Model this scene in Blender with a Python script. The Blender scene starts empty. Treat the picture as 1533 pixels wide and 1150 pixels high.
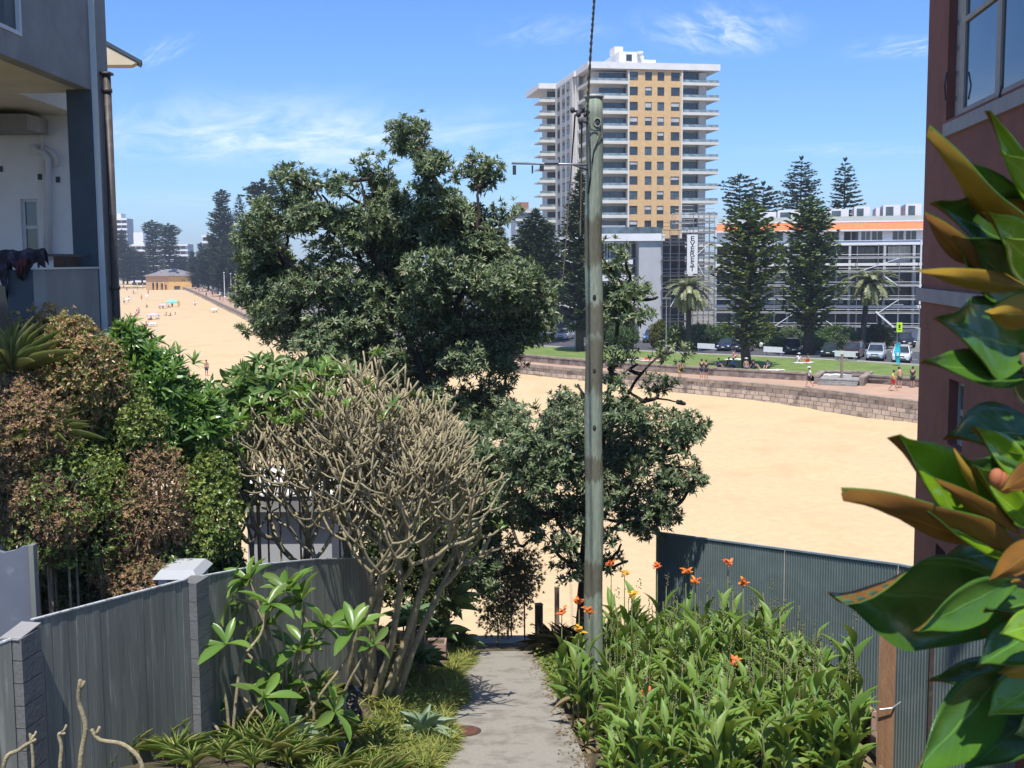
import bpy, math, random
import numpy as np
from mathutils import Vector, Matrix
R = math.radians
random.seed(7)
rng = np.random.default_rng(7)
sc = bpy.context.scene
col = sc.collection

# ------------------------------------------------------------------ camera
EYE, F, CX, CY = 11.3, 1780.0, 766.5, 575.0
PITCH, ROLL = math.atan(185.0 / F), R(-0.4)
CM = Matrix.Rotation(math.pi / 2 - PITCH, 3, 'X') @ Matrix.Rotation(ROLL, 3, 'Z')
cd = bpy.data.cameras.new('camera')
cam = bpy.data.objects.new('camera', cd)
col.objects.link(cam)
cam.matrix_world = Matrix.Translation((0, 0, EYE)) @ CM.to_4x4()
cd.sensor_width = 36.0
cd.lens = 36.0 * F / 1533.0
cd.clip_start, cd.clip_end = 0.05, 6000
cd.dof.use_dof = True
cd.dof.focus_distance = 45
cd.dof.aperture_fstop = 15
sc.camera = cam

# ------------------------------------------------------------------ light
SUN_EL, SUN_AZ = R(66), Vector((-0.08, -0.99)).normalized()      # towards the sun: behind the camera, high
sd = bpy.data.lights.new('sun', 'SUN')
sd.energy, sd.angle, sd.color = 4.6, R(0.53), (1.0, 0.955, 0.89)
so = bpy.data.objects.new('sun', sd)
col.objects.link(so)
tosun = Vector((SUN_AZ.x * math.cos(SUN_EL), SUN_AZ.y * math.cos(SUN_EL), math.sin(SUN_EL)))
so.rotation_euler = tosun.to_track_quat('Z', 'Y').to_euler()
so.location = (20, -40, 80)
sc.view_settings.view_transform = 'Standard'
sc.view_settings.look = 'None'
sc.view_settings.gamma = 1
sc.view_settings.exposure = 0.34
sc.render.engine = 'CYCLES'
sc.cycles.max_bounces = 6
sc.cycles.transparent_max_bounces = 8

W = bpy.data.worlds.new('World')
sc.world = W
W.use_nodes = True


class NT:
    """small helper to wire nodes"""
    def __init__(s, tree):
        s.t = tree
        tree.nodes.clear()

    def n(s, typ, ins=None, **props):
        nd = s.t.nodes.new(typ)
        for k, v in props.items():
            setattr(nd, k, v)
        for k, v in (ins or {}).items():
            sk = nd.inputs[k]
            if isinstance(v, bpy.types.NodeSocket):
                s.t.links.new(v, sk)
            else:
                sk.default_value = v
        return nd

    def math(s, op, a, b=None, c=None, clamp=False):
        ins = {0: a}
        if b is not None: ins[1] = b
        if c is not None: ins[2] = c
        nd = s.n('ShaderNodeMath', ins, operation=op)
        nd.use_clamp = clamp
        return nd.outputs[0]

    def vmath(s, op, a, b=None):
        ins = {0: a}
        if b is not None: ins[1] = b
        nd = s.n('ShaderNodeVectorMath', ins, operation=op)
        return nd.outputs['Value'] if op in ('DOT_PRODUCT', 'LENGTH', 'DISTANCE') else nd.outputs[0]

    def ramp(s, fac, stops, interp='LINEAR'):
        nd = s.n('ShaderNodeValToRGB', {0: fac})
        cr = nd.color_ramp
        cr.interpolation = interp
        while len(cr.elements) < len(stops):
            cr.elements.new(0.5)
        for e, (p, c) in zip(cr.elements, stops):
            e.position = p
            e.color = (*c, 1) if len(c) == 3 else c
        return nd.outputs[0]

    def mix(s, fac, a, b, blend='MIX'):
        nd = s.n('ShaderNodeMix', None, data_type='RGBA', blend_type=blend)
        for k, v in ((0, fac), (6, a), (7, b)):
            if isinstance(v, bpy.types.NodeSocket):
                s.t.links.new(v, nd.inputs[k])
            else:
                nd.inputs[k].default_value = v if k == 0 else ((*v, 1) if len(v) == 3 else v)
        return nd.outputs[2]


def ray(px, py):
    return CM @ Vector(((px - CX) / F, -(py - CY) / F, -1))


def at(px, py, Y):
    r = ray(px, py)
    return r * (Y / r.y) + Vector((0, 0, EYE))


def gnd(px, py, z):
    r = ray(px, py)
    return r * ((z - EYE) / r.z) + Vector((0, 0, EYE))


def pm(px, Y):
    return px * Y / F


# world: Nishita sky with thin cirrus laid out over the dome (a plane high above)
w = NT(W.node_tree)
sky = w.n('ShaderNodeTexSky', sky_type='NISHITA', sun_disc=False, sun_elevation=SUN_EL,
          sun_rotation=math.atan2(SUN_AZ.x, SUN_AZ.y), altitude=20, air_density=1.0, dust_density=0.35, ozone_density=2.2)
tc = w.n('ShaderNodeTexCoord').outputs['Generated']
sep = w.n('ShaderNodeSeparateXYZ', {0: tc})
zz = w.math('MAXIMUM', sep.outputs[2], 0.03)
pv = w.n('ShaderNodeCombineXYZ', {0: w.math('DIVIDE', sep.outputs[0], zz), 1: w.math('DIVIDE', sep.outputs[1], zz), 2: 0.0}).outputs[0]


def plane_dir(px, py):
    r = ray(px, py)
    return (r.x / r.z, r.y / r.z)


tot = None
for (px, py, rx, ry, rot, amp, seed) in ((370, 205, 1.5, 2.6, -0.30, 0.62, 1.3), (560, 225, 2.2, 3.0, -0.2, 0.52, 4.2), (1080, 48, .34, .62, .35, 0.62, 7.7),
                                         (238, 80, .10, .55, -0.5, 0.34, 9.1), (1370, 70, .35, .35, -.3, 0.40, 2.2), (1290, 225, 1.5, .8, -.3, 0.18, 5.5),
                                         (820, 50, .3, .4, -.2, .2, 3.1), (330, 300, 2.4, 3.0, 0, .16, 8.1)):
    cxp, cyp = plane_dir(px, py)
    mp = w.n('ShaderNodeMapping', {0: w.vmath('SUBTRACT', pv, (cxp, cyp, 0)), 2: (0, 0, rot), 3: (1, 1, 1)}).outputs[0]
    d = w.vmath('LENGTH', w.n('ShaderNodeMapping', {0: mp, 3: (1 / rx, 1 / ry, 1)}).outputs[0])
    nz = w.n('ShaderNodeTexNoise', {'Vector': w.n('ShaderNodeMapping', {0: mp, 1: (seed, seed * 2, 0), 3: (1.25 / rx, 0.55 / ry, 1)}).outputs[0],
                                    'Scale': 2.2, 'Detail': 7.0, 'Roughness': 0.62, 'Distortion': 0.7}).outputs[0]
    m_ = w.math('MULTIPLY', w.n('ShaderNodeMapRange', {0: d, 1: 1.35, 2: 0.1, 3: 0.0, 4: amp}, interpolation_type='SMOOTHSTEP').outputs[0],
                w.n('ShaderNodeMapRange', {0: nz, 1: 0.36, 2: 0.72, 3: 0.0, 4: 1.0}, interpolation_type='SMOOTHSTEP').outputs[0])
    tot = m_ if tot is None else w.math('ADD', tot, m_, clamp=True)
tint = w.ramp(sep.outputs[2], [(0.0, (.66, .87, 1.27)), (.08, (.56, .80, 1.22)), (.30, (.46, .745, 1.20)), (1.0, (.85, 1.0, 1.15))])
skyc = w.mix(1.0, sky.outputs[0], tint, 'MULTIPLY')
cl = w.mix(tot, skyc, (7.4, 8.0, 8.6))
bg = w.n('ShaderNodeBackground', {0: cl, 1: 0.122})
w.n('ShaderNodeOutputWorld', {0: bg.outputs[0]})


# ------------------------------------------------------------------ materials
MATS = {}


def mat(name, c, rough=.8, var=.15, scale=6.0, bump=0.0, bscale=40.0, metal=0.0, spec=.4, stretch=(1, 1, 1), c2=None, c2t=.55, c2s=3.0, coat=0):
    m = bpy.data.materials.new(name)
    m.use_nodes = True
    t = NT(m.node_tree)
    oc = t.n('ShaderNodeTexCoord').outputs['Object']
    mp = t.n('ShaderNodeMapping', {0: oc, 3: stretch}).outputs[0]
    nz = t.n('ShaderNodeTexNoise', {'Vector': mp, 'Scale': scale, 'Detail': 5.0, 'Roughness': .6}).outputs[0]
    a = [max(0, x * (1 - var * 1.6)) for x in c]
    b = [min(1, x * (1 + var * 1.6)) for x in c]
    cc = t.ramp(nz, [(0.25, a), (0.75, b)])
    if c2:
        nz2 = t.n('ShaderNodeTexNoise', {'Vector': mp, 'Scale': c2s, 'Detail': 6.0, 'Roughness': .65}).outputs[0]
        f = t.n('ShaderNodeMapRange', {0: nz2, 1: c2t - .06, 2: c2t + .1}).outputs[0]
        cc = t.mix(f, cc, c2)
    p = t.n('ShaderNodeBsdfPrincipled', {'Base Color': cc, 'Roughness': rough, 'Metallic': metal, 'Specular IOR Level': spec, 'Coat Weight': coat})
    if bump:
        bz = t.n('ShaderNodeTexNoise', {'Vector': mp, 'Scale': bscale, 'Detail': 4.0}).outputs[0]
        bp = t.n('ShaderNodeBump', {'Strength': bump, 'Distance': 0.05, 'Height': bz})
        t.t.links.new(bp.outputs[0], p.inputs['Normal'])
    t.n('ShaderNodeOutputMaterial', {0: p.outputs[0]})
    MATS[name] = m
    return m


def leafmat(name, stops, rough=.45, trans=.25, tcol=None, spec=.4, patch=None):
    """colours vary leaf by leaf (each leaf is a mesh island); patch = (colour, threshold, scale) for sprays of another colour"""
    m = bpy.data.materials.new(name)
    m.use_nodes = True
    t = NT(m.node_tree)
    g = t.n('ShaderNodeNewGeometry').outputs['Random Per Island']
    n = len(stops)
    cc = t.ramp(g, [((i + .5) / n, s) for i, s in enumerate(stops)])
    if patch:
        oc = t.n('ShaderNodeTexCoord').outputs['Object']
        nz = t.n('ShaderNodeTexNoise', {'Vector': oc, 'Scale': patch[2], 'Detail': 3.0}).outputs[0]
        f = t.n('ShaderNodeMapRange', {0: t.math('ADD', nz, t.math('MULTIPLY', g, .16)), 1: patch[1], 2: patch[1] + .08}).outputs[0]
        cc = t.mix(f, cc, patch[0])
    p = t.n('ShaderNodeBsdfPrincipled', {'Base Color': cc, 'Roughness': rough, 'Specular IOR Level': spec})
    tl = t.n('ShaderNodeBsdfTranslucent', {0: t.mix(.65, cc, tcol or (.22, .32, .03))})
    ms = t.n('ShaderNodeMixShader', {0: trans, 1: p.outputs[0], 2: tl.outputs[0]})
    t.n('ShaderNodeOutputMaterial', {0: ms.outputs[0]})
    MATS[name] = m
    return m


def glassmat(name, c, rough=.06, spec=.8):
    m = bpy.data.materials.new(name)
    m.use_nodes = True
    t = NT(m.node_tree)
    oc = t.n('ShaderNodeTexCoord').outputs['Object']
    nz = t.n('ShaderNodeTexNoise', {'Vector': oc, 'Scale': .9, 'Detail': 3.0}).outputs[0]
    cc = t.ramp(nz, [(.3, [x * .5 for x in c]), (.7, [x * 1.5 for x in c])])
    p = t.n('ShaderNodeBsdfPrincipled', {'Base Color': cc, 'Roughness': rough, 'Specular IOR Level': spec})
    t.n('ShaderNodeOutputMaterial', {0: p.outputs[0]})
    MATS[name] = m
    return m


# ------------------------------------------------------------------ mesh building
class MB:
    def __init__(s):
        s.v, s.f, s.mi, s.n = [], [], [], 0

    def add(s, vs, fs, mi=0):
        o = s.n
        s.v.append(np.asarray(vs, float).reshape(-1, 3))
        s.n += len(s.v[-1])
        s.f += [tuple(i + o for i in f) for f in fs]
        s.mi += [mi] * len(fs)
        return s

    def box(s, c, size, rz=0.0, mi=0, M=None):
        hx, hy, hz = size[0] / 2, size[1] / 2, size[2] / 2
        vs = [Vector((sx * hx, sy * hy, sz * hz)) for sz in (-1, 1) for sy in (-1, 1) for sx in (-1, 1)]
        if M is None:
            M = Matrix.Rotation(rz, 3, 'Z') if rz else None
        if M is not None:
            vs = [M @ v for v in vs]
        c = Vector(c)
        return s.add([v + c for v in vs], [(0, 2, 3, 1), (4, 5, 7, 6), (0, 1, 5, 4), (2, 6, 7, 3), (0, 4, 6, 2), (1, 3, 7, 5)], mi)

    def span(s, a, b, mi=0):
        a, b = Vector(a), Vector(b)
        return s.box((a + b) / 2, [abs(b[i] - a[i]) for i in range(3)], 0, mi)

    def bar(s, a, b, wx, wz, mi=0):
        """rectangular bar from a to b"""
        a, b = Vector(a), Vector(b)
        d = b - a
        q = d.to_track_quat('Y', 'Z').to_matrix()
        return s.box((a + b) / 2, (wx, d.length, wz), 0, mi, q)

    def tube(s, pts, rad, n=8, mi=0, cap=True):
        pts = [Vector(p) for p in pts]
        if not hasattr(rad, '__len__'):
            rad = [rad] * len(pts)
        vs, fs = [], []
        u = None
        for i, p in enumerate(pts):
            d = (pts[min(i + 1, len(pts) - 1)] - pts[max(i - 1, 0)])
            if d.length < 1e-9: d = Vector((0, 0, 1))
            d.normalize()
            if u is None:
                u = d.orthogonal().normalized()
            u = (u - d * u.dot(d))
            u = u.normalized() if u.length > 1e-6 else d.orthogonal().normalized()
            v = d.cross(u)
            for k in range(n):
                a = 2 * math.pi * k / n
                vs.append(p + (u * math.cos(a) + v * math.sin(a)) * rad[i])
        for i in range(len(pts) - 1):
            for k in range(n):
                k2 = (k + 1) % n
                fs.append((i * n + k, i * n + k2, (i + 1) * n + k2, (i + 1) * n + k))
        if cap:
            fs.append(tuple(range(n))[::-1])
            fs.append(tuple((len(pts) - 1) * n + k for k in range(n)))
        return s.add(vs, fs, mi)

    def lathe(s, prof, c=(0, 0, 0), n=16, mi=0):
        c = Vector(c)
        vs, fs = [], []
        for r, z in prof:
            for k in range(n):
                a = 2 * math.pi * k / n
                vs.append(c + Vector((r * math.cos(a), r * math.sin(a), z)))
        for i in range(len(prof) - 1):
            for k in range(n):
                k2 = (k + 1) % n
                fs.append((i * n + k, i * n + k2, (i + 1) * n + k2, (i + 1) * n + k))
        fs.append(tuple(range(n))[::-1])
        fs.append(tuple((len(prof) - 1) * n + k for k in range(n)))
        return s.add(vs, fs, mi)

    def ball(s, c, r, n=10, m=6, mi=0):
        if not hasattr(r, '__len__'): r = (r, r, r)
        c = Vector(c)
        vs, fs = [c + Vector((0, 0, -r[2]))], []
        for i in range(1, m):
            t = math.pi * i / m - math.pi / 2
            for k in range(n):
                a = 2 * math.pi * k / n
                vs.append(c + Vector((r[0] * math.cos(t) * math.cos(a), r[1] * math.cos(t) * math.sin(a), r[2] * math.sin(t))))
        vs.append(c + Vector((0, 0, r[2])))
        for k in range(n):
            k2 = (k + 1) % n
            fs.append((0, 1 + k2, 1 + k))
            for i in range(m - 2):
                fs.append((1 + i * n + k, 1 + i * n + k2, 1 + (i + 1) * n + k2, 1 + (i + 1) * n + k))
            fs.append((len(vs) - 1, 1 + (m - 2) * n + k, 1 + (m - 2) * n + k2))
        return s.add(vs, fs, mi)

    def poly(s, top, h, mi=0):
        """prism: top outline (ccw) extruded down by h"""
        top = [Vector(p) for p in top]
        n = len(top)
        vs = top + [p - Vector((0, 0, h)) for p in top]
        fs = [tuple(range(n)), tuple(range(n, 2 * n))[::-1]] + [(i, i + n, (i + 1) % n + n, (i + 1) % n) for i in range(n)]
        return s.add(vs, fs, mi)

    def leaves(s, P, D, N, L, Wd, tmpl, mi=0):
        P, D, N = (np.asarray(x, float).reshape(-1, 3) for x in (P, D, N))
        n = len(P)
        if n == 0: return s
        D = D / np.maximum(np.linalg.norm(D, axis=1, keepdims=True), 1e-9)
        S = np.cross(D, N)
        ln = np.linalg.norm(S, axis=1, keepdims=True)
        S = np.where(ln > 1e-5, S / np.maximum(ln, 1e-9), np.cross(D, [[.3, .5, .81]]))
        N2 = np.cross(S, D)
        L = np.broadcast_to(np.asarray(L, float), (n,))[:, None, None]
        Wd = np.broadcast_to(np.asarray(Wd, float), (n,))[:, None, None]
        pts, fs = tmpl
        T = np.asarray(pts, float)
        V = P[:, None] + D[:, None] * T[None, :, 0:1] * L + S[:, None] * T[None, :, 1:2] * Wd + N2[:, None] * T[None, :, 2:3] * L
        k = len(T)
        o = s.n
        s.v.append(V.reshape(-1, 3))
        s.n += n * k
        base = o + np.arange(n) * k
        for f in fs:
            A = (base[:, None] + np.asarray(f)[None]).tolist()
            s.f += A
            s.mi += [mi] * n
        return s

    def build(s, name, mats, parent=None, smooth=False, local=False, uv=None):
        """verts are world coordinates unless local; the object gets the parent's frame"""
        V = np.concatenate(s.v) if s.v else np.zeros((0, 3))
        if parent is not None and not local:
            c, sn = math.cos(parent.rotation_euler.z), math.sin(parent.rotation_euler.z)
            V = V - np.array(parent.location)
            V = np.stack([V[:, 0] * c + V[:, 1] * sn, -V[:, 0] * sn + V[:, 1] * c, V[:, 2]], 1)
        me = bpy.data.meshes.new(name)
        me.from_pydata(V.tolist(), [], s.f)
        if not isinstance(mats, (list, tuple)): mats = [mats]
        for m in mats: me.materials.append(m)
        if len(mats) > 1: me.polygons.foreach_set('material_index', s.mi)
        if smooth: me.polygons.foreach_set('use_smooth', [True] * len(s.f))
        if uv:
            ul = me.uv_layers.new(name='uv')
            li = np.zeros(len(me.loops), np.int32)
            me.loops.foreach_get('vertex_index', li)
            ul.data.foreach_set('uv', np.asarray(uv, float)[li].ravel())
        me.update()
        o = bpy.data.objects.new(name, me)
        col.objects.link(o)
        if parent is not None: o.parent = parent
        return o


T_DIAM = ([(0, 0, 0), (.5, -.5, .08), (1, 0, -.04), (.5, .5, .08)], [(0, 1, 2), (0, 2, 3)])
T_LEAF = ([(0, 0, 0), (.3, -.46, .05), (.3, 0, .0), (.3, .46, .05), (.68, -.42, .04), (.68, 0, -.02), (.68, .42, .04), (1, 0, -.12)],
          [(0, 1, 2), (0, 2, 3), (1, 4, 5, 2), (2, 5, 6, 3), (4, 7, 5), (5, 7, 6)])
T_STRAP = ([(0, -.3, 0), (0, .3, 0), (.33, -.5, .03), (.33, .5, .03), (.7, -.38, -.03), (.7, .38, -.03), (1, 0, -.16)],
           [(0, 2, 3, 1), (2, 4, 5, 3), (4, 6, 5)])


def t_blade(droop, n=6, fold=.12, prof=None):
    """long leaf, folded on its midrib, drooping towards the tip"""
    prof = prof or [.45, .8, 1, .95, .7, .4, 0]
    pts, fs = [], []
    for i in range(n + 1):
        t = i / n
        wv = np.interp(t, np.linspace(0, 1, len(prof)), prof) * .5
        h = -droop * t * t
        x = t * (1 - .35 * droop * t)
        pts += [(x, -wv, h + fold * wv), (x, 0, h), (x, wv, h + fold * wv)]
    for i in range(n):
        a = i * 3
        fs += [(a, a + 3, a + 4, a + 1), (a + 1, a + 4, a + 5, a + 2)]
    return (pts, fs)


def unit(n):
    v = rng.normal(size=(n, 3))
    return v / np.linalg.norm(v, axis=1, keepdims=True)


def rosettes(mb, P, A, k, L, Wd, tmpl, th=(35, 85), mi=0, jit=.25):
    """k leaves round each axis A at P"""
    P, A = np.asarray(P), np.asarray(A)
    A = A / np.linalg.norm(A, axis=1, keepdims=True)
    n = len(P)
    U = np.cross(A, unit(n)); U /= np.linalg.norm(U, axis=1, keepdims=True)
    V = np.cross(A, U)
    P2, A2, U2, V2 = (np.repeat(x, k, 0) for x in (P, A, U, V))
    ph = (np.tile(np.arange(k), n) * 2.399 + rng.normal(0, .3, n * k))[:, None]
    th_ = np.radians(rng.uniform(th[0], th[1], n * k))[:, None]
    D = A2 * np.cos(th_) + (U2 * np.cos(ph) + V2 * np.sin(ph)) * np.sin(th_)
    N = A2 - D * np.sum(A2 * D, 1, keepdims=True)
    Ls = L * rng.uniform(1 - jit, 1 + jit, n * k)
    mb.leaves(P2, D, N, Ls, Wd * Ls / L, tmpl, mi)


def blob_points(blobs, n, lo=.5, keep=.55, rough=.12):
    """points near the skin of a union of ellipsoids; blobs: (centre, (rx,ry,rz))"""
    C = np.array([list(b[0]) for b in blobs]); Rr = np.array([b[1] for b in blobs])
    wt = (Rr[:, 0] * Rr[:, 1] + Rr[:, 1] * Rr[:, 2] + Rr[:, 0] * Rr[:, 2]); wt = wt / wt.sum()
    P, A, B = [], [], []
    got = 0
    for _ in range(12):
        m = n * 2
        bi = rng.choice(len(blobs), m, p=wt)
        d = unit(m)
        r = (lo + (1 - lo) * rng.uniform(0, 1, m) ** .6) * (1 + rng.normal(0, rough, m))
        p = C[bi] + d * r[:, None] * Rr[bi]
        ok = np.ones(m, bool)
        for j in range(len(blobs)):
            q = np.sum(((p - C[j]) / Rr[j]) ** 2, 1)
            ok &= ~((q < keep ** 2) & (bi != j))
        P.append(p[ok]); A.append(d[ok]); B.append(bi[ok])
        got += ok.sum()
        if got >= n: break
    return np.concatenate(P)[:n], np.concatenate(A)[:n], np.concatenate(B)[:n]


def pblob(px, py, Y, rx, ry, rd=None):
    """an ellipsoid of a crown given where it stands, its size given at that distance"""
    a, b = pm(rx, Y), pm(ry, Y)
    return (at(px, py, Y), (a, rd if rd else (a + b) / 2, b))


# ------------------------------------------------------------------ things, parts
def tag(o, label=None, cat=None, group=None, kind=None):
    if label: o['label'] = label
    if cat: o['category'] = cat
    if group: o['group'] = group
    if kind: o['kind'] = kind
    return o


def thing(name, label, cat, loc=(0, 0, 0), rz=0.0, group=None):
    o = bpy.data.objects.new(name, None)
    col.objects.link(o)
    o.empty_display_size = .3
    o.location = loc
    o.rotation_euler = (0, 0, rz)
    return tag(o, label, cat, group)


def copy_tree(root, loc, rz=0.0, label=None, scale=None, group=None):
    c = root.copy()
    col.objects.link(c)
    c.location = loc
    c.rotation_euler = (0, 0, rz)
    if scale is not None: c.scale = (scale,) * 3 if not hasattr(scale, '__len__') else scale
    if label: c['label'] = label
    if group: c['group'] = group
    for ch in list(root.children):
        d = ch.copy(); col.objects.link(d); d.parent = c
        for g in list(ch.children):
            e = g.copy(); col.objects.link(e); e.parent = d
    return c


def setmat(o, m):
    o.material_slots[0].link = 'OBJECT'
    o.material_slots[0].material = m
# ------------------------------------------------------------------ shared materials
mat('sand', (.605, .436, .240), .95, .06, 1.8, bump=1.0, bscale=4.5, c2=(.545, .385, .200), c2t=.58, c2s=.14)
mat('soil', (.10, .075, .045), .95, .3, 4, bump=.6, bscale=20, c2=(.07, .08, .03), c2s=1.2)
mat('concrete', (.34, .315, .27), .9, .24, 75, bump=.5, bscale=90, c2=(.23, .205, .17), c2t=.55, c2s=2.2)
mat('concrete_old', (.33, .31, .28), .9, .22, 9, bump=.3, bscale=60, c2=(.22, .20, .17), c2s=2)
mat('paving', (.47, .30, .20), .9, .10, .5, c2=(.42, .29, .21), c2s=.2)
mat('asphalt', (.075, .075, .08), .9, .2, 1.5)
mat('lawn', (.145, .205, .045), .95, .22, .9, bump=.5, bscale=6, c2=(.22, .22, .07), c2t=.6, c2s=.12)
mat('inland', (.20, .19, .17), .95, .2, .08)
mat('sea', (.03, .12, .17), .15, .1, .05)
mat('stone_cap', (.33, .265, .205), .9, .22, 1.6, bump=.4, bscale=6, c2=(.17, .14, .11), c2t=.55, c2s=1.2)
mat('white_paint', (.74, .74, .72), .55, .05, 2)
mat('dark_metal', (.05, .05, .055), .5, .2, 8)
mat('grey_metal', (.38, .39, .40), .45, .12, 6, metal=.6)
mat('bark', (.115, .090, .068), .95, .3, 7, bump=.7, bscale=26, stretch=(1, 1, .35))
mat('bark_dark', (.055, .045, .036), .95, .3, 6, bump=.7, bscale=22, stretch=(1, 1, .35))
mat('rust', (.14, .058, .040), .75, .22, 14, bump=.4, bscale=60)


def structure(o): o['kind'] = 'structure'; return o
def stuff(o): o['kind'] = 'stuff'; return o


PROF = [(-60, 1.75), (-15, 1.7), (2.6, 1.8), (13.5, 6.56), (15.3, 6.81), (23, 7.80), (25.4, 8.18), (27.2, 9.1), (37, 13.08), (60, 13.3)]


def smooth(a, b, x):
    t = min(1, max(0, (x - a) / (b - a)))
    return t * t * (3 - 2 * t)


def below(Y):
    return float(np.interp(Y, [p[0] for p in PROF], [p[1] for p in PROF]))


def path_z(Y): return EYE - (4.77 + .129 * Y)


def hz(X, Y):
    z = EYE - below(Y) - .05
    k = smooth(9, 13, Y) * (1 - smooth(22, 27, Y))
    z += k * (.78 * smooth(-1.25, -2.9, X) if X < 0 else .22 * smooth(1.0, 3.2, X))
    z -= 1.35 * smooth(4.95, 5.15, X) * smooth(10, 12, Y) * (1 - smooth(20.5, 22.5, Y))
    if Y > 26:
        z = max(z, -1.76) if Y > 36 else z
    return z


def path_mid(Y): return -.18 - .028 * (Y - 17.2)
def path_half(Y): return float(np.interp(Y, [13, 17.2, 23, 26], [1.2, 1.04, .82, .8]))


m = MB()
xs = list(np.arange(-30, -6, 2.0)) + list(np.arange(-6, 8, .35)) + list(np.arange(8, 34, 2.0))
ys = list(np.arange(-20, 2, 2.0)) + list(np.arange(2, 40, .4))
vs = [(x, y, hz(x, y) + random.uniform(-.025, .025) * (abs(x - path_mid(y)) > 1.1)) for y in ys for x in xs]
nx = len(xs)
m.add(vs, [(j * nx + i, j * nx + i + 1, (j + 1) * nx + i + 1, (j + 1) * nx + i) for j in range(len(ys) - 1) for i in range(nx - 1)])
structure(m.build('headland_ground', MATS['soil'], smooth=True))

m = MB()
yy = np.arange(12.5, 23.01, .35)
m2 = MB()
for Ya, Yb, dz in ((12.2, 23.0, 0.0), (23.0, 25.5, -.16)):
    yy = np.linspace(Ya, Yb, 26)
    vs = []
    for y in yy:
        for s in (-1, 1):
            vs.append((path_mid(y) + s * path_half(y), y, path_z(y) + dz))
        for s in (1, -1):
            vs.append((path_mid(y) + s * path_half(y), y, path_z(y) + dz - .22))
    fs = []
    for i in range(len(yy) - 1):
        a = i * 4
        for k in range(4):
            fs.append((a + k, a + (k + 1) % 4, a + 4 + (k + 1) % 4, a + 4 + k))
    e = (len(yy) - 1) * 4
    fs += [(3, 2, 1, 0), (e, e + 1, e + 2, e + 3)]
    m.add(vs, fs)
structure(m.build('path', MATS['concrete']))
m = MB()
for k in range(16):
    y = 25.5 + k * .42
    z = path_z(25.5) - .16 - .16 * (k + 1)
    m.span((path_mid(25) - .8, y, z - .8), (path_mid(25) + .8, y + .42, z))
structure(m.build('steps', MATS['concrete_old']))

# joints across the path
# ------------------------------------------------------------------ sea wall, promenade, lawn, road
def catmull(P, n):
    P = [Vector(p) for p in P]
    out = []
    for i in range(len(P) - 1):
        p0, p1, p2, p3 = P[max(i - 1, 0)], P[i], P[i + 1], P[min(i + 2, len(P) - 1)]
        for k in range(n):
            t = k / n
            out.append(.5 * ((2 * p1) + (p2 - p0) * t + (2 * p0 - 5 * p1 + 4 * p2 - p3) * t * t + (3 * p1 - p0 - 3 * p2 + p3) * t ** 3))
    out.append(P[-1])
    return out


def resample(P, n):
    d = [0]
    for a, b in zip(P, P[1:]): d.append(d[-1] + (b - a).length)
    out = []
    for k in range(n):
        s = d[-1] * k / (n - 1)
        i = max(0, min(len(P) - 2, int(np.searchsorted(d, s)) - 1))
        t = (s - d[i]) / max(1e-9, d[i + 1] - d[i])
        out.append(P[i].lerp(P[i + 1], t))
    return out


WP = [Vector((62, 28, 0)), Vector((46, 66, 0))] + [Vector((p.x, p.y, 0)) for p in (gnd(x, y, .3) for x, y in ((1370, 600), (1200, 580), (1000, 563), (780, 544), (600, 523), (420, 492), (345, 460), (275, 430)))] + [Vector((-190, 640, 0)), Vector((-280, 900, 0))]
LP_ = [Vector((74, 36, 0)), Vector((54, 76, 0))] + [Vector((p.x, p.y, 0)) for p in (gnd(x, y, 0) for x, y in ((1370, 579), (1200, 570), (1000, 558), (780, 540.5), (600, 517), (480, 489), (388, 460), (335, 443), (300, 430)))] + [Vector((-175, 650, 0)), Vector((-265, 905, 0))]
EP = [Vector((88, 50, 0)), Vector((64, 92, 0))] + [Vector((p.x, p.y, 0)) for p in (gnd(x, y, .5) for x, y in ((1370, 547), (1200, 537), (1000, 528), (780, 517), (640, 508)))]
WC, LC, EC = catmull(WP, 14), catmull(LP_, 14), catmull(EP, 10)


WX = np.array([p.x for p in WC]); WY = np.array([p.y for p in WC])
# beach: one sheet with gentle mounds near, flat far away
m = MB()
xs = np.unique(np.concatenate([np.linspace(-1800, -150, 12), np.linspace(-150, 90, 121), np.linspace(90, 1500, 8)]))
ys = np.unique(np.concatenate([np.linspace(22, 130, 90), np.linspace(130, 700, 60), np.linspace(700, 2500, 8)]))
nx = len(xs)
ph = [(random.uniform(.1, .9), random.uniform(.1, .9), random.uniform(0, 6), .035) for _ in range(8)] + [(random.uniform(1.2, 2.2), random.uniform(1.2, 2.2), random.uniform(0, 6), .012) for _ in range(4)]
vs = []
for y in ys:
    for x in xs:
        k = 0.0
        if -260 < x < 60 and y > 70:
            dd = np.min((WX - x) ** 2 + (WY - y) ** 2) ** .5
            k = (.22 + .68 * (1 - smooth(6, 32, x))) * (1 - smooth(0, 26, dd))
        z = -1.7 + k + (sum(a * math.sin(fx * x + fy * y + p) for fx, fy, p, a in ph) if y < 700 and -160 < x < 90 else 0)
        vs.append((x, y, z))
m.add(vs, [(j * nx + i, j * nx + i + 1, (j + 1) * nx + i + 1, (j + 1) * nx + i) for j in range(len(ys) - 1) for i in range(nx - 1)])
structure(m.build('beach', MATS['sand'], smooth=True))




def strip(mb, A, B, za, zb, n=None, mi=0):
    n = n or max(len(A), len(B))
    A, B = resample(A, n), resample(B, n)
    vs = []
    for a, b in zip(A, B):
        vs += [(a.x, a.y, za), (b.x, b.y, zb)]
    return mb.add(vs, [(2 * i, 2 * i + 1, 2 * i + 3, 2 * i + 2) for i in range(n - 1)], mi)


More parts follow.
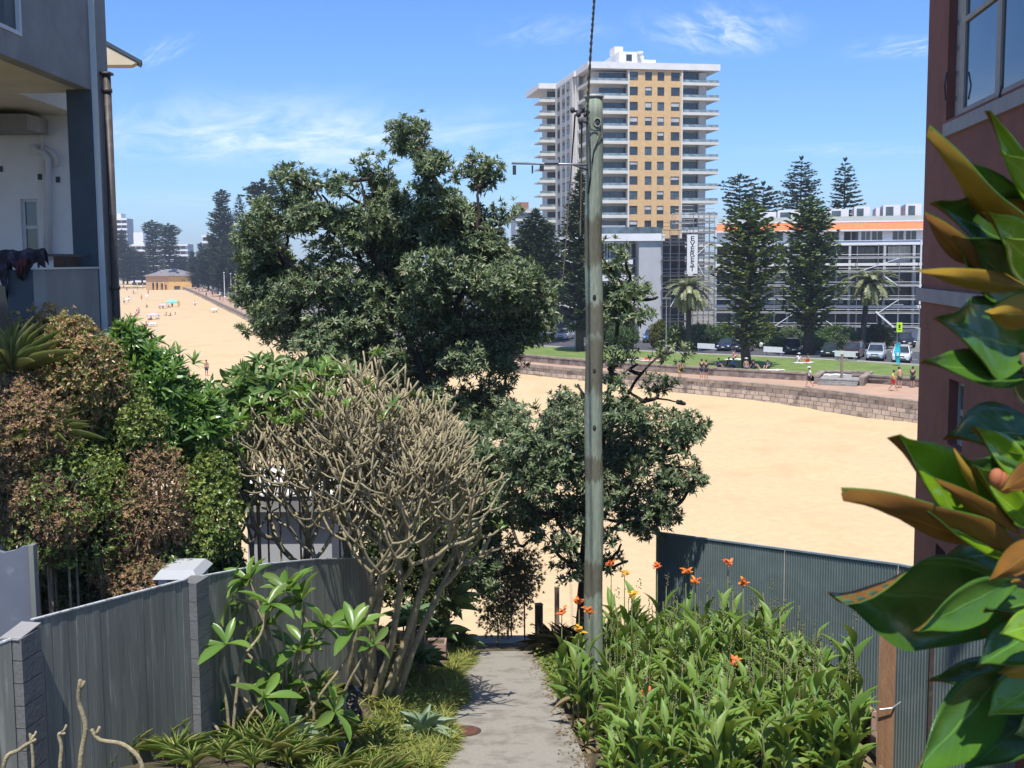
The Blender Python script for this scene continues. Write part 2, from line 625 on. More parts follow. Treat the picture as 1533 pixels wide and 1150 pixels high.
def offset(P, d):
    """shift a polyline inland by d (inland is to its right-hand side going left along the wall)"""
    out = []
    for i, p in enumerate(P):
        t = P[min(i + 1, len(P) - 1)] - P[max(i - 1, 0)]
        t.normalize()
        out.append(p + Vector((t.y, -t.x, 0)) * d)
    return out


m = MB(); strip(m, offset(WC, .3), LC, 0, 0, 150)
structure(m.build('promenade', MATS['paving']))
m = MB()
A = resample(offset(LC, .3), 60); B = [Vector((p.x * 1.0 + 400, p.y + 900, 0)) for p in A]
strip(m, A, B, .36, .36, 60)
structure(m.build('inland_ground', MATS['inland']))
LL = [p for p in LC if p.x > gnd(640, 521, 0).x]
m = MB(); strip(m, offset(LL, .3), EC, .5, .5, 60)
structure(m.build('lawn', MATS['lawn']))
m = MB(); strip(m, offset(EC, .02), offset(EC, 1.6), .504, .504)
m.add([(p.x, p.y, z) for p in offset(EC, 1.6) for z in (.504, .38)], [(2 * i, 2 * i + 1, 2 * i + 3, 2 * i + 2) for i in range(len(EC) - 1)])
structure(m.build('footpath', MATS['concrete_old']))
m = MB(); strip(m, offset(EC, 1.62), offset(EC, 17.5), .40, .40)
structure(m.build('road', MATS['asphalt']))
m = MB()
Cq = resample(offset(EC, 7.6), 60)
for a, b in list(zip(Cq, Cq[1:]))[::2]:
    d = (b - a); c = (a + b) / 2
    m.box((c.x, c.y, .408), (d.length * .8, .14, .006), math.atan2(d.y, d.x))
structure(m.build('road_marking', MATS['white_paint']))

# sandstone sea wall: courses that step out towards the sand, coping along the promenade edge
brick = bpy.data.materials.new('sandstone'); brick.use_nodes = True
t = NT(brick.node_tree)
uvn = t.n('ShaderNodeTexCoord').outputs['UV']
br = t.n('ShaderNodeTexBrick', {'Vector': uvn, 'Color1': (.62, .49, .37, 1), 'Color2': (.43, .335, .255, 1), 'Mortar': (.085, .065, .05, 1), 'Scale': 1.0, 'Mortar Size': .03, 'Brick Width': .92, 'Row Height': .36})
nz = t.n('ShaderNodeTexNoise', {'Vector': t.n('ShaderNodeTexCoord').outputs['Object'], 'Scale': 1.3, 'Detail': 6.0}).outputs[0]
cc = t.mix(t.n('ShaderNodeMapRange', {0: nz, 1: .50, 2: .72}).outputs[0], br.outputs[0], (.17, .135, .105))
p_ = t.n('ShaderNodeBsdfPrincipled', {'Base Color': cc, 'Roughness': .95})
t.n('ShaderNodeOutputMaterial', {0: p_.outputs[0]})
t_w = thing('sea_wall', 'long curved sandstone sea wall with stepped courses above the beach', 'wall', (WP[3].x, WP[3].y, 0))
m = MB(); uv = []
WR = resample(WC, 420)
arc = np.concatenate([[0], np.cumsum([(b - a).length for a, b in zip(WR, WR[1:])])])
NC = 6
for k in range(NC):
    o = -.15 * k
    zt, zb = .0 - .36 * k, .0 - .36 * (k + 1)
    P0 = offset(WR, o); P1 = offset(WR, o - .15)
    vs, fs = [], []
    for i in range(len(WR)):
        j = random.uniform(-.035, .035)
        a = P0[i]; b = P1[i]
        vs += [(a.x, a.y, zt + j), (a.x, a.y, zb + j), (b.x, b.y, zb + j)]
        uv += [(arc[i], zt), (arc[i], zb + .02), (arc[i], zb + .12)]
    for i in range(len(WR) - 1):
        q = i * 3
        fs += [(q, q + 3, q + 4, q + 1), (q + 1, q + 4, q + 5, q + 2)]
    m.add(vs, fs)
m.build('stone_courses', brick, t_w, uv=uv)
m = MB()
o0, o1 = offset(WR, -.12), offset(WR, .42)
vs, fs = [], []
for i in range(len(WR)):
    j = random.uniform(-.025, .025)
    for p, z in ((o0[i], 0.0), (o0[i], .29 + j), (o1[i], .29 + j), (o1[i], 0.0)): vs.append((p.x, p.y, z))
for i in range(len(WR) - 1):
    q = i * 4
    fs += [(q, q + 4, q + 5, q + 1), (q + 1, q + 5, q + 6, q + 2), (q + 2, q + 6, q + 7, q + 3)]
m.add(vs, fs)
m.build('coping', MATS['stone_cap'], t_w)

# low wall between promenade and lawn, broken by the sunken shower court
t_l = thing('low_wall', 'low weathered sandstone wall holding the lawn above the promenade', 'wall', (LP_[2].x, LP_[2].y, 0))
gap0, gap1 = gnd(1222, 575, 0).x, gnd(1290, 578, 0).x
LR = resample(LC, 3000)
m = MB(); mc = MB()


def wallrun(mb, P, o0, o1, z0, z1):
    a, b = offset(P, o0), offset(P, o1)
    vs, fs = [], []
    for i in range(len(P)):
        for p, z in ((a[i], z0), (a[i], z1), (b[i], z1), (b[i], z0)): vs.append((p.x, p.y, z))
    for i in range(len(P) - 1):
        q = i * 4
        fs += [(q, q + 4, q + 5, q + 1), (q + 1, q + 5, q + 6, q + 2), (q + 2, q + 6, q + 7, q + 3)]
    e = (len(P) - 1) * 4
    fs += [(0, 1, 2, 3), (e + 3, e + 2, e + 1, e)]
    mb.add(vs, fs)


for seg in ([p for p in LR if p.x > gap1 and p.x < 200], [p for p in LR if p.x < gap0]):
    if len(seg) > 1:
        wallrun(m, seg, 0, .38, 0, .62)
        wallrun(mc, seg, -.06, .46, .622, .78)
m.build('stone_courses', mat('low_stone', (.27, .215, .17), .95, .3, 1.5, bump=.3, bscale=5, c2=(.12, .10, .085), c2s=.9), t_l)
mc.build('coping', MATS['stone_cap'], t_l)

# sunken court with its U of walls, steps and outdoor shower
cc0, cc1 = gnd(1222, 575, 0), gnd(1290, 578, 0)
t_c = thing('court_wall', 'angular U shaped stone wall round the sunken paved shower court', 'wall', (cc0.x, cc0.y, 0))
b0, b1 = gnd(1232, 554.5, .78), gnd(1303, 556, .78)
m = MB(); mc = MB()
for a, b in ((cc0, b0), (b0, b1), (b1, cc1)):
    a = Vector((a.x, a.y, .3)); b = Vector((b.x, b.y, .3))
    m.bar(a, b, .4, .62)
    mc.bar(a + Vector((0, 0, .42)), b + Vector((0, 0, .42)), .56, .16)
m.build('stone_courses', MATS['low_stone'], t_c); mc.build('coping', MATS['stone_cap'], t_c)
m = MB()
m.poly([(cc0.x, cc0.y, .512), (cc1.x, cc1.y, .512), (b1.x, b1.y, .512), (b0.x, b0.y, .512)], .1)
for k in range(2):
    d = (cc1 - cc0).normalized(); nrm = Vector((d.y, -d.x, 0)) * -1
    a = cc0 + d * .3 - nrm * 0; b = cc1 - d * .3
    off = Vector((d.y, -d.x, 0)) * (.35 * (2 - k) - .2)
    m.bar(Vector((a.x, a.y, .1 + .17 * k)) + off * 1, Vector((b.x, b.y, .1 + .17 * k)) + off * 1, .36, .17)
m.build('steps', MATS['concrete_old'], t_c)
sp = gnd(1260, 566, .51)
t_s = thing('shower_post', 'weathered timber shower post standing in the sunken stone court', 'post', sp)
m = MB(); m.box((0, 0, 1.05), (.2, .2, 2.1)); m.box((0, 0, 2.13), (.26, .26, .06)); m.build('post', mat('post_wood', (.25, .19, .14), .9, .2, 4), t_s, local=True)
m = MB(); m.tube([(.12, -.02, 1.7), (.4, -.05, 1.85), (.5, -.05, 1.75)], .03); m.lathe([(.02, 1.7), (.09, 1.66), (.09, 1.64)], (.5, -.05, 0)); m.build('shower_head', MATS['grey_metal'], t_s, local=True)
m = MB(); m.span((-.35, -.08, 1.55), (.35, .08, 1.62)); m.build('cross_bar', MATS['post_wood'], t_s, local=True)
# ------------------------------------------------------------------ buildings
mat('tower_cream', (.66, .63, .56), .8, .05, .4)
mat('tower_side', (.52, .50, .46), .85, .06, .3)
mat('tower_brick', (.66, .43, .205), .85, .09, 1.2)
mat('frame_dark', (.045, .05, .055), .5, .1, 4)
mat('frame_white', (.72, .72, .72), .5, .05, 4)
glassmat('glass_dark', (.030, .040, .046), .05)
glassmat('glass_blue', (.07, .10, .12), .08)
glassmat('glass_balustrade', (.20, .26, .28), .1)
mat('curtain', (.50, .50, .48), .9, .12, 1)
mat('roof_white', (.74, .73, .70), .7, .05, .6)
mat('render_grey', (.44, .45, .46), .85, .06, .6)
mat('render_white', (.74, .74, .74), .8, .05, .4)
mat('dark_mesh', (.045, .05, .055), .9, .35, 1.2, stretch=(1, 1, .3))
mat('scaffold_steel', (.30, .315, .33), .45, .12, 3, metal=.4)
mat('scaffold_plank', (.36, .34, .31), .9, .15, 2)
mat('orange_tile', (.72, .20, .075), .8, .12, 1.5, bump=.4, bscale=8)
mat('pale_green_glass', (.42, .55, .52), .2, .06, 1)


def hole_wall(mb, fr, u0, u1, z0, z1, holes, th=.25, mi=0):
    """wall in the u-z plane with rectangular openings; fr(u, w, z) -> point (w grows into the building)"""
    us = sorted({u0, u1, *[h[0] for h in holes], *[h[1] for h in holes]})
    zs = sorted({z0, z1, *[h[2] for h in holes], *[h[3] for h in holes]})
    us = [u for u in us if u0 - 1e-6 <= u <= u1 + 1e-6]; zs = [z for z in zs if z0 - 1e-6 <= z <= z1 + 1e-6]
    for a, b in zip(zs, zs[1:]):
        run = None
        for c, d in zip(us, us[1:]):
            mu, mz = (c + d) / 2, (a + b) / 2
            solid = not any(h[0] < mu < h[1] and h[2] < mz < h[3] for h in holes)
            if solid:
                run = (run[0], d) if run else (c, d)
            if (not solid or d == us[-1]) and run:
                qbox(mb, fr, run[0], run[1], 0, th, a, b, mi)
                run = None


def qbox(mb, fr, u0, u1, w0, w1, z0, z1, mi=0):
    vs = [fr(u, w_, z) for z in (z0, z1) for w_ in (w0, w1) for u in (u0, u1)]
    mb.add(vs, [(0, 2, 3, 1), (4, 5, 7, 6), (0, 1, 5, 4), (2, 6, 7, 3), (0, 4, 6, 2), (1, 3, 7, 5)], mi)


def XF(u, w_, z): return Vector((u, w_, z))


def window_mesh(W_, H_, bars=(1, 0), fw=.07):
    """a window frame W_ x H_ in local u-z, standing at w=0"""
    f, g = MB(), MB()
    f.span((0, 0, 0), (fw, .08, H_)); f.span((W_ - fw, 0, 0), (W_, .08, H_))
    f.span((fw, 0, 0), (W_ - fw, .08, fw)); f.span((fw, 0, H_ - fw), (W_ - fw, .08, H_))
    for i in range(bars[0]):
        x = W_ * (i + 1) / (bars[0] + 1); f.span((x - fw / 2, .005, fw), (x + fw / 2, .07, H_ - fw))
    for i in range(bars[1]):
        z = H_ * (i + 1) / (bars[1] + 1); f.span((fw, .01, z - fw / 2), (W_ - fw, .065, z + fw / 2))
    g.span((fw * .5, .035, fw * .5), (W_ - fw * .5, .05, H_ - fw * .5))
    return f, g


class Kit:
    """one window, copied over a facade with its pane"""
    def __init__(s, W_, H_, bars, fm, gm, fw=.07, parent=None, name='window'):
        f, g = window_mesh(W_, H_, bars, fw)
        s.f, s.g = f, g
        s.fm, s.gm, s.first, s.name = fm, gm, None, name

    def put(s, parent, loc, rz=0.0, gm=None):
        if s.first is None:
            o = s.f.build(s.name, s.fm, parent, local=True); p = s.g.build('pane', s.gm, o, local=True)
            s.first = (o, p)
        else:
            o = s.first[0].copy(); col.objects.link(o); o.parent = parent
            p = s.first[1].copy(); col.objects.link(p); p.parent = o
        o.location, o.rotation_euler = loc, (0, 0, rz)
        if gm: setmat(p, gm)
        return o


# ---- the tall tower
YT = 247.0
c0 = at(883, 300, YT)
RZT = R(10.0)
tw = thing('apartment_tower', 'tall cream and orange brick apartment tower with white balcony slabs on every floor', 'building', (c0.x, c0.y, .4), RZT)
ZR = at(883, 93, YT).z - .4          # roof height above its ground
ST = 3.02
NF = 15
px = YT / F / math.cos(RZT)
U = lambda x: (x - 883) * px * .985
ub, ue, ug, uw, uo = U(943), U(1022.5), U(1053), U(1064), U(1082)
ua = U(901)
core = MB()
core.span((1.2, 2.2, 0), (ub - .2, 30, ZR - 1.5))               # glazed bay body, set back behind the balconies
core.span((ub - .15, .35, 0), (ue + .15, 30, ZR - 1.5))         # brick section body
core.span((ue + .3, 2.0, 0), (ug + .1, 30, ZR - 1.5))
core.span((ug, .9, 0), (uw, 30, ZR - 1.52))
core.span((-1.0, 30, 0), (24, 44, ZR - 1.5))
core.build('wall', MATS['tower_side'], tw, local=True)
bk = MB()
cols_ = [(U(943.5), U(956)), (U(967), U(977.5)), (U(986), U(996.5)), (U(1007), U(1020.5))]
holes = []
for k in range(NF):
    z = ZR - 1.2 - ST * (k + 1) + .75
    for a, b in cols_: holes.append((a, b, z, z + 1.75))
hole_wall(bk, XF, ub, ue, 0, ZR - 1.3, holes, .3)
bk.build('brick_wall', MATS['tower_brick'], tw, local=True)
gl = [MATS['glass_dark'], MATS['glass_dark'], MATS['glass_blue'], MATS['curtain']]
kits = [Kit(b - a, 1.75, (1, 1 if i in (0, 3) else 0), MATS['frame_dark'], gl[0], .09) for i, (a, b) in enumerate(cols_)]
for k in range(13):
    z = ZR - 1.2 - ST * (k + 1) + .75
    for i, (a, b) in enumerate(cols_):
        kits[i].put(tw, (a, .14, z), 0, random.choice(gl[:3] + gl[:1]))
# half drawn blinds behind some of the brick windows
for k in range(13):
    for i, (a, b) in enumerate(cols_):
        if random.random() < .42:
            z = ZR - 1.2 - ST * (k + 1) + .75
            mm = MB(); h = random.uniform(.5, 1.0); mm.span((a + .1, .13, z + 1.65 - h), (b - .1, .15, z + 1.65)); o = mm.build('blind', MATS['curtain'], tw, local=True)
pier = MB(); pier.span((ue, -.25, 0), (ue + .32, .9, ZR - 1.3)); pier.span((ub - .3, -.12, 0), (ub - .02, .9, ZR - 1.3)); pier.build('pier', MATS['tower_cream'], tw, local=True)
kl = Kit(ub - .3 - ua, 2.15, (4, 0), MATS['frame_dark'], MATS['glass_dark'], .07, name='sliding_door')
kr = Kit(ug - ue - .32, 2.3, (3, 0), MATS['frame_dark'], MATS['glass_dark'], .07, name='sliding_door')
kc = Kit(2.3, 2.15, (1, 0), MATS['frame_dark'], MATS['glass_dark'], .07, name='sliding_door')
ks = Kit(2.2, 1.9, (1, 0), MATS['frame_dark'], MATS['glass_dark'], .07)
first = {}


def rep(key, fn, z, m):
    """the same piece on every floor: built once, then copied up"""
    if key not in first:
        mb = MB(); fn(mb); o = mb.build(key[0], m, tw, local=True); first[key] = o
    else:
        o = first[key].copy(); col.objects.link(o); o.parent = tw
    o.location.z = z
    return o


def slab_left(mb):
    mb.span((-.2, -.1, 0), (ub - .3, 2.3, .28)); mb.span((-.2, -.1, .28), (ub - .3, .08, .62)); mb.span((-.2, .08, .28), (0, 10.0, .62)); mb.span((-.2, 2.3, 0), (1.25, 10.0, .28))


def slab_right(mb):
    mb.span((ue + .32, -.1, 0), (uo, 2.1, .28)); mb.span((ue + .32, -.1, .28), (uo, .08, .55)); mb.span((ug, 2.1, 0), (uo, 9, .28))


def slab_mid(mb): mb.span((-.35, 12.2, 0), (1.0, 28.8, .28)); mb.span((-.35, 12.2, .28), (-.15, 28.8, 1.0))
def slab_wing(mb): mb.span((-4.6, 29.2, 0), (-.02, 36, .28)); mb.span((-4.6, 29.2, .28), (-.9, 29.4, .6))


for k in range(NF):
    z = ZR - 1.2 - ST * (k + 1)
    rep(('balcony_slab', 1), slab_left, z, MATS['tower_cream'])
    rep(('balcony_slab', 2), slab_right, z, MATS['tower_cream'])
    rep(('balcony_slab', 3), slab_mid, z, MATS['tower_cream'])
    rep(('balcony_slab', 4), slab_wing, z, MATS['tower_cream'])
    rep(('balustrade', 1), lambda mb: mb.span((.1, -.02, .62), (ub - .4, .0, 1.12)), z, MATS['glass_balustrade'])
    rep(('balustrade', 2), lambda mb: (mb.span((ue + .4, -.02, .55), (uo - .1, .0, 1.1)), mb.span((uo - .12, .1, .3), (uo - .1, 8, 1.1))), z, MATS['glass_balustrade'])
    rep(('balustrade', 4), lambda mb: mb.span((-4.55, 29.25, .6), (-.9, 29.27, 1.1)), z, MATS['glass_balustrade'])
    kl.put(tw, (ua, 2.0, z + .3), 0, random.choice(gl[:3]))
    kr.put(tw, (ue + .36, 1.8, z + .3), 0, random.choice(gl[:2]))
    kc.put(tw, (-2.7, 30 - .1, z + .3))
    for v in (5.2, 14.5, 19, 24):
        if k < 13: ks.put(tw, (1.15 if v < 12 else .1 - 1.2 + .0, v + 2.2, z + .5), -math.pi / 2)
col_ = MB(); col_.span((-.45, 29.3, 0), (.35, 29.9, ZR - 1.3)); col_.span((-.45, 11.2, 0), (.2, 12.1, ZR - 1.3)); col_.span((-.2, 10.0, 0), (.1, 10.6, ZR - 1.3)); col_.build('column', MATS['tower_cream'], tw, local=True)
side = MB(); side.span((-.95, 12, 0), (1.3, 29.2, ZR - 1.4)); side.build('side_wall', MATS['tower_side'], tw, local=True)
rf = MB()
rf.span((-.5, -.5, ZR - 1.25), (uo, 32, ZR + .05)); rf.span((-4.8, 29, ZR - 1.27), (-.5, 45, ZR - .1)); rf.span((-.9, 10.5, ZR - 1.3), (-.5, 29, ZR - .3))
rf.build('roof', MATS['roof_white'], tw, local=True)
ph = MB()
h0 = pm(20, YT)
ph.span((U(933), 3, ZR), (U(962), 17, ZR + h0)); ph.span((U(960), 2, ZR + h0 - .4), (U(968), 12, ZR + h0)); ph.span((U(966.6), 2.1, ZR), (U(967.4), 2.4, ZR + h0 - .4))
ph.span((U(930), 5, ZR + h0), (U(943), 9, ZR + h0 + 1.35)); ph.span((U(962), 4, ZR), (U(992), 14, ZR + 1.4)); ph.span((U(962), 4.2, ZR + 1.4), (U(974), 9, ZR + 2.2))
ph.span((U(903), 10, ZR), (U(933), 24, ZR + h0 * .5))
ph.build('penthouse', MATS['roof_white'], tw, local=True)
kw = Kit(1.2, 1.3, (0, 0), MATS['frame_dark'], MATS['glass_dark'], .08); kw.put(tw, (U(944), 2.93, ZR + .9))

# ---- second, distant tower behind the banksia
c = at(772, 340, 420)
t2 = thing('distant_tower', 'grey distant apartment tower with a red brown top floor, just left of the cream tower', 'building', (c.x, c.y, .4), R(8))
H = at(780, 312, 420).z - .4
m = MB(); m.span((0, 0, 0), (7.2, 12, H)); m.build('wall', MATS['render_grey'], t2, local=True)
m = MB(); m.span((1.3, 1, H), (4.8, 9, H + 2.2)); m.build('top_floor', mat('red_brown', (.36, .16, .11), .8, .1, 2), t2, local=True)
for k in range(9):
    z = H - 1.0 - k * 2.9
    m = MB(); m.span((-.3, -.5, z - .5), (7.5, .02, z - .15)); m.build('balcony_slab', MATS['tower_cream'], t2, local=True)
    m = MB(); m.span((.5, -.03, z - 2.5), (6.6, .05, z - .8)); m.build('window', MATS['glass_blue'], t2, local=True)

# ---- white modern building with curved slabs, below the tower
YB = 166
b0 = at(840, 400, YB)
wb = thing('white_building', 'low white modern building with rounded overhanging slabs below the tall tower', 'building', (b0.x, b0.y, .4), R(4))
q = lambda x: pm(x - 840, YB)
zz_ = lambda y: at(900, y, YB).z - .4
m = MB(); m.span((q(765), 3.5, 0), (q(958), 16, zz_(368))); m.build('wall', mat('wb_dark', (.10, .105, .11), .8, .2, 1), wb, local=True)
m = MB(); m.span((q(958), .4, 0), (q(994), 14, zz_(353))); m.build('side_wall', MATS['render_grey'], wb, local=True)


def round_slab(mb, u0, u1, v0, v1, z0, z1, r=2.2, n=8):
    top = [Vector((u1, v1, z1)), Vector((u0, v1, z1))]
    for k in range(n + 1):
        a = math.pi + math.pi / 2 * k / n
        top.append(Vector((u0 + r + r * math.cos(a), v0 + r + r * math.sin(a), z1)))
    top.append(Vector((u1, v0, z1)))
    mb.poly(top, z1 - z0)


for yt, yb_, ul, ur in ((350, 361, 838, 996), (389, 396, 790, 948), (412, 421, 838, 950), (452, 461, 835, 955)):
    m = MB(); round_slab(m, q(ul), q(ur), 0, 9, zz_(yb_), zz_(yt)); m.build('balcony_slab', MATS['render_white'], wb, local=True)
for yt, yb_ in ((361, 389), (396, 412), (421, 452)):
    kk = Kit(2.6, zz_(yt) - zz_(yb_) - .3, (2, 0), MATS['frame_white'], MATS['glass_dark'], .09)
    for i in range(5): kk.put(wb, (q(842) + i * 2.1 - 2 * (i > 9), 3.3, zz_(yb_) + .1), 0, random.choice(gl[:3]))
m = MB(); m.span((q(700), 8, 0), (q(840), 20, zz_(372))); m.span((q(700), 7, zz_(372)), (q(842), 20, zz_(364))); m.span((q(700), 6.5, zz_(398)), (q(838), 8.0, zz_(391))); m.span((q(700), 6.5, zz_(440)), (q(838), 8.0, zz_(430)))
m.build('rear_wing', MATS['render_white'], wb, local=True)
m = MB(); m.span((q(905), 5, zz_(352)), (q(945), 12, zz_(336))); m.span((q(945), 4, zz_(352)), (q(966), 10, zz_(341))); m.build('roof_room', MATS['render_grey'], wb, local=True)
m = MB(); m.span((q(880), 4, zz_(352)), (q(1000), 4.1, zz_(339))); m.build('roof_balustrade', MATS['glass_blue'], wb, local=True)

# ---- scaffold wrapped in dark netting, with its banner
ds = MB(); ds.span((q(993), .6, 0), (q(1028), 9, zz_(358)))
t3 = thing('netted_scaffold', 'scaffold wrapped in dark shade netting beside the white banner', 'scaffold', (b0.x, b0.y, .4), R(4))
ds.build('netting', MATS['dark_mesh'], t3, local=True)


def scaffold(parent, u0, u1, v0, z0, z1, nb, lifts, brace, rails=2, wd=1.2, plank=True, pr=.045):
    du = (u1 - u0) / nb
    for i in range(nb + 1):
        m = MB()
        for v in (v0, v0 + wd): m.tube([(u0 + i * du, v, z0), (u0 + i * du, v, z1)], pr, 5)
        m.build('standard', MATS['scaffold_steel'], parent, local=True)
    dz = (z1 - z0) / lifts
    for k in range(1, lifts + 1):
        m = MB(); z = z0 + k * dz
        m.tube([(u0, v0, z), (u1, v0, z)], pr, 5); m.tube([(u0, v0 + wd, z), (u1, v0 + wd, z)], pr, 5)
        for r_ in range(rails): m.tube([(u0, v0 - .03, z + .5 * (r_ + 1)), (u1, v0 - .03, z + .5 * (r_ + 1))], pr * .9, 5)
        for i in range(nb + 1): m.tube([(u0 + i * du, v0, z - .06), (u0 + i * du, v0 + wd, z - .06)], pr * .8, 5)
        m.build('ledger', MATS['scaffold_steel'], parent, local=True)
        if plank and k < lifts:
            m = MB(); m.span((u0, v0 + .1, z + .05), (u1, v0 + wd - .1, z + .12)); m.span((u0, v0 + .06, z + .12), (u1, v0 + .09, z + .26)); m.build('plank', MATS['scaffold_plank'], parent, local=True)
    for (i, k, s) in brace:
        m = MB(); m.bar((u0 + i * du, v0 - .08, z0 + k * dz), (u0 + (i + s) * du, v0 - .08, z0 + (k + 1) * dz), .09, .09); m.build('brace', MATS['white_paint'], parent, local=True)


scaffold(t3, q(991), q(1030), -.4, 0, zz_(345), 3, 7, [(1, 2, 1)], wd=.9, pr=.035)
for ch in t3.children:
    if ch.name.startswith(('ledger', 'plank')): setmat(ch, MATS['dark_metal'])
t4 = thing('scaffold_tower', 'tall steel scaffold tower standing beside the white banner and the round pine', 'scaffold', (b0.x, b0.y, .4), R(4))
scaffold(t4, q(1046), q(1071), -.2, 0, zz_(318), 3, 12, [(0, 3, 1), (1, 6, -1), (0, 8, 2)], wd=3, pr=.04)
scaffold(t4, q(1018), q(1046), 3, zz_(350), zz_(318), 2, 2, [], wd=2, pr=.035)
tb = thing('banner', 'tall white vertical banner with stacked black letters on the scaffold', 'sign', (b0.x, b0.y, .4), R(4))
m = MB(); m.span((q(1028.5), -.62, zz_(411)), (q(1044.5), -.56, zz_(352))); m.build('sheet', MATS['white_paint'], tb, local=True)
mat('ink', (.03, .03, .035), .7, .1, 5)


def text_mesh(txt, size, mname='ink', extrude=.01):
    cu = bpy.data.curves.new('lettering', 'FONT')
    cu.body = txt; cu.size = size; cu.extrude = extrude; cu.align_x = 'CENTER'
    ob = bpy.data.objects.new('lettering', cu); col.objects.link(ob)
    bpy.context.view_layer.update()
    me = bpy.data.meshes.new_from_object(ob.evaluated_get(bpy.context.evaluated_depsgraph_get()))
    bpy.data.objects.remove(ob)
    me.materials.clear(); me.materials.append(MATS[mname])
    return me


MLet = Matrix.Rotation(math.pi / 2, 4, 'X')
lm = MB()
sz = pm(7.6, YB)
for i, ch in enumerate('EVEREST'):
    me = text_mesh(ch, sz * 1.35)
    me.transform(Matrix.Translation((q(1036.5), -.635, zz_(361.5 + i * 7.6))) @ Matrix.Diagonal((1.35, 1, 1, 1)) @ MLet)
    lm.add([v.co[:] for v in me.vertices], [tuple(p.vertices) for p in me.polygons])
    bpy.data.meshes.remove(me)
lm.build('lettering', MATS['ink'], tb, local=True)
# shop front under the scaffold
m = MB()

# ---- the long apartment building behind scaffold on the right
YA = 158
a0 = at(1380, 400, YA)
RZA = R(-14)
ab = thing('scaffolded_building', 'long apartment building with an orange tiled roof edge and pale roof terraces behind scaffolding', 'building', (a0.x, a0.y, .4), RZA)


def qa(x):
    r = ray(x, 400); dx, dy = math.cos(RZA), math.sin(RZA)      # where the line of sight meets the facade line
    return (a0.y * r.x - a0.x * r.y) / (dx * r.y - dy * r.x)


za = lambda y: at(1300, y, YA).z - .4
m = MB(); m.span((qa(1072), 1.5, 0), (qa(1420), 14, za(362))); m.build('wall', MATS['wb_dark'], ab, local=True)
for yt in (363, 394, 426, 458):
    m = MB(); m.span((qa(1072), -.6, za(yt + 4)), (qa(1420), 2, za(yt))); m.build('balcony_slab', MATS['render_white'], ab, local=True)
hw = [(qa(x), qa(x2), za(361), za(345)) for x, x2 in ((1145, 1172), (1180, 1196), (1205, 1222), (1232, 1256), (1262, 1285), (1288, 1303), (1304, 1321), (1335, 1353), (1355, 1372))]
m = MB(); hole_wall(m, lambda u, w_, z: Vector((u, .8 + w_, z)), qa(1072), qa(1420), za(363), za(343), hw, .3); m.build('upper_wall', mat('pale_blue_wall', (.70, .74, .77), .8, .06, 1), ab, local=True)
for h in hw:
    kk = Kit(h[1] - h[0], h[3] - h[2], (1, 0), MATS['frame_white'], MATS['glass_dark'], .08); kk.put(ab, (h[0], .95, h[2]), 0, random.choice(gl[:3]))
m = MB()
for (yA, yB_, vA, vB) in ((343.5, 331.5, -.35, 1.2),):
    m.add([(qa(1072), vA, za(yA)), (qa(1420), vA, za(yA)), (qa(1420), vB, za(yB_)), (qa(1072), vB, za(yB_)), (qa(1072), 14, za(yB_)), (qa(1420), 14, za(yB_))], [(0, 1, 2, 3), (3, 2, 5, 4)])
m.build('tiled_roof', MATS['orange_tile'], ab, local=True)
m = MB(); m.span((qa(1072), -.48, za(345.5)), (qa(1420), -.25, za(343.2))); m.span((qa(1072), 1.0, za(332)), (qa(1420), 1.3, za(329.5))); m.build('gutter', MATS['white_paint'], ab, local=True)
m = MB(); m.span((qa(1072), 2.5, za(332)), (qa(1420), 2.56, za(322))); m.build('glass_balustrade', MATS['pale_green_glass'], ab, local=True)
for x, x2, yt in ((1112, 1160, 313), (1162, 1196, 311), (1240, 1270, 310), (1278, 1302, 307), (1311, 1317, 309), (1322, 1348, 305), (1356, 1380, 304), (1395, 1420, 304)):
    m = MB(); m.span((qa(x), 3.0, za(333)), (qa(x2), 12, za(yt))); o = m.build('roof_room', MATS['render_white'], ab, local=True)
    if x2 - x > 8:
        m = MB(); m.span((qa(x) + .35, 2.92, za(331)), (qa(x) + (qa(x2) - qa(x)) * .6, 3.02, za(yt + 3))); m.build('window', MATS['glass_blue'], o, local=True)
# lower floors, dark openings behind the scaffold with pale party walls
for x in (1095, 1133, 1178, 1225, 1270, 1322, 1366, 1400):
    m = MB(); m.span((qa(x), -.55, 0), (qa(x) + .3, 1.5, za(364))); m.build('party_wall', MATS['render_grey'], ab, local=True)
for yt, yb_ in ((367, 394), (398, 426), (430, 458)):
    for x in (1100, 1140, 1186, 1232, 1278, 1330, 1372):
        if random.random() < .8:
            kk = Kit(pm(32, YA), za(yt) - za(yb_) - .3, (3, 0), MATS['frame_white'] if random.random() < .3 else MATS['frame_dark'], MATS['glass_dark'], .07, name='sliding_door'); kk.put(ab, (qa(x), 1.35, za(yb_) + .1), 0, random.choice(gl))
m = MB(); m.span((qa(1345), -1.5, 0), (qa(1420), 1.4, za(492))); m.build('garage_wall', MATS['render_grey'], ab, local=True)
m = MB(); m.span((qa(1354), -1.56, .2), (qa(1366), -1.48, za(497))); m.build('garage_door', MATS['wb_dark'], ab, local=True)
t5 = thing('apartment_scaffold', 'wide grid of steel scaffolding in front of the apartment building with the orange roof', 'scaffold', (a0.x, a0.y, .4), RZA)
scaffold(t5, qa(1072), qa(1376), -2.6, 0, za(366), 10, 7, [(7, 5, 2), (5, 4, -1), (8, 2, 1), (2, 4, 1), (3, 1, 1), (6, 1, -1)], rails=1, pr=.033)
m = MB(); m.tube([(qa(1375.5), -2.66, za(455)), (qa(1375.5), -2.66, za(360))], .12, 6); m.build('standard', MATS['white_paint'], t5, local=True)
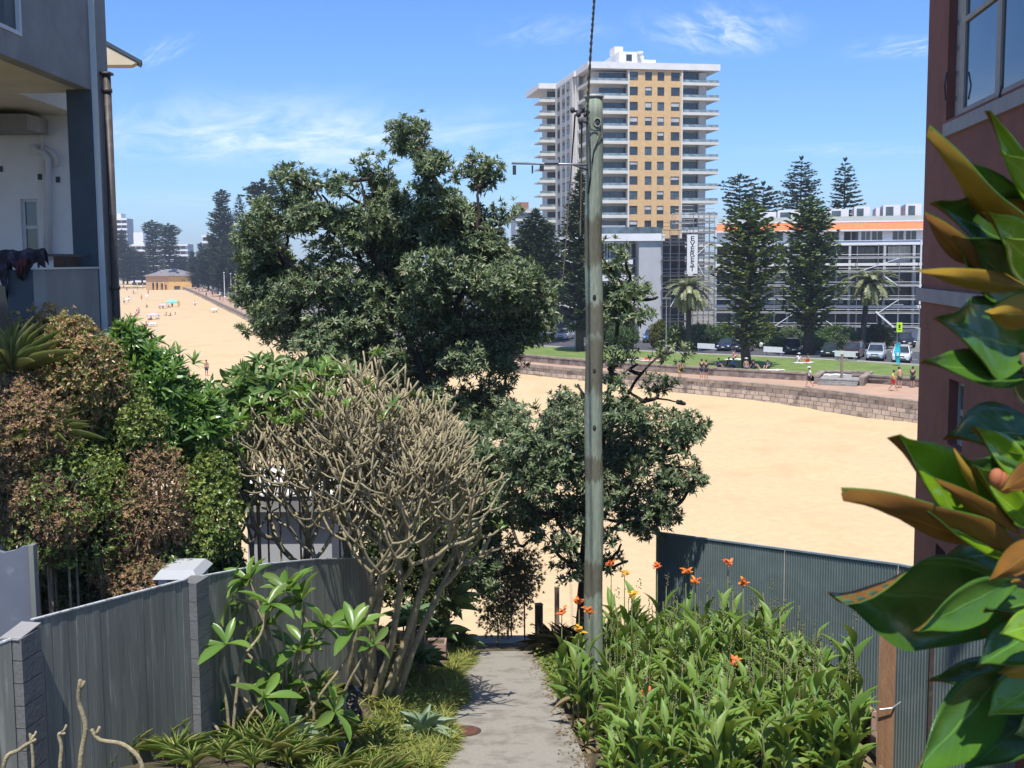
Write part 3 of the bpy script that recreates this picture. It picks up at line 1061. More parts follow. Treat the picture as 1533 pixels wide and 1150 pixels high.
m = MB(); m.bar((qa(1311), -2.8, za(466)), (qa(1338), -2.8, za(489)), .22, .22); m.build('brace', MATS['white_paint'], t5, local=True)
m = MB(); m.bar((qa(1322), -2.72, za(413)), (qa(1342), -2.72, za(427)), .16, .16); m.build('brace', MATS['white_paint'], t5, local=True)

# ---- far left: pavilion, apartment blocks beyond the beach
Yp = 545
p0 = at(219, 433, Yp)
pv_ = thing('beach_pavilion', 'sandy yellow surf pavilion with a hipped grey roof at the far end of the beach', 'building', (p0.x, p0.y, -1.7), R(3))
s_ = Yp / F
mat('pav_wall', (.66, .42, .15), .85, .07, .5)
mat('pav_pink', (.52, .33, .19), .85, .07, .5)
mat('pav_roof', (.20, .19, .19), .85, .15, .6)
mat('solar', (.03, .035, .06), .3, .1, 1)
L1, H1 = 33 * s_, 25 * s_
m = MB(); hole_wall(m, XF, 0, L1, 0, H1, [(9 * s_, 12 * s_, 0, 13 * s_), (15 * s_, 18 * s_, 0, 13 * s_), (22 * s_, 25 * s_, 0, 12 * s_), (28 * s_, 30 * s_, 0, 10 * s_)], .6); m.build('arcade_wall', MATS['pav_pink'], pv_, local=True)
m = MB(); hole_wall(m, XF, L1, 67 * s_, 0, H1 * .9, [(41 * s_, 50 * s_, 1 * s_, 8 * s_)], .6); m.build('side_wall', MATS['pav_wall'], pv_, local=True)
for x in (12.3, 18.3, 25.3):
    m = MB(); m.span((x * s_, -.5, 0), ((x + 2) * s_, -.02, 14 * s_)); m.build('column', MATS['pav_wall'], pv_, local=True)
m = MB(); m.span((.4, .8, 0), (66 * s_, 18, H1 * .85)); m.build('core', mat('pav_dark', (.14, .085, .05), .9, .2, .5), pv_, local=True)
m = MB(); m.span((41.3 * s_, .5, 1 * s_), (49.7 * s_, .7, 8 * s_)); m.build('door', MATS['glass_blue'], pv_, local=True)
for x in (53, 56):
    m = MB(); m.span((x * s_, -.05, 15 * s_), ((x + 1.2) * s_, .05, 17.5 * s_)); m.build('window', MATS['frame_dark'], pv_, local=True)
zr, zt = H1 * .92, H1 * .92 + 10 * s_
m = MB(); e = 1.2
m.add([(-e, -e, zr), (67 * s_ + e, -e, zr), (67 * s_ + e, 20, zr), (-e, 20, zr), (25 * s_, 7, zt), (38 * s_, 7, zt), (38 * s_, 12, zt), (25 * s_, 12, zt)],
      [(0, 1, 5, 4), (1, 2, 6, 5), (2, 3, 7, 6), (3, 0, 4, 7), (4, 5, 6, 7), (0, 3, 2, 1)])
rfo = m.build('roof', MATS['pav_roof'], pv_, local=True)
m = MB()
for (u, v, du) in ((31, .45, 6), (37, .45, 6), (43, .62, 5), (34, .25, 9)):
    def rp(u, tt): return (u * s_, -e + (7 + e) * tt - .2, zr + (zt - zr) * tt + .12)
    m.add([rp(u, 1 - v), rp(u + du, 1 - v), rp(u + du - 1, 1 - v + .2), rp(u - 1 + 1, 1 - v + .2)], [(0, 1, 2, 3)])
m.build('solar_panel', MATS['solar'], rfo, local=True)


def slab_block(name, label, x0, x1, ytop, Y, nf, rz, depth=14, st=3.0, wallm='render_white', cap=None):
    c = at(x0, 400, Y)
    t_ = thing(name, label, 'building', (c.x, c.y, .4), rz)
    Wd = pm(x1 - x0, Y); H = at(x0, ytop, Y).z - .4
    m = MB(); m.span((0, 0, 0), (Wd, depth, H)); m.build('wall', MATS['wb_dark'] if wallm == 'dark' else MATS['render_grey'], t_, local=True)
    fo = None
    for k in range(nf):
        z = H - st * k
        if fo is None:
            m = MB(); m.span((-.4, -1.4, -1.1), (Wd + .4, .05, 0)); fo = m.build('balcony_slab', MATS['render_white'], t_, local=True); fo.location.z = z
            m = MB(); 
            for i in range(max(2, int(Wd / 3.2))): m.span((i * 3.2 + .3, -.04, -2.7), (min(Wd - .2, i * 3.2 + 2.9), .05, -1.15))
            g = m.build('window', MATS['glass_dark'], t_, local=True); g.location.z = z
        else:
            for s_o in (fo, g):
                o = s_o.copy(); col.objects.link(o); o.parent = t_; o.location.z = z
    if cap:
        m = MB(); m.span((Wd * cap[0], 2, H), (Wd * cap[1], depth - 2, H + cap[2])); m.build('roof_room', MATS['render_white'], t_, local=True)
    return t_


slab_block('apartment_block', 'pale apartment tower far away beyond the beach, right beside the grey drainpipe', 168, 192, 327, 720, 9, R(2), cap=(.2, .6, 3))
slab_block('apartment_block', 'wide white apartment block behind the two tall pines beyond the pavilion', 196, 280, 366, 700, 8, R(4), depth=18, cap=(.05, .22, 7))
slab_block('apartment_block', 'white apartment block half hidden in the pines right of the pavilion', 305, 318, 352, 600, 10, R(6), depth=10)
slab_block('apartment_block', 'low white flats glimpsed through the banksia twigs left of the distant tower', 735, 800, 366, 330, 6, R(6), depth=12)
slab_block('apartment_block', 'low cream flats behind the round pine, half hidden by trees', 1096, 1160, 330, 230, 8, R(-6), depth=12)
# ------------------------------------------------------------------ trees and bushes far off
LM = leafmat
LM('pine_dense', [(0.057, 0.105, 0.035), (0.086, 0.144, 0.041), (0.125, 0.182, 0.050), (0.191, 0.238, 0.065)], .6, .12, (.12, .16, .03))
LM('pine_sparse', [(0.037, 0.062, 0.037), (0.053, 0.083, 0.045), (0.069, 0.100, 0.050)], .6, .12, (.10, .14, .05))
LM('cypress', [(0.030, 0.060, 0.021), (0.045, 0.083, 0.027), (0.063, 0.099, 0.030)], .6, .1, (.08, .12, .02))
LM('bush_green', [(0.058, 0.111, 0.029), (0.085, 0.150, 0.036), (0.117, 0.182, 0.052)], .5, .2)
LM('bush_grey', [(.085, .13, .055), (.11, .16, .07), (.14, .19, .09)], .5, .2)
LM('bush_dark', [(.035, .055, .025), (.05, .07, .03), (.075, .085, .035)], .5, .15)
LM('bush_yellow', [(.14, .15, .03), (.18, .17, .035), (.10, .13, .03)], .5, .2)
LM('palm_leaf', [(.17, .20, .09), (.22, .24, .115), (.28, .28, .14)], .4, .2, (.3, .33, .1))
LM('palm_dead', [(.28, .21, .11), (.34, .27, .16)], .8, .1, (.3, .2, .1))


def norfolk(H, prof, whorl, nb, seed, step=.42, tuft=(.55, .13), droop=.0, lift=.25, per=3, z0=.12, jitter=.25):
    """layered pine: whorls of level branches, each a spray of cord-like twigs"""
    g = np.random.default_rng(seed)
    P, D, N, L = [], [], [], []
    lim = MB()
    z = H * z0
    while z < H - .3:
        fr = z / H
        Rr = np.interp(fr, [p[0] for p in prof], [p[1] for p in prof])
        az0 = g.uniform(0, 6.28)
        n = max(4, int(nb * (1 if fr < .85 else .75)))
        for b in range(n):
            r = Rr * g.uniform(1 - jitter, 1 + jitter * .6)
            if r < .15: continue
            az = az0 + 6.283 * b / n + g.normal(0, .16)
            h = Vector((math.cos(az), math.sin(az), 0)); s = Vector((-h.y, h.x, 0))
            zb = z + g.normal(0, .12)
            k = max(2, int(r / step))
            pts = []
            for i in range(k + 1):
                tt = i / k
                pts.append(h * (r * tt) + Vector((0, 0, zb + r * (-droop * tt + lift * tt * tt) + g.normal(0, .03))))
            lim.tube([pts[0], pts[len(pts) // 2], pts[-1]], [.05 * r / 2, .03 * r / 2, .008], 4, cap=False)
            for i in range(1, k + 1):
                tt = i / k
                for q in range(per):
                    sd_ = (-1) ** q
                    wdt = (1.15 - .55 * abs(tt - .55)) * tuft[0] * (1 if r > 1 else .65)
                    d = h * g.uniform(.35, .9) + s * sd_ * g.uniform(.25, 1.0) + Vector((0, 0, g.uniform(-.05, .55)))
                    P.append(pts[i] + Vector((0, 0, g.normal(0, .05)))); D.append(d.normalized()); N.append((Vector((0, 0, 1)) + h * g.normal(0, .4) + s * g.normal(0, .4))); L.append(wdt * g.uniform(.7, 1.2))
                if i == k:
                    P.append(pts[i]); D.append(h + Vector((0, 0, .35))); N.append(Vector((0, 0, 1)) - h * .35); L.append(tuft[0])
        z += whorl * (1 - .45 * fr) * g.uniform(.85, 1.15)
    for k in range(8):
        a = k * .8
        P.append(Vector((0, 0, H - .1 - .1 * (k % 3)))); D.append(Vector((math.cos(a) * .7, math.sin(a) * .7, .8))); N.append(Vector((math.cos(a), math.sin(a), -.7))); L.append(tuft[0] * 1.1)
    P, D, N, L = np.array([list(p) for p in P]), np.array([list(p) for p in D]), np.array([list(p) for p in N]), np.array(L)
    cr = MB(); cr.leaves(P, D, N, L, L * tuft[1] / tuft[0] * 1.9, T_STRAP)
    return cr, lim


def pine_tree(name, label, group, loc, H, prof, whorl, nb, seed, lm, tr=.3, lean=0.0, rz=0.0, cat='tree', **kw):
    t_ = thing(name, label, cat, loc, rz, group)
    cr, lim = norfolk(H, prof, whorl, nb, seed, **kw)
    tk = MB(); tk.tube([(0, 0, -.3), (lean * .2, 0, H * .2), (0, 0, H * .5), (0, 0, H * .98)], [tr * 1.35, tr, tr * .7, .04], 10)
    o = tk.build('trunk', MATS['bark_dark'], t_, True, local=True)
    lim.build('limbs', MATS['bark_dark'], o, local=True)
    c_ = cr.build('crown', MATS[lm], t_, local=True)
    return t_


def far(px, Y, z=.4): p = at(px, 400, Y); return Vector((p.x, p.y, z))
def hgt(px, py, Y, z=.4): return at(px, py, Y).z - z


G_DENSE = 'dense round pines on the lawn edge'
gp = gnd(1119, 551, .5)
pine_tree('pine_tree', 'dense bushy pine with a leaning trunk rooted in the middle of the lawn', 'pines on the lawn', gp, hgt(1112, 302, gp.y, .5),
          [(.1, .3), (.14, 1.3), (.2, 2.3), (.27, 2.2), (.33, 1.5), (.42, 2.6), (.55, 3.3), (.7, 3.1), (.83, 2.3), (.94, 1.3), (1, .3)], .80, 11, 11, 'pine_dense', .42, -2.2, tuft=(.62, .17), per=4, lift=.32, z0=.14)
gp = gnd(1211, 531, .42)
pine_tree('pine_tree', 'tall dense dark pine with a thick straight trunk between the parked cars', 'pines on the lawn', gp, hgt(1217, 298, gp.y, .42),
          [(.1, .3), (.16, 1.2), (.24, 2.9), (.38, 3.6), (.55, 3.3), (.7, 2.8), (.85, 2.1), (.95, 1.2), (1, .3)], .85, 11, 12, 'pine_dense', .55, tuft=(.66, .18), per=4, lift=.3, z0=.16)
gp = far(868, 141)
pine_tree('pine_tree', 'slim dark pine partly hidden behind the green timber pole', 'pines on the lawn', gp, hgt(868, 258, 141),
          [(.05, 1.6), (.2, 2.6), (.45, 2.6), (.7, 1.9), (.9, .9), (1, .1)], .5, 8, 13, 'cypress', .4, tuft=(.6, .17), per=4)
gp = far(802, 158)
pine_tree('conifer_tree', 'small dense conical conifer in front of the distant grey tower', None, gp, hgt(800, 316, 158),
          [(.05, 3.0), (.25, 4.0), (.5, 3.9), (.7, 2.9), (.87, 1.5), (1, .15)], .5, 10, 14, 'cypress', .4, tuft=(.62, .18), per=5, lift=.55)
GS = 'tall norfolk pines behind the buildings'
for px_, py_, Y, lab, sd_, pr in ((1197, 238, 232, 'tall layered pine with a broad crown above the orange roof', 21, [(.2, 3), (.5, 5.0), (.62, 4.6), (.8, 3.9), (.92, 2.4), (1, .4)]),
                                  (1262, 240, 236, 'narrow tall pine with sparse tiers above the orange roof', 22, [(.2, 3), (.5, 4.4), (.7, 3.2), (.85, 2.2), (.94, 1.2), (1, .3)]),
                                  (1106, 265, 215, 'flat topped pine rising behind the bushy pine on the lawn', 23, [(.3, 3), (.6, 2.6), (.8, 2.6), (.88, 3.5), (.96, 3.1), (1, .8)]),
                                  (1141, 276, 219, 'thin broken topped pine between the flat topped pine and the broad one', 24, [(.3, 3), (.6, 2.3), (.8, 3.4), (.93, 2.9), (1, .6)])):
    pine_tree('norfolk_pine', lab, GS, far(px_, Y), hgt(px_, py_, Y), pr, 1.15, 7, sd_, 'pine_sparse', .4, tuft=(.85, .22), per=4, step=.6, lift=.12, z0=.3)

# the pines along the left promenade
GL = 'norfolk pines along the promenade'
pA = pine_tree('norfolk_pine', 'tall pine with a rounded tuft at its tip, tallest left of the banksia', GL, far(335, 430), hgt(335, 286, 430), [(.1, 3.5), (.3, 5.5), (.55, 5.2), (.74, 4.4), (.84, 1.6), (.88, 2.9), (.96, 2.5), (1, .5)], .95, 9, 31, 'pine_sparse', .4, tuft=(1.0, .26), per=4, step=.55, z0=.1, lift=.2)
pB = pine_tree('norfolk_pine', 'tall mushroom topped pine, left one of the pair behind the pavilion', GL, far(230, 610), hgt(230, 332, 610), [(.1, 3), (.5, 4.2), (.7, 3.6), (.78, 2.9), (.86, 5.0), (.95, 4.4), (1, 1.0)], 1.2, 8, 32, 'pine_sparse', .5, tuft=(1.3, .36), per=4, step=.7, z0=.1, lift=.1)
pC = pine_tree('norfolk_pine', 'tall pine with a thin bare top showing behind the tallest left pine', GL, far(361, 372), hgt(361, 294, 372), [(.1, 3), (.45, 3.2), (.6, 1.6), (.75, 2.0), (.9, 1.3), (1, .3)], 1.0, 7, 33, 'pine_sparse', .35, tuft=(.9, .22), per=3, step=.6, z0=.1)
copy_tree(pB, far(254, 600), 1.1, 'tall broad topped pine, right one of the pair behind the pavilion', (1.12, 1.12, .94))
copy_tree(pB, far(397, 315), 2.0, 'flat topped pine rising behind the upper left edge of the banksia', (.95, .95, 1.0))
for i, (x, Y, top, sx, lab) in enumerate(((318, 480, 352, 1.0, 'pine at the left shoulder of the tallest promenade pine'), (302, 540, 364, 1.0, 'dark pine over the first white lamp posts by the pavilion'), (288, 600, 376, .9, 'low pine touching the right end of the pavilion roof'),
                                         (352, 400, 345, 1.0, 'bushy pine directly right of the tallest promenade pine'), (372, 350, 330, .95, 'pine against the left flank of the big banksia'), (278, 650, 385, .8, 'smallest pine peeping over the pavilion roof'),
                                         (327, 450, 375, 1.0, 'short pine in front of the tallest promenade pine'), (410, 300, 320, .9, 'pine screened by the upper left banksia leaves'),
                                         (440, 240, 330, .9, 'pine wholly screened by the banksia crown'))):
    if i > 7: continue
    H = hgt(x, top, Y)
    s = H / hgt(335, 286, 430)
    copy_tree(pA, far(x, Y), i * 1.3, lab, (max(.55, s) * sx * (1.15 if s < .7 else 1), max(.55, s) * sx, s))
for i, (x, Y, top, lab) in enumerate(((184, 640, 345, 'dark pine standing right against the grey drainpipe'), (200, 650, 372, 'low pine in the far row left of the pavilion'), (212, 640, 378, 'squat pine filling the far row beside the pavilion'), (270, 640, 384, 'pine filling the gap behind the pavilion roof'), (190, 620, 380, 'small pine at the front of the far row by the drainpipe'))):
    H = hgt(x, top, Y); s = H / hgt(335, 286, 430)
    copy_tree(pA, far(x, Y), i * 1.7 + .4, lab, (max(.8, s) * 1.2, max(.8, s) * 1.2, s))


for i, (x, Y, top, lab) in enumerate(((296, 520, 384, 'low dark pine between the first two promenade lamps and the pavilion'), (311, 470, 372, 'mid height pine in the dark promenade row behind the white lamps'), (343, 410, 352, 'dense pine tucked behind the right shoulder of the tallest promenade pine'), (380, 330, 356, 'short dense pine at the banksia edge in the promenade row'), (362, 355, 368, 'short wide pine below the thin bare topped one'), (335, 400, 392, 'lowest bushy pine in front of the row behind the lamps'))):
    H = hgt(x, top, Y); s = H / hgt(335, 286, 430)
    copy_tree(pA, far(x, Y), i * 2.1 + .7, lab, (max(.7, s) * 1.15, max(.7, s) * 1.15, s))

# ---- palms in front of the scaffolds
def palm(name, label, loc, H, Rr, seed, lean=(0, 0)):
    g = np.random.default_rng(seed)
    t_ = thing(name, label, 'palm', loc, 0, 'date palms by the scaffolds')
    m = MB(); n = 12
    m.tube([(lean[0] * (k / n) ** 2, lean[1] * (k / n) ** 2, H * k / n - .2 * (k == 0)) for k in range(n + 1)], [.34 + .05 * (k % 2) - .08 * k / n for k in range(n + 1)], 9)
    m.build('trunk', MATS['bark_dark'], t_, local=True)
    top = Vector((lean[0], lean[1], H))
    P, D, N, L = [], [], [], []
    Pd, Dd, Nd, Ld = [], [], [], []
    ri = MB()
    for f in range(62):
        az = f * 2.399; u = f / 62
        el = R(82 - 128 * u) + g.normal(0, .08)
        ln = Rr * g.uniform(.85, 1.1) * (.75 + .3 * math.sin(math.pi * min(1, u + .15)))
        h = Vector((math.cos(az), math.sin(az), 0))
        pts = [top]; d = el
        for k in range(8):
            d -= .17 * (1 + .3 * u)
            pts.append(pts[-1] + (h * math.cos(d) + Vector((0, 0, math.sin(d)))) * ln / 8)
        ri.tube([pts[0], pts[3], pts[6], pts[8]], [.035, .025, .015, .006], 4, cap=False)
        s = Vector((-h.y, h.x, 0))
        dead = u > .86
        for k in range(1, 9):
            tg = (pts[k] - pts[k - 1]).normalized(); up = s.cross(tg)
            for q in range(6):
                sg = 1 if q % 2 else -1
                p = pts[k - 1].lerp(pts[k], q / 6)
                dd = tg * .75 + s * sg * .8 + up * .22 * g.uniform(.3, 1.5)
                tgt = (Pd, Dd, Nd, Ld) if dead else (P, D, N, L)
                tgt[0].append(list(p)); tgt[1].append(list(dd)); tgt[2].append(list(up + s * sg * .3)); tgt[3].append(ln * .2 * g.uniform(.8, 1.2) * (1 - .5 * abs(k / 8 - .4)))
    ri.build('frond_stalks', MATS['palm_dead'], t_, local=True)
    m = MB(); m.leaves(P, D, N, L, .13, T_STRAP); m.build('fronds', MATS['palm_leaf'], t_, local=True)
    m = MB(); m.leaves(Pd, Dd, Nd, Ld, .11, T_STRAP); m.build('dead_fronds', MATS['palm_dead'], t_, local=True)
    return t_


Yq = 141
palm('date_palm', 'shaggy date palm below the white banner with stacked letters', far(1032, Yq), hgt(1032, 434, Yq), 3.5, 3)
palm('date_palm', 'date palm with a leaning trunk in front of the apartment scaffolding', far(1294, Yq), hgt(1300, 424, Yq), 3.6, 4, (.7, 0))

# ---- hedges and bushes behind the parked cars
GB = 'bushes along the road'
nb_ = 0
for (x, y, rx, ry, Y, lm, lab) in ((985, 494, 12, 13, 146, 'bush_yellow', 'yellowish rounded bush left of the date palm below the banner'), (1012, 497, 16, 10, 146, 'bush_green', 'clipped green bush at the foot of the left date palm'),
                              (1045, 500, 22, 14, 145, 'bush_grey', 'pale grey green bush behind the white sedan'), (1078, 500, 20, 14, 145, 'bush_green', 'mid green bush left of the leaning pine'),
                              (1140, 500, 20, 16, 146, 'bush_yellow', 'yellow flecked shrub right of the leaning pine'), (1185, 502, 18, 11, 145, 'bush_grey', 'grey green bush left of the thick pine trunk'),
                              (1250, 498, 30, 10, 147, 'bush_green', 'long clipped hedge bush right of the thick pine trunk'), (1262, 508, 22, 13, 143, 'bush_grey', 'bushy pale shrub behind the dark green car'),
                              (1312, 501, 24, 14, 144, 'bush_dark', 'dark twiggy shrub behind the silver car'), (1160, 512, 18, 7, 142, 'bush_green', 'low green bush in the road verge behind the black car'), (1225, 511, 22, 6, 142, 'bush_green', 'low bright verge bush beside the thick pine trunk'),
                              (930, 505, 24, 16, 146, 'bush_green', 'green bush behind the parked cars just right of the pole'), (905, 498, 14, 18, 147, 'bush_dark', 'dark bush glimpsed beside the green pole')):
    c = at(x, y, Y)
    t_ = thing('bush', lab, 'bush', (c.x, c.y, .4), 0, GB)
    a, b = pm(rx, Y), c.z + pm(ry, Y) - .4
    bl = [(Vector((random.uniform(-.7, .7) * a * (i > 0), random.uniform(-.3, .3) * a * (i > 0), b * (.5 if i == 0 else random.uniform(.3, .72)))), ((a, a * .7, b * .5) if i == 0 else (a * .42, a * .42, b * .34))) for i in range(6)]
    P, A, _ = blob_points(bl, int(150 + 22 * a * b * 6), .6, .6)
    m = MB(); rosettes(m, P, A, 5, .34, .13, T_DIAM, (20, 80)); m.build('foliage', MATS[lm], t_, local=True)
    s = MB()
    for k in range(5): s.tube([(random.uniform(-.15, .15), random.uniform(-.1, .1), -.05), (random.uniform(-.5, .5) * a, random.uniform(-.3, .3) * a, b * .7)], [.05, .015], 5)
    s.build('stems', MATS['bark'], t_, local=True)
# ------------------------------------------------------------------ left apartment house (in shade, close)
mat('house_blue', (.27, .262, .25), .75, .14, .9, c2=(.35, .335, .32), c2s=.7)
mat('house_dark', (.065, .085, .105), .75, .1, 2)
mat('house_pale', (.86, .83, .82), .85, .05, 1.2)
mat('soffit', (.66, .60, .46), .85, .08, 1.5)
mat('trim_light', (.68, .70, .67), .7, .06, 4)
mat('pipe_brown', (.075, .058, .050), .5, .2, 5, c2=(.13, .12, .11), c2t=.6, c2s=8)
mat('cream_soffit', (.70, .58, .40), .8, .05, 3)
mat('cloth_dark', (.022, .020, .028), .9, .3, 6, c2=(.10, .08, .12), c2s=5)
mat('cloth_maroon', (.12, .03, .035), .9, .3, 6)

H0 = at(137, 135, 18.0)
XL = H0.x; ZS = H0.z
hs = thing('apartment_house', 'blue grey rendered apartment house with stacked balconies and a brown drainpipe', 'building', (XL - 4, 18, hz(XL - 1, 18)))
zb0 = hs.location.z
m = MB()
zo = at(35, 55, 15.5).z
m.span((XL - .2, 9, ZS), (XL, 18.0, zo)); m.span((XL - .2, 15.5, zo), (XL, 18.0, ZS + 3.4)); m.span((XL - .2, 9, zo + 2.0), (XL, 15.5, ZS + 3.4))
m.build('upper_parapet', MATS['house_blue'], hs)
m = MB(); m.span((XL - .04, 9, zo), (XL + .012, 15.5, zo + .05)); m.span((XL - .04, 15.44, zo + .05), (XL + .012, 15.5, zo + 2.0)); m.build('window_trim', MATS['trim_light'], hs)
m = MB()
for k in range(40): m.span((XL - .5 - .04 * (k % 2), 9.2 + k * .16, zo - .2), (XL - .45, 9.33 + k * .16, zo + 2.2))
m.build('curtain', MATS['frame_dark'], hs)
m = MB(); m.span((XL - 7, 9, ZS), (XL - .2, 18.3, ZS + .3)); m.span((XL - 7, 18.3, ZS), (at(128, 300, 21).x, 21, ZS + .3)); m.span((XL - 7, 9, ZS + 3.41), (XL, 18.3, ZS + 3.7)); m.build('balcony_slab', MATS['soffit'], hs)
q_ = at(0, 175, 20.4); q2 = at(55, 197, 20.4)
m = MB(); m.span((XL - 7, 20.0, q2.z), (q2.x, 20.9, q_.z)); m.build('beam', MATS['house_blue'], hs)
# pale rear wall with its window and pipes
YW = 21.0
w0, w1 = at(30, 298, YW), at(60, 382, YW)
xe_ = at(141, 300, YW).x
m = MB(); hole_wall(m, lambda u, w_, z: Vector((u, YW + w_, z)), XL - 7, xe_, zb0 - .5, ZS, [(w0.x, w1.x, w1.z, w0.z)], .25); m.build('wall', MATS['house_pale'], hs)
kk = Kit(w1.x - w0.x, w0.z - w1.z, (0, 1), MATS['frame_white'], MATS['glass_blue'], .05); o = kk.put(hs, (w0.x - hs.location.x, YW + .06 - hs.location.y, w1.z - zb0))
m = MB(); m.span((w0.x, YW - .05, w1.z - .06), (w1.x, YW + .02, w1.z)); m.build('window_sill', MATS['trim_light'], hs)
m = MB()
P = lambda x, y: at(x, y, YW - .08)
m.tube([P(62, 150), P(64, 225)], .03, 8); m.tube([P(50, 217), P(55, 227), P(66, 229), P(72, 238), P(73, 390)], .055, 8); m.tube([P(68, 222), P(78, 228), P(84, 236), P(84, 250)], .035, 8)
m.tube([P(66, 240), P(67, 390)], .03, 8)
m.build('waste_pipe', mat('pipe_grey', (.72, .70, .70), .6, .06, 4), hs, True)
for (x, y) in ((60, 265), (87, 269), (1, 253)):
    c = at(x, y, YW); m = MB(); m.span((c.x - .035, YW - .02, c.z - .05), (c.x + .035, YW + .01, c.z + .05)); m.build('vent', MATS['house_dark'], hs)
# corner column, light blade edge, drainpipe
m = MB(); c = at(108, 300, 18.0); m.span((c.x, 17.95, zb0 - .5), (XL, 18.3, ZS)); m.build('column', MATS['house_dark'], hs)  # shade on the column is put into its dark colour
m = MB(); m.span((XL, 18.0, zb0 - .5), (XL + .085, 18.02, ZS + 3.5)); m.build('sunlit_edge', MATS['trim_light'], hs)  # end of the blade wall, its sunlight painted on as a pale strip
m = MB(); m.span((XL - .0, 18.022, zb0 - .5), (XL + .085, 18.5, ZS + 3.5)); m.build('blade_wall', MATS['house_blue'], hs)
zt = at(158, 112, 18.3).z
m = MB(); m.tube([(XL + .165, 18.2, zb0 - .5), (XL + .165, 18.2, zt)], .062, 12); m.span((XL + .09, 18.12, zt - .02), (XL + .24, 18.3, zt + .02))
for yy_ in (136, 431): z = at(160, yy_, 18.2).z; m.tube([(XL + .165, 18.2, z - .03), (XL + .165, 18.2, z + .03)], .075, 12)
m.build('drainpipe', MATS['pipe_brown'], hs, True)
# lower balcony
zt2 = at(150, 402, 18).z
m = MB(); m.span((XL - .16, 15.9, zt2 - 3.6), (XL + .002, 17.94, zt2)); m.build('lower_parapet', MATS['house_blue'], hs)
m = MB(); m.span((XL - .18, 15.88, zt2), (XL + .02, 17.94, zt2 + .025)); m.build('coping', MATS['trim_light'], hs)
m = MB(); m.span((XL - 5, 15.9, zt2 - 2.0), (XL - .5, 15.94, zt2 - .2)); m.build('glass_balustrade', MATS['glass_dark'], hs)
m = MB(); m.span((XL - .5, 15.9, zt2 - 3.6), (XL - .16, 16.0, zt2)); m.span((XL - 5, 16.0, zt2 - 3.6), (XL - .2, 20, zt2 - 2.0)); m.build('balcony_floor', MATS['house_dark'], hs)
m = MB(); zr_ = at(100, 382, 16.5).z; m.tube([(XL - 5, 15.92, zr_), (XL - .1, 15.92, zr_), (XL - .1, 17.9, zr_)], .02, 8)
for yv in (15.95, 17.0): m.tube([(XL - .1, yv, zt2), (XL - .1, yv, zr_)], .015, 6)
m.build('handrail', MATS['dark_metal'], hs)
c = at(102, 392, 17.7); m = MB(); m.span((c.x - .14, 17.5, zt2 - .3), (c.x + .12, 17.8, c.z + .09)); m.build('post', mat('brown_wood', (.10, .055, .035), .8, .2, 6), hs)
# roof eave behind
def slab_pts(nm, pts, depth, mt):
    m = MB(); n = len(pts); dv = Vector((pts[1].x * depth / 23, depth, 0))
    m.add(pts + [p + dv for p in pts], [tuple(range(n))[::-1], tuple(range(n, 2 * n))] + [(i, (i + 1) % n, (i + 1) % n + n, i + n) for i in range(n)])
    m.build(nm, MATS[mt], hs)


e0, e1 = at(159, 61, 23), at(213, 91, 23)
sl_ = (e0 - e1) * 1.2
slab_pts('roof', [e0 + sl_, e1, e1 + Vector((-.03, 0, -.05)), e0 + sl_ + Vector((0, 0, -.10))], .5, 'house_dark')
a_, b_, c_, d_ = at(159, 69, 23.02), at(205, 93.5, 23.02), at(198, 97, 23.02), at(159, 97, 23.02)
slab_pts('eave_soffit', [a_ + (a_ - b_) * .9, b_, c_, d_ + Vector((-.6, 0, 0))], .4, 'cream_soffit')
m = MB(); m.span((XL - 1.3, 9, ZS + .3), (XL - 1.2, 18.0, ZS + 3.4)); m.build('dark_backing', MATS['frame_dark'], hs)  # backing added behind the opening, the room's darkness put into its colour


def drape(name, label, x0, x1, ytop, drop, Y, mname, seed):
    g = random.Random(seed)
    a, b = at(x0, ytop, Y), at(x1, ytop, Y)
    m = MB(); n = 14; vs = []
    for i in range(n + 1):
        t_ = i / n; p = a.lerp(b, t_)
        f = math.sin(t_ * 17 + seed) * .035
        d1 = drop * (1 + .45 * math.sin(t_ * 5 + seed * 2) + g.uniform(-.15, .15))
        for (dy, dz) in ((.10, -d1 * .7), (.07, -.02), (0, .03 + .01 * math.sin(t_ * 9)), (-.06, -.02), (-.075 + f, -d1 * .5), (-.07 + f * 1.6, -d1)):
            vs.append(p + Vector((0, dy, dz)))
    m.add(vs, [(i * 6 + k, i * 6 + k + 1, (i + 1) * 6 + k + 1, (i + 1) * 6 + k) for i in range(n) for k in range(5)])
    o = m.build(name, MATS[mname], None, True)
    sol = o.modifiers.new('thick', 'SOLIDIFY'); sol.thickness = .012
    return tag(o, label, 'clothing', 'washing hung on the balcony rail')


drape('beach_towel', 'black cloth hung over the left end of the balcony rail', -25, 14, 378, .55, 15.92, 'cloth_dark', 1)
drape('wetsuit', 'dark crumpled wetsuit hung over the middle of the balcony rail', 13, 42, 378, .26, 15.90, 'cloth_dark', 2)
drape('shirt', 'purple grey garment hung at the right end of the balcony rail', 38, 68, 376, .24, 15.92, 'cloth_dark', 4)
drape('swim_shorts', 'maroon swim shorts hung low between the dark cloths on the rail', 28, 42, 390, .13, 15.82, 'cloth_maroon', 3)

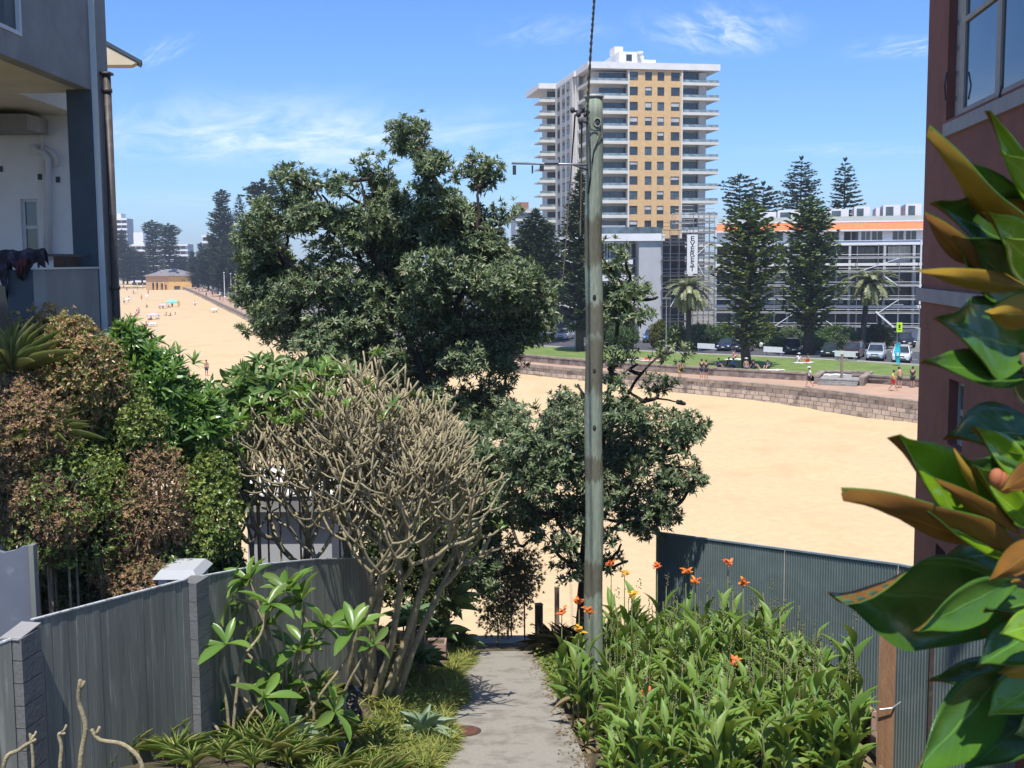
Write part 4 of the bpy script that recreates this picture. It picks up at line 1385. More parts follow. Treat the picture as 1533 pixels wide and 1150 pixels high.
# ------------------------------------------------------------------ right house, red brown render
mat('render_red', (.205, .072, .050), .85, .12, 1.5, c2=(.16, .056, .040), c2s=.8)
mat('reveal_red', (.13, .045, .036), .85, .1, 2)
mat('frame_beige', (.36, .33, .28), .8, .1, 5)
mat('sill_grey', (.30, .29, .285), .85, .08, 3)
C0 = at(1386, 200, 24.0)
RZH = -math.atan(.121)
hr = thing('red_house', 'red brown rendered house with beige framed windows at the right edge', 'building', (C0.x, C0.y, hz(8, 22) - .3), RZH)
rz0 = hr.location.z
ud = Vector((-math.sin(-RZH) * -1, math.cos(RZH), 0)); ud = Vector((math.sin(-RZH), math.cos(RZH), 0)); nd_ = Vector((math.cos(RZH), -math.sin(-RZH), 0))


def on_face(px_, py_, w_=0.0):
    r = ray(px_, py_); o = Vector((0, 0, EYE)); p0_ = C0 + nd_ * w_
    t_ = (p0_ - o).dot(nd_) / r.dot(nd_)
    p = o + r * t_ - hr.location
    return p.dot(ud), p.z                     # along the face, height above its base


def RF(u, w_, z): return Vector((w_, u, z))


uL, zS = on_face(1416, 182); uR = on_face(1600, 140)[0]
zT = on_face(1416, -60)[1]
u2L, z2b = on_face(1418, 664); _, z2t = on_face(1420, 566); u2R = u2L - 1.05
m = MB()
hole_wall(m, RF, -13, 0, 0, 17, [(uR, uL, zS, zT), (u2R, u2L, z2b, z2t), (uR + .3, uL - .2, z2b - 3.0, z2t - 3.2)], .3)
m.span((0.3, -.3, 0), (9, 0, 17)); m.build('wall', MATS['render_red'], hr, local=True)
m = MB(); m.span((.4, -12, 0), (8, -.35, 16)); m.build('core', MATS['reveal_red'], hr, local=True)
m = MB(); m.span((-.5, -13, 17), (9.5, .5, 17.3)); m.build('roof', MATS['house_dark'], hr, local=True)
zA = on_face(1400, 196)[1]; zB = on_face(1400, 211)[1]
m = MB(); m.span((-.06, -13, zB - .02), (-.002, on_face(1416, 200)[0], zA + .02)); m.build('string_course', MATS['sill_grey'], hr, local=True)
m = MB(); m.span((-.02, uR, zS - .12), (.3, uL, zS + .002)); m.build('window_sill', MATS['render_red'], hr, local=True)
zA, zB = on_face(1398, 433)[1], on_face(1398, 453)[1]
m = MB(); m.span((-.09, -13, zB), (-.002, .12, zA)); m.build('string_course', MATS['sill_grey'], hr, local=True)
wa, wb_, wc_ = (on_face(x, 120, .16)[0] for x in (1441, 1494, 1552))
for a_, b_ in ((wa, wb_), (wb_, wc_)):
    kk = Kit(abs(a_ - b_), zT - zS - .06, (0, 0), MATS['frame_beige'], MATS['glass_dark'], .13); kk.put(hr, (.15, a_, zS + .03), -math.pi / 2)
    m = MB(); m.span((.145, b_ + .1, on_face(1460, 22, .15)[1]), (.2, a_ - .1, on_face(1460, 14, .15)[1])); m.build('transom', MATS['frame_beige'], hr, local=True)
m = MB(); m.span((.15, wa, zS + .01), (.29, uL - .01, zT)); m.build('shutter_jamb', MATS['frame_beige'], hr, local=True)
m = MB(); m.span((.19, wc_ + .25, zS + .2), (.2, wc_ + .32, zT - .3)); m.build('curtain', MATS['curtain'], hr, local=True)
m = MB()
for i in range(4): m.span((.10, uL - .22, zS + .35 + i * .45), (.118, uL - .16, zS + .43 + i * .45))
m.build('hinge', MATS['dark_metal'], hr, local=True)
kk = Kit(1.0, z2t - z2b, (0, 1), MATS['frame_beige'], MATS['glass_blue'], .11); kk.put(hr, (.16, u2L - .02, z2b), -math.pi / 2)
kk = Kit(1.7, 1.5, (1, 1), MATS['frame_beige'], MATS['glass_dark'], .09); kk.put(hr, (.16, uL - .3, z2b - 2.6), -math.pi / 2)
for (x, y, h) in ((1417, 150, .5), (1500, 158, .3)):
    u_, z_ = on_face(x, y); m = MB(); m.tube([(-.02, u_, z_), (-.05, u_ - .03, z_ + h * .5), (-.01, u_, z_ + h)], .018, 6); m.build('window_stay', MATS['dark_metal'], hr, local=True)

# ------------------------------------------------------------------ white cottage below the frangipani
v0, v1 = at(368, 712, 25.5), at(470, 840, 25.5)
ct = thing('cottage', 'small pale grey outbuilding with a flat white roof behind the frangipani', 'building', ((v0.x + v1.x) / 2, 27, hz(-5, 26)))
m = MB(); m.span((v0.x, 25.5, ct.location.z - .5), (v1.x + .4, 29, at(400, 765, 25.5).z)); m.build('wall', MATS['render_grey'], ct)
zf = at(400, 742, 25.2).z; zf2 = at(400, 766, 25.2).z
m = MB(); m.span((v0.x - .1, 25.15, zf2), (v1.x + .5, 25.25, zf)); m.build('fascia', MATS['house_blue'], ct)
m = MB(); m.add([(v0.x - .15, 25.1, zf), (v1.x + .55, 25.1, zf), (v1.x + .55, 28.0, zf + .12), (v0.x - .15, 28.0, zf + .12), (v0.x - .15, 25.1, zf + .04), (v1.x + .55, 25.1, zf + .04), (v1.x + .55, 28.0, zf + .16), (v0.x - .15, 28.0, zf + .16)],
                [(0, 3, 2, 1), (4, 5, 6, 7), (0, 1, 5, 4), (1, 2, 6, 5), (2, 3, 7, 6), (3, 0, 4, 7)]); m.build('roof', MATS['white_paint'], ct)

# ------------------------------------------------------------------ timber pole with its cable and light arm
mat('pole_wood', (.285, .325, .245), .9, .20, 3.5, bump=.5, bscale=16, stretch=(6, 6, .5))
pt_ = MATS['pole_wood'].node_tree; pr_ = next(n for n in pt_.nodes if n.type == 'BSDF_PRINCIPLED'); base_c = pr_.inputs['Base Color'].links[0].from_socket


class AddNT(NT):
    def __init__(s, tree): s.t = tree


tt = AddNT(pt_)      # brown weathered patches left by old fittings, at their own heights on the shaft
oc_ = tt.n('ShaderNodeTexCoord').outputs['Object']; z_ = tt.n('ShaderNodeSeparateXYZ', {0: oc_}).outputs[2]
nzz = tt.n('ShaderNodeTexNoise', {'Vector': tt.n('ShaderNodeMapping', {0: oc_, 3: (9, 9, 1.2)}).outputs[0], 'Scale': 1.6, 'Detail': 6.0}).outputs[0]
zw = tt.math('ADD', z_, tt.math('MULTIPLY', tt.math('SUBTRACT', nzz, .5), .5)); msk = None
for yy_, hh_ in ((362, .42), (478, .26), (545, .50), (700, .22), (865, .3)):
    zc_ = at(893, yy_, 19.1).z - hz(at(889, 700, 19.1).x, 19.1)
    k_ = tt.n('ShaderNodeMapRange', {0: tt.math('ABSOLUTE', tt.math('SUBTRACT', zw, zc_)), 1: hh_, 2: hh_ * .75, 3: 0.0, 4: .8}).outputs[0]
    msk = k_ if msk is None else tt.math('MAXIMUM', msk, k_)
pt_.links.new(tt.mix(msk, base_c, (.135, .115, .075)), pr_.inputs['Base Color'])
PB = at(889, 700, 19.1)
pz = hz(PB.x, 19.1)
tp = thing('utility_pole', 'weathered green treated timber power pole standing in the canna bed', 'pole', (PB.x, PB.y, pz))
topz = at(893, 147, 19.1).z - pz
m = MB(); n = 40
m.tube([(.012 * math.sin(k * .55), .01 * math.cos(k * .4), -.4 + (topz + .4) * k / n) for k in range(n + 1)], [.156 - .022 * k / n + random.uniform(-.003, .003) for k in range(n + 1)], 20); m.build('shaft', MATS['pole_wood'], tp, True, local=True)
m = MB(); m.lathe([(.12, topz - .005), (.155, topz), (.158, topz + .035), (.12, topz + .05), (.02, topz + .055)], (0, 0, 0), 20); m.build('cap', mat('cap_metal', (.42, .40, .34), .6, .15, 8, metal=.3), tp, True, local=True)
for y in (445, 555, 640):      # steel bands and the dark scars of old fittings
    z = at(893, y, 19).z - pz
    m = MB(); m.ball((.0, -.143, z), (.03, .016, .045), 10, 6); m.build('knot', mat('knot', (.05, .04, .028), .95, .2, 9), tp, True, local=True)
z = at(893, 184, 19).z - pz
m = MB()
m.tube([(.045 + .055 * math.cos(a), -.137 - .012, z + .065 * math.sin(a)) for a in [i * math.pi / 10 for i in range(21)]], .011, 6, cap=False)
m.build('ring_collar', MATS['pole_wood'], tp, True, local=True)
m = MB(); m.ball((.045, -.128, z), (.05, .02, .06), 12, 8); m.build('hole', MATS['dark_metal'], tp, True, local=True)
m = MB()
sw = lambda x, y, dy=-.16: Vector((at(x, y, 19.1 + dy).x - PB.x, dy, at(x, y, 19.1 + dy).z - pz))
m.tube([sw(902, 190), sw(898, 205), sw(889, 225), sw(886, 245)], .009, 5); m.tube([sw(881, 180), sw(884, 194), sw(896, 196)], .009, 5)
m.tube([sw(880, 175), sw(883, 215, -.15), sw(884, 262, -.15), sw(881, 290, -.1)], .014, 6)
m.build('cable_loop', MATS['dark_metal'], tp, True, local=True)
ins = MB()
for (x, y, r) in ((857, 165, .05), (866, 171, .055), (873, 163, .04), (869, 182, .05), (876, 172, .04)):
    c = sw(x, y, -.12); ins.ball(c, (r * .8, r * .7, r), 9, 6)
ins.tube([sw(855, 166, -.12), sw(886, 168, -.1)], .02, 6); ins.tube([sw(866, 178, -.12), sw(882, 186, -.1)], .016, 6)
ins.build('insulator_clamp', MATS['dark_metal'], tp, True, local=True)
arm = MB(); arm.tube([sw(884, 247, -.05), sw(850, 246, -.10), sw(766, 244.5, -.2)], .018, 8); arm.build('lamp_arm', MATS['grey_metal'], tp, True, local=True)
m = MB(); m.span(sw(815, 239, -.22), sw(836, 245, -.06)); m.build('junction_box', MATS['grey_metal'], tp, local=True)
for (x, w_, h_) in ((770, .055, .14), (797, .025, .12), (811, .065, .085)):
    c = sw(x, 248, -.18); m = MB(); m.span((c.x - w_ / 2, c.y - .05, c.z - h_), (c.x + w_ / 2, c.y + .05, c.z)); m.build('lamp_head', MATS['dark_metal'], tp, local=True)
m = MB(); m.tube([sw(884, 256, -.06), sw(858, 247, -.1)], .014, 6); m.build('arm_brace', MATS['dark_metal'], tp, True, local=True)
m = MB()
pts = [sw(879, 170, -.13) + Vector((PB.x, PB.y, pz)), at(884, 80, 12.0), at(889.5, 0, 8.0), at(894, -90, 5.2)]
pts.append(pts[-1] + (pts[-1] - pts[-2]).normalized() * 3.5)
pts.append(pts[-1] + (pts[-1] - pts[-2]).normalized() * 9)
pts = catmull(pts, 30)
for ph_ in (0, math.pi):
    m.tube([p + Vector((math.cos(i * .9 + ph_), 0, math.sin(i * .9 + ph_))) * max(.0028, .00058 * p.y) for i, p in enumerate(pts)], [max(.0035, .00066 * p.y) for p in pts], 6)
tag(m.build('overhead_cable', MATS['dark_metal'], None, True), 'twisted black overhead cable running up from the timber pole', 'cable')
m = MB()
for (x0, y0, x1, y1, Y1) in ((871, 186, 868, 330, 60), (861, 172, 838, 420, 90)):
    a = sw(x0, y0, -.12) + Vector((PB.x, PB.y, pz)); b = at(x1, y1, Y1)
    m.tube([a.lerp(b, k / 14) - Vector((0, 0, 1.2 * math.sin(math.pi * k / 14))) for k in range(15)], .014, 5)
tag(m.build('service_cable', MATS['dark_metal'], None, True), 'pair of thin cables sagging away from the pole towards the buildings', 'cable')

# ------------------------------------------------------------------ left fence: painted boards with rendered piers
fm_ = mat('fence_paint', (.20, .212, .185), .55, .20, 1.6, stretch=(3, 3, .25), c2=(.33, .34, .31), c2t=.60, c2s=6, spec=.5)
mat('fence_edge', (.52, .54, .54), .8, .15, 20, c2=(.2, .21, .21), c2s=9)
mat('pier_paint', (.165, .17, .165), .7, .14, 3, bump=.15, bscale=25, c2=(.25, .25, .25), c2t=.72, c2s=10)
tf = thing('board_fence', 'dark grey green painted board fence stepping down beside the path', 'fence', (-3.9, 13, hz(-3.9, 13)))


def fence_run(m, e, pts, H, bw=.125, gap=.006, th=.022, side=1):
    """vertical boards along a polyline of (x, y, ztop)"""
    for (x0, y0, z0), (x1, y1, z1) in zip(pts, pts[1:]):
        L = math.hypot(x1 - x0, y1 - y0); n = max(1, int(L / bw)); a = math.atan2(y1 - y0, x1 - x0)
        for k in range(n):
            t_ = (k + .5) / n
            x, y, z = x0 + (x1 - x0) * t_, y0 + (y1 - y0) * t_, z0 + (z1 - z0) * t_
            j = random.uniform(-.004, .004); off = Vector((-math.sin(a), math.cos(a), 0)) * j
            sl = (z1 - z0) / L * (L / n) / 2
            d = Vector((math.cos(a), math.sin(a), 0)) * (L / n - gap) / 2; w_ = Vector((-math.sin(a), math.cos(a), 0)) * th / 2
            c = Vector((x, y, 0)) + off
            vs = [c - d - w_ + Vector((0, 0, z - H)), c + d - w_ + Vector((0, 0, z - H)), c + d + w_ + Vector((0, 0, z - H)), c - d + w_ + Vector((0, 0, z - H)),
                  c - d - w_ + Vector((0, 0, z - sl)), c + d - w_ + Vector((0, 0, z + sl)), c + d + w_ + Vector((0, 0, z + sl)), c - d + w_ + Vector((0, 0, z - sl))]
            m.add(vs, [(0, 3, 2, 1), (4, 5, 6, 7), (0, 1, 5, 4), (1, 2, 6, 5), (2, 3, 7, 6), (3, 0, 4, 7)])
        e.bar((x0, y0, z0 + .008), (x1, y1, z1 + .008), th + .02, .014)


FT = [at(48, 929, 11.0), at(280, 868, 13.4), at(300, 864, 13.75), at(400, 845, 15.2), at(470, 838, 16.4), at(560, 836, 18.2)]
m, e = MB(), MB()
fence_run(m, e, [tuple(p) for p in FT[:2]], 1.95, .118)
fence_run(m, e, [tuple(p) for p in FT[2:]], 1.9, .105)
m.build('boards', fm_, tf); e.build('top_edge', MATS['fence_edge'], tf)
m = MB(); d = FT[2] - FT[1]; c = (FT[1] + FT[2]) / 2
a_ = math.atan2(d.y, d.x) - math.pi / 2
m.box((c.x, c.y, c.z - 1.1), (.20, .32, 2.0), a_)
for k in range(9): m.box((c.x, c.y, c.z - .12 - k * .225), (.215, .34, .216), a_)
m.build('pier', MATS['pier_paint'], tf)
# near low return with its pier at the left edge
N0, N1, N2 = at(-60, 985, 10.3), at(16, 958, 10.6), at(47, 932, 10.95)
tn = thing('low_return_fence', 'low grey return fence with a scuffed brick pier at the lower left corner', 'fence', (N1.x, N1.y, hz(N1.x, N1.y)))
m, e = MB(), MB(); fence_run(m, e, [tuple(N0), tuple(N1)], 1.9, .13); m.build('boards', fm_, tn); e.build('top_edge', MATS['fence_edge'], tn)
m = MB(); d = N2 - N1; a = math.atan2(d.y, d.x)
for k in range(9):
    c = (N1 + N2) / 2; m.box((c.x, c.y, c.z - .12 - k * .215), (d.length * .96, .2, .205), a)
m.build('pier', MATS['pier_paint'], tn)
m = MB(); c = (N1 + N2) / 2; m.bar(N1 + Vector((-.02, 0, .0)), N2 + Vector((0, 0, 0)), .205, .012); m.build('pier_cap', MATS['sill_grey'], tn)
# tall panel behind it
Q0, Q1 = at(-90, 822, 11.6), at(46, 818, 12.0)
tq = thing('side_panel', 'tall smooth blue grey panel fence at the left edge above the low return', 'fence', (Q0.x, Q0.y, hz(Q0.x, 11.6)))
m = MB(); vs = []
n = 16
for k in range(n + 1):
    p = Q0.lerp(Q1, k / n); z = p.z + (.0 if k > n - 3 else -.05) + .012 * math.sin(k * 2.1)
    vs += [(p.x, p.y, z), (p.x, p.y, p.z - 2.4), (p.x, p.y + .06, p.z - 2.4), (p.x, p.y + .06, z)]
m.add(vs, [(k * 4 + i, k * 4 + (i + 1) % 4, (k + 1) * 4 + (i + 1) % 4, (k + 1) * 4 + i) for k in range(n) for i in range(4)] + [(0, 1, 2, 3)[::-1], (n * 4, n * 4 + 1, n * 4 + 2, n * 4 + 3)])
m.build('panel', mat('panel_blue', (.185, .205, .245), .55, .08, 2, c2=(.32, .33, .36), c2t=.68, c2s=4), tq)
m = MB(); m.box((Q1.x + .02, Q1.y, Q1.z - 1.18), (.05, .10, 2.4)); m.build('edge_post', MATS['fence_paint'], tq)
# white gate pillar behind the fence
g0 = at(266, 866, 14.0)
tg = thing('gate_pillar', 'squat white rendered pillar with a bevelled cap behind the board fence', 'pillar', (g0.x, g0.y + .2, hz(g0.x, 15)))
zt = at(262, 867, 13.9).z
m = MB(); m.box((g0.x, 14.25, zt - 1.0), (.44, .62, 2.0)); m.build('pillar', MATS['render_white'], tg)
m = MB(); b_ = [(g0.x + sx * .27, 14.25 + sy * .38, zt) for sx, sy in ((-1, -1), (1, -1), (1, 1), (-1, 1))] + [(g0.x + sx * .20, 14.25 + sy * .28, zt + .09) for sx, sy in ((-1, -1), (1, -1), (1, 1), (-1, 1))]
m.add(b_, [(0, 3, 2, 1), (4, 5, 6, 7), (0, 1, 5, 4), (1, 2, 6, 5), (2, 3, 7, 6), (3, 0, 4, 7)]); m.build('cap', MATS['render_grey'], tg)

# ------------------------------------------------------------------ right fence: ribbed metal sheets
mat('ribbed_metal', (.155, .200, .195), .5, .10, 1.2, spec=.4, c2=(.19, .235, .225), c2s=2)
mat('post_brown', (.30, .165, .085), .8, .16, 4, bump=.25, bscale=30, stretch=(3, 3, .4))
RT = [at(986, 798, 24.0), at(1175, 823, 21.3), at(1345, 846, 19.0), at(1560, 890, 16.6)]
tr_ = thing('metal_fence', 'blue grey ribbed metal fence above the canna bed on the right', 'fence', (RT[1].x, RT[1].y, hz(RT[1].x, RT[1].y)))


def ribbed(m, a, b, H):
    L = math.hypot(b.x - a.x, b.y - a.y); d = Vector((b.x - a.x, b.y - a.y, 0)) / L; nn = Vector((d.y, -d.x, 0))
    prof = [(0, 0), (.038, 0), (.043, .012), (.057, .012), (.062, 0)]
    pts = []; u = 0
    while u < L:
        for pu, ph2 in prof:
            if u + pu <= L: pts.append((u + pu, ph2))
        u += .063
    vs, fs = [], []
    for u, h in pts:
        p = Vector((a.x, a.y, 0)) + d * u + nn * h; z = a.z + (b.z - a.z) * u / L
        vs += [(p.x, p.y, z), (p.x, p.y, z - H)]
    for i in range(len(pts) - 1): fs.append((2 * i, 2 * i + 1, 2 * i + 3, 2 * i + 2))
    m.add(vs, fs)


for a, b in zip(RT, RT[1:]):
    m = MB(); ribbed(m, a, b, 3.7); m.build('ribbed_sheet', MATS['ribbed_metal'], tr_)
m = MB()
for a, b in zip(RT, RT[1:]): m.bar(a + Vector((0, 0, .012)), b + Vector((0, 0, .012)), .05, .03)
m.build('top_rail', mat('rail', (.30, .36, .38), .5, .1, 5), tr_)
m = MB(); m.bar(RT[0] + Vector((-.02, 0, .0)), RT[0] + Vector((-.02, 0, -2.3)), .06, .06); m.build('end_post', MATS['ribbed_metal'], tr_)
tpz = at(1329, 966, 14.9)
tpo = thing('timber_post', 'square brown timber post bolted in front of the ribbed fence', 'post', (tpz.x, tpz.y, hz(tpz.x, 14.9)))
m = MB(); m.box((tpz.x, tpz.y, (tpz.z + .25 + tpo.location.z) / 2 - .2), (.21, .16, tpz.z + .25 - tpo.location.z + .4), R(-18)); m.build('post', MATS['post_brown'], tpo)
zc = at(1329, 1058, 14.8).z
m = MB(); m.tube([(tpz.x - .12, tpz.y - .12, zc - .03), (tpz.x + .03, tpz.y - .15, zc), (tpz.x + .17, tpz.y - .05, zc + .04)], .012, 6); m.build('wire_tie', MATS['grey_metal'], tpo)
t2p = at(1394, 988, 16.3)
tpo2 = thing('thin_post', 'thin brown steel post in front of the ribbed fence beside the magnolia', 'post', (t2p.x, t2p.y, hz(t2p.x, 16.3)))
m = MB(); m.box((t2p.x, t2p.y, (t2p.z + tpo2.location.z) / 2), (.06, .06, t2p.z - tpo2.location.z + 1)); m.build('post', MATS['pipe_brown'], tpo2)
m = MB(); m.box((t2p.x, t2p.y, t2p.z + .51), (.08, .08, .02)); m.build('cap', MATS['pipe_brown'], tpo2)
k0, k1 = at(1277, 1046, 16.6), at(1308, 1066, 15.8)
tk = thing('retaining_wall', 'short brown retaining board with a pink top edge by the timber post', 'wall', (k0.x, k0.y, hz(k0.x, 16.6)))
m = MB(); a = Vector((k0.x, k0.y, k0.z - .6)); b = Vector((k1.x, k1.y, k1.z - .6)); a2 = a + (a - b) * 1.0
m.bar(a2, b, .06, 1.2); m.build('board', MATS['brown_wood'], tk)
m = MB(); up = Vector((0, 0, .61)); m.bar(a2 + up, b + up, .08, .025); m.bar(b + up, b - up * 1.0, .07, .05); m.build('edge_strip', mat('pink_edge', (.42, .27, .22), .8, .1, 6), tk)
# small posts and rail at the head of the steps
for i, (x, yt, yb_, Y, wd, lab) in enumerate(((807, 905, 975, 23.4, .13, 'dark squat timber post at the head of the beach steps'), (834, 880, 985, 22.6, .075, 'slim weathered timber post right of the path by the steps'))):
    a, b = at(x, yt, Y), at(x, yb_, Y)
    t_ = thing('step_post', lab, 'post', (b.x, Y, b.z))
    m = MB(); m.box((b.x, Y, (a.z + b.z) / 2 - .1), (wd, wd, a.z - b.z + .2), .3); m.build('post', MATS['post_wood'] if i else MATS['bark_dark'], t_)
    m = MB(); m.box((b.x, Y, a.z + .008), (wd * 1.12, wd * 1.12, .016), .3); m.build('cap', MATS['post_wood'], t_)

# manhole cover in the path
mc_ = at(688, 1092, 17.1); mz = path_z(17.1)
mh = thing('manhole_cover', 'round rusty brown manhole cover set flush in the concrete path', 'manhole cover', (mc_.x, 17.1, mz))
slope = -.129
def inclined(m_):
    V = np.concatenate(m_.v); V[:, 2] += V[:, 1] * slope; m_.v = [V]
    return m_
m = MB(); m.lathe([(.29, .002), (.29, .012), (.25, .014), (.05, .014)], (0, 0, 0), 36); inclined(m).build('lid', MATS['rust'], mh, local=True)
m = MB(); m.lathe([(.325, .001), (.325, .008), (.295, .008), (.295, .001)], (0, 0, 0), 36); inclined(m).build('rim', MATS['pipe_brown'], mh, local=True)
# ------------------------------------------------------------------ banksias in the middle
LM('banksia_leaf', [(0.066, 0.109, 0.057), (0.090, 0.142, 0.066), (0.123, 0.185, 0.081), (0.170, 0.236, 0.100), (0.248, 0.296, 0.142), (0.390, 0.413, 0.271)], .46, .18, (.22, .28, .05), spec=.35,
   patch=((.20, .135, .07), .80, 1.3))
LM('banksia_shade', [(.022, .036, .020), (.032, .05, .026), (.045, .066, .032), (.07, .09, .045), (.12, .085, .06)], .42, .14, (.16, .18, .06), spec=.5)
mat('banksia_flower', (.50, .36, .10), .9, .2, 20)
mat('banksia_cone', (.13, .085, .05), .95, .3, 20)


def limb(m, pts, r0, r1, n=8, k=10):
    c = catmull(pts, k)
    g = [p + Vector((random.uniform(-.02, .02), random.uniform(-.02, .02), 0)) * (0 < i < len(c) - 1) for i, p in enumerate(c)]
    m.tube(g, [r0 + (r1 - r0) * i / (len(g) - 1) for i in range(len(g))], n, cap=False)


def banksia(name, label, base, px_blobs, limbs, n, mname, Y0, spread, L=.125, trunk_r=.16, seed=1, near=0.0):
    t_ = thing(name, label, 'tree', base)
    g = random.Random(seed)
    bl = []
    for (x, y, rx, ry) in px_blobs:
        Y = Y0 + g.uniform(-spread, spread) - near * smooth(600, 760, y)
        bl.append(pblob(x, y, Y, max(5, rx * .95 - 9), max(5, ry * .95 - 9), pm((rx + ry) / 2, Y) * g.uniform(.9, 1.3)))
    ns = int(n / 17)
    Ps, As, Bs = blob_points(bl, ns, .45, .5, .10)
    r0 = np.clip(rng.normal(.30, .07, len(Ps)), .17, .5)
    sub = [(Vector(Ps[i]), (r0[i] * 1.15, r0[i] * 1.15, r0[i] * .85)) for i in range(len(Ps))]
    P, A, Bq_ = blob_points(sub, n, .55, .35, .12)
    B = Bs[Bq_]
    ax = A * .75 + np.array([0, -.15, .75]) + rng.normal(0, .30, A.shape)
    m = MB(); rosettes(m, P, ax, 11, L, L * .27, T_LEAF, (28, 88))
    # second, looser layer of leaves along the twigs under each tip
    Pn = P - ax / np.linalg.norm(ax, axis=1, keepdims=True) * rng.uniform(.05, .16, (len(P), 1))
    rosettes(m, Pn[::2], ax[::2], 7, L, L * .25, T_DIAM, (50, 105))
    m.build('crown', MATS[mname], t_)
    tk = MB()
    for (pts, r0, r1) in limbs: limb(tk, pts, r0, r1)
    C = [b[0] for b in bl]
    ends = [(p, r1) for pts, r0, r1 in limbs for p in pts[1:]]
    bw = []
    for c in C:
        e = min(ends, key=lambda q: (q[0] - c).length + max(0, q[0].z - c.z) * 1.5)[0]
        mid = e.lerp(c, .5) + Vector((g.uniform(-.2, .2), g.uniform(-.2, .2), -.12 * (c - e).length))
        limb(tk, [e, mid, c], .05, .022, 6, 6); bw.append((e, mid, c))
    for i in range(0, len(P), 4):
        p = Vector(P[i]); b = bw[B[i]]
        s = b[2].lerp(b[1], g.uniform(0, .6)); 
        if (p - s).length < 1.6: tk.tube([s, s.lerp(p, .55) + Vector((0, 0, -.05)), p], [.015, .010, .006], 4, cap=False)
    tk.build('trunk', MATS['bark_dark'], t_, True)
    for i in range(0, len(P), max(1, len(P) // 16)):
        fl = MB(); a = Vector(ax[i]).normalized(); fl.tube([Vector(P[i]), Vector(P[i]) + a * .04, Vector(P[i]) + a * .11, Vector(P[i]) + a * .14], [.012, .034, .032, .008], 8); fl.build('flower_spike', MATS['banksia_cone'], t_)
    return t_


YB1 = 27.5
A_ = lambda x, y, dy=0: at(x, y, YB1 + dy)
base1 = A_(662, 940); base1.z = hz(base1.x, base1.y) - .1
top_bl = [(612, 205, 26, 34), (600, 190, 18, 20), (636, 210, 26, 34), (640, 255, 30, 40), (655, 300, 36, 36), (676, 232, 7, 24), (705, 262, 34, 28), (728, 280, 24, 32), (690, 310, 46, 36), (735, 255, 10, 14),
          (530, 262, 22, 22), (552, 248, 22, 16), (505, 282, 22, 22), (566, 285, 24, 28), (585, 300, 22, 24), (462, 268, 26, 20), (430, 262, 18, 18), (446, 295, 26, 28), (420, 250, 8, 10), (482, 292, 20, 24), (762, 318, 11, 28), (752, 345, 14, 26),
          (425, 330, 56, 42), (490, 345, 62, 46), (560, 345, 64, 44), (625, 345, 60, 46), (690, 352, 56, 46), (735, 372, 36, 44), (388, 372, 34, 40), (400, 400, 46, 44)]
low_bl = [(372, 440, 30, 36), (420, 440, 58, 48), (490, 420, 66, 54), (570, 415, 66, 54), (650, 415, 62, 54), (720, 425, 52, 48), (775, 430, 46, 44), (815, 440, 32, 36), (790, 480, 46, 40), (745, 480, 54, 44), (670, 480, 62, 48), (590, 480, 66, 50), (510, 485, 62, 46), (440, 490, 46, 36), (395, 470, 30, 26), (830, 480, 20, 26),
          (480, 520, 44, 28), (560, 540, 62, 40), (640, 540, 60, 46), (700, 545, 54, 44), (750, 540, 30, 34), (375, 490, 14, 12), (385, 478, 20, 14),
          (600, 595, 48, 40), (655, 605, 52, 50), (715, 610, 46, 48), (745, 590, 24, 30), (690, 670, 50, 50), (735, 690, 42, 46), (660, 720, 46, 60), (740, 755, 46, 44), (785, 775, 40, 30), (690, 780, 52, 52), (650, 830, 52, 52), (710, 840, 42, 50), (800, 800, 28, 20), (620, 800, 36, 60), (765, 640, 26, 34), (760, 700, 34, 40), (715, 720, 46, 44), (735, 820, 34, 36), (715, 870, 34, 30), (670, 885, 46, 36), (640, 700, 40, 44)]
J = A_(640, 640)
lim1 = [([base1, A_(655, 800), J], .22, .15), ([J, A_(632, 560), A_(600, 480), A_(560, 380)], .13, .05), ([J, A_(662, 560), A_(690, 440), A_(680, 330), A_(640, 250)], .13, .04),
        ([A_(632, 560), A_(560, 510), A_(480, 440), A_(420, 380)], .09, .04), ([A_(662, 560), A_(730, 500), A_(790, 450)], .08, .035), ([J, A_(690, 600), A_(740, 600)], .08, .03), ([A_(655, 800), A_(700, 740), A_(760, 760)], .08, .03), ([base1, A_(640, 860), A_(620, 800)], .08, .04),
        ([A_(600, 480), A_(540, 390), A_(500, 330), A_(470, 280)], .06, .025), ([A_(560, 380), A_(548, 310), A_(540, 270)], .05, .02), ([A_(690, 440), A_(715, 340), A_(715, 280)], .06, .025)]
banksia('banksia_tree', 'large dark banksia tree with dense whorled foliage in the middle of the view', base1, top_bl + low_bl, lim1, 12000, 'banksia_leaf', YB1, 1.2, L=.145, seed=3, near=3.8)

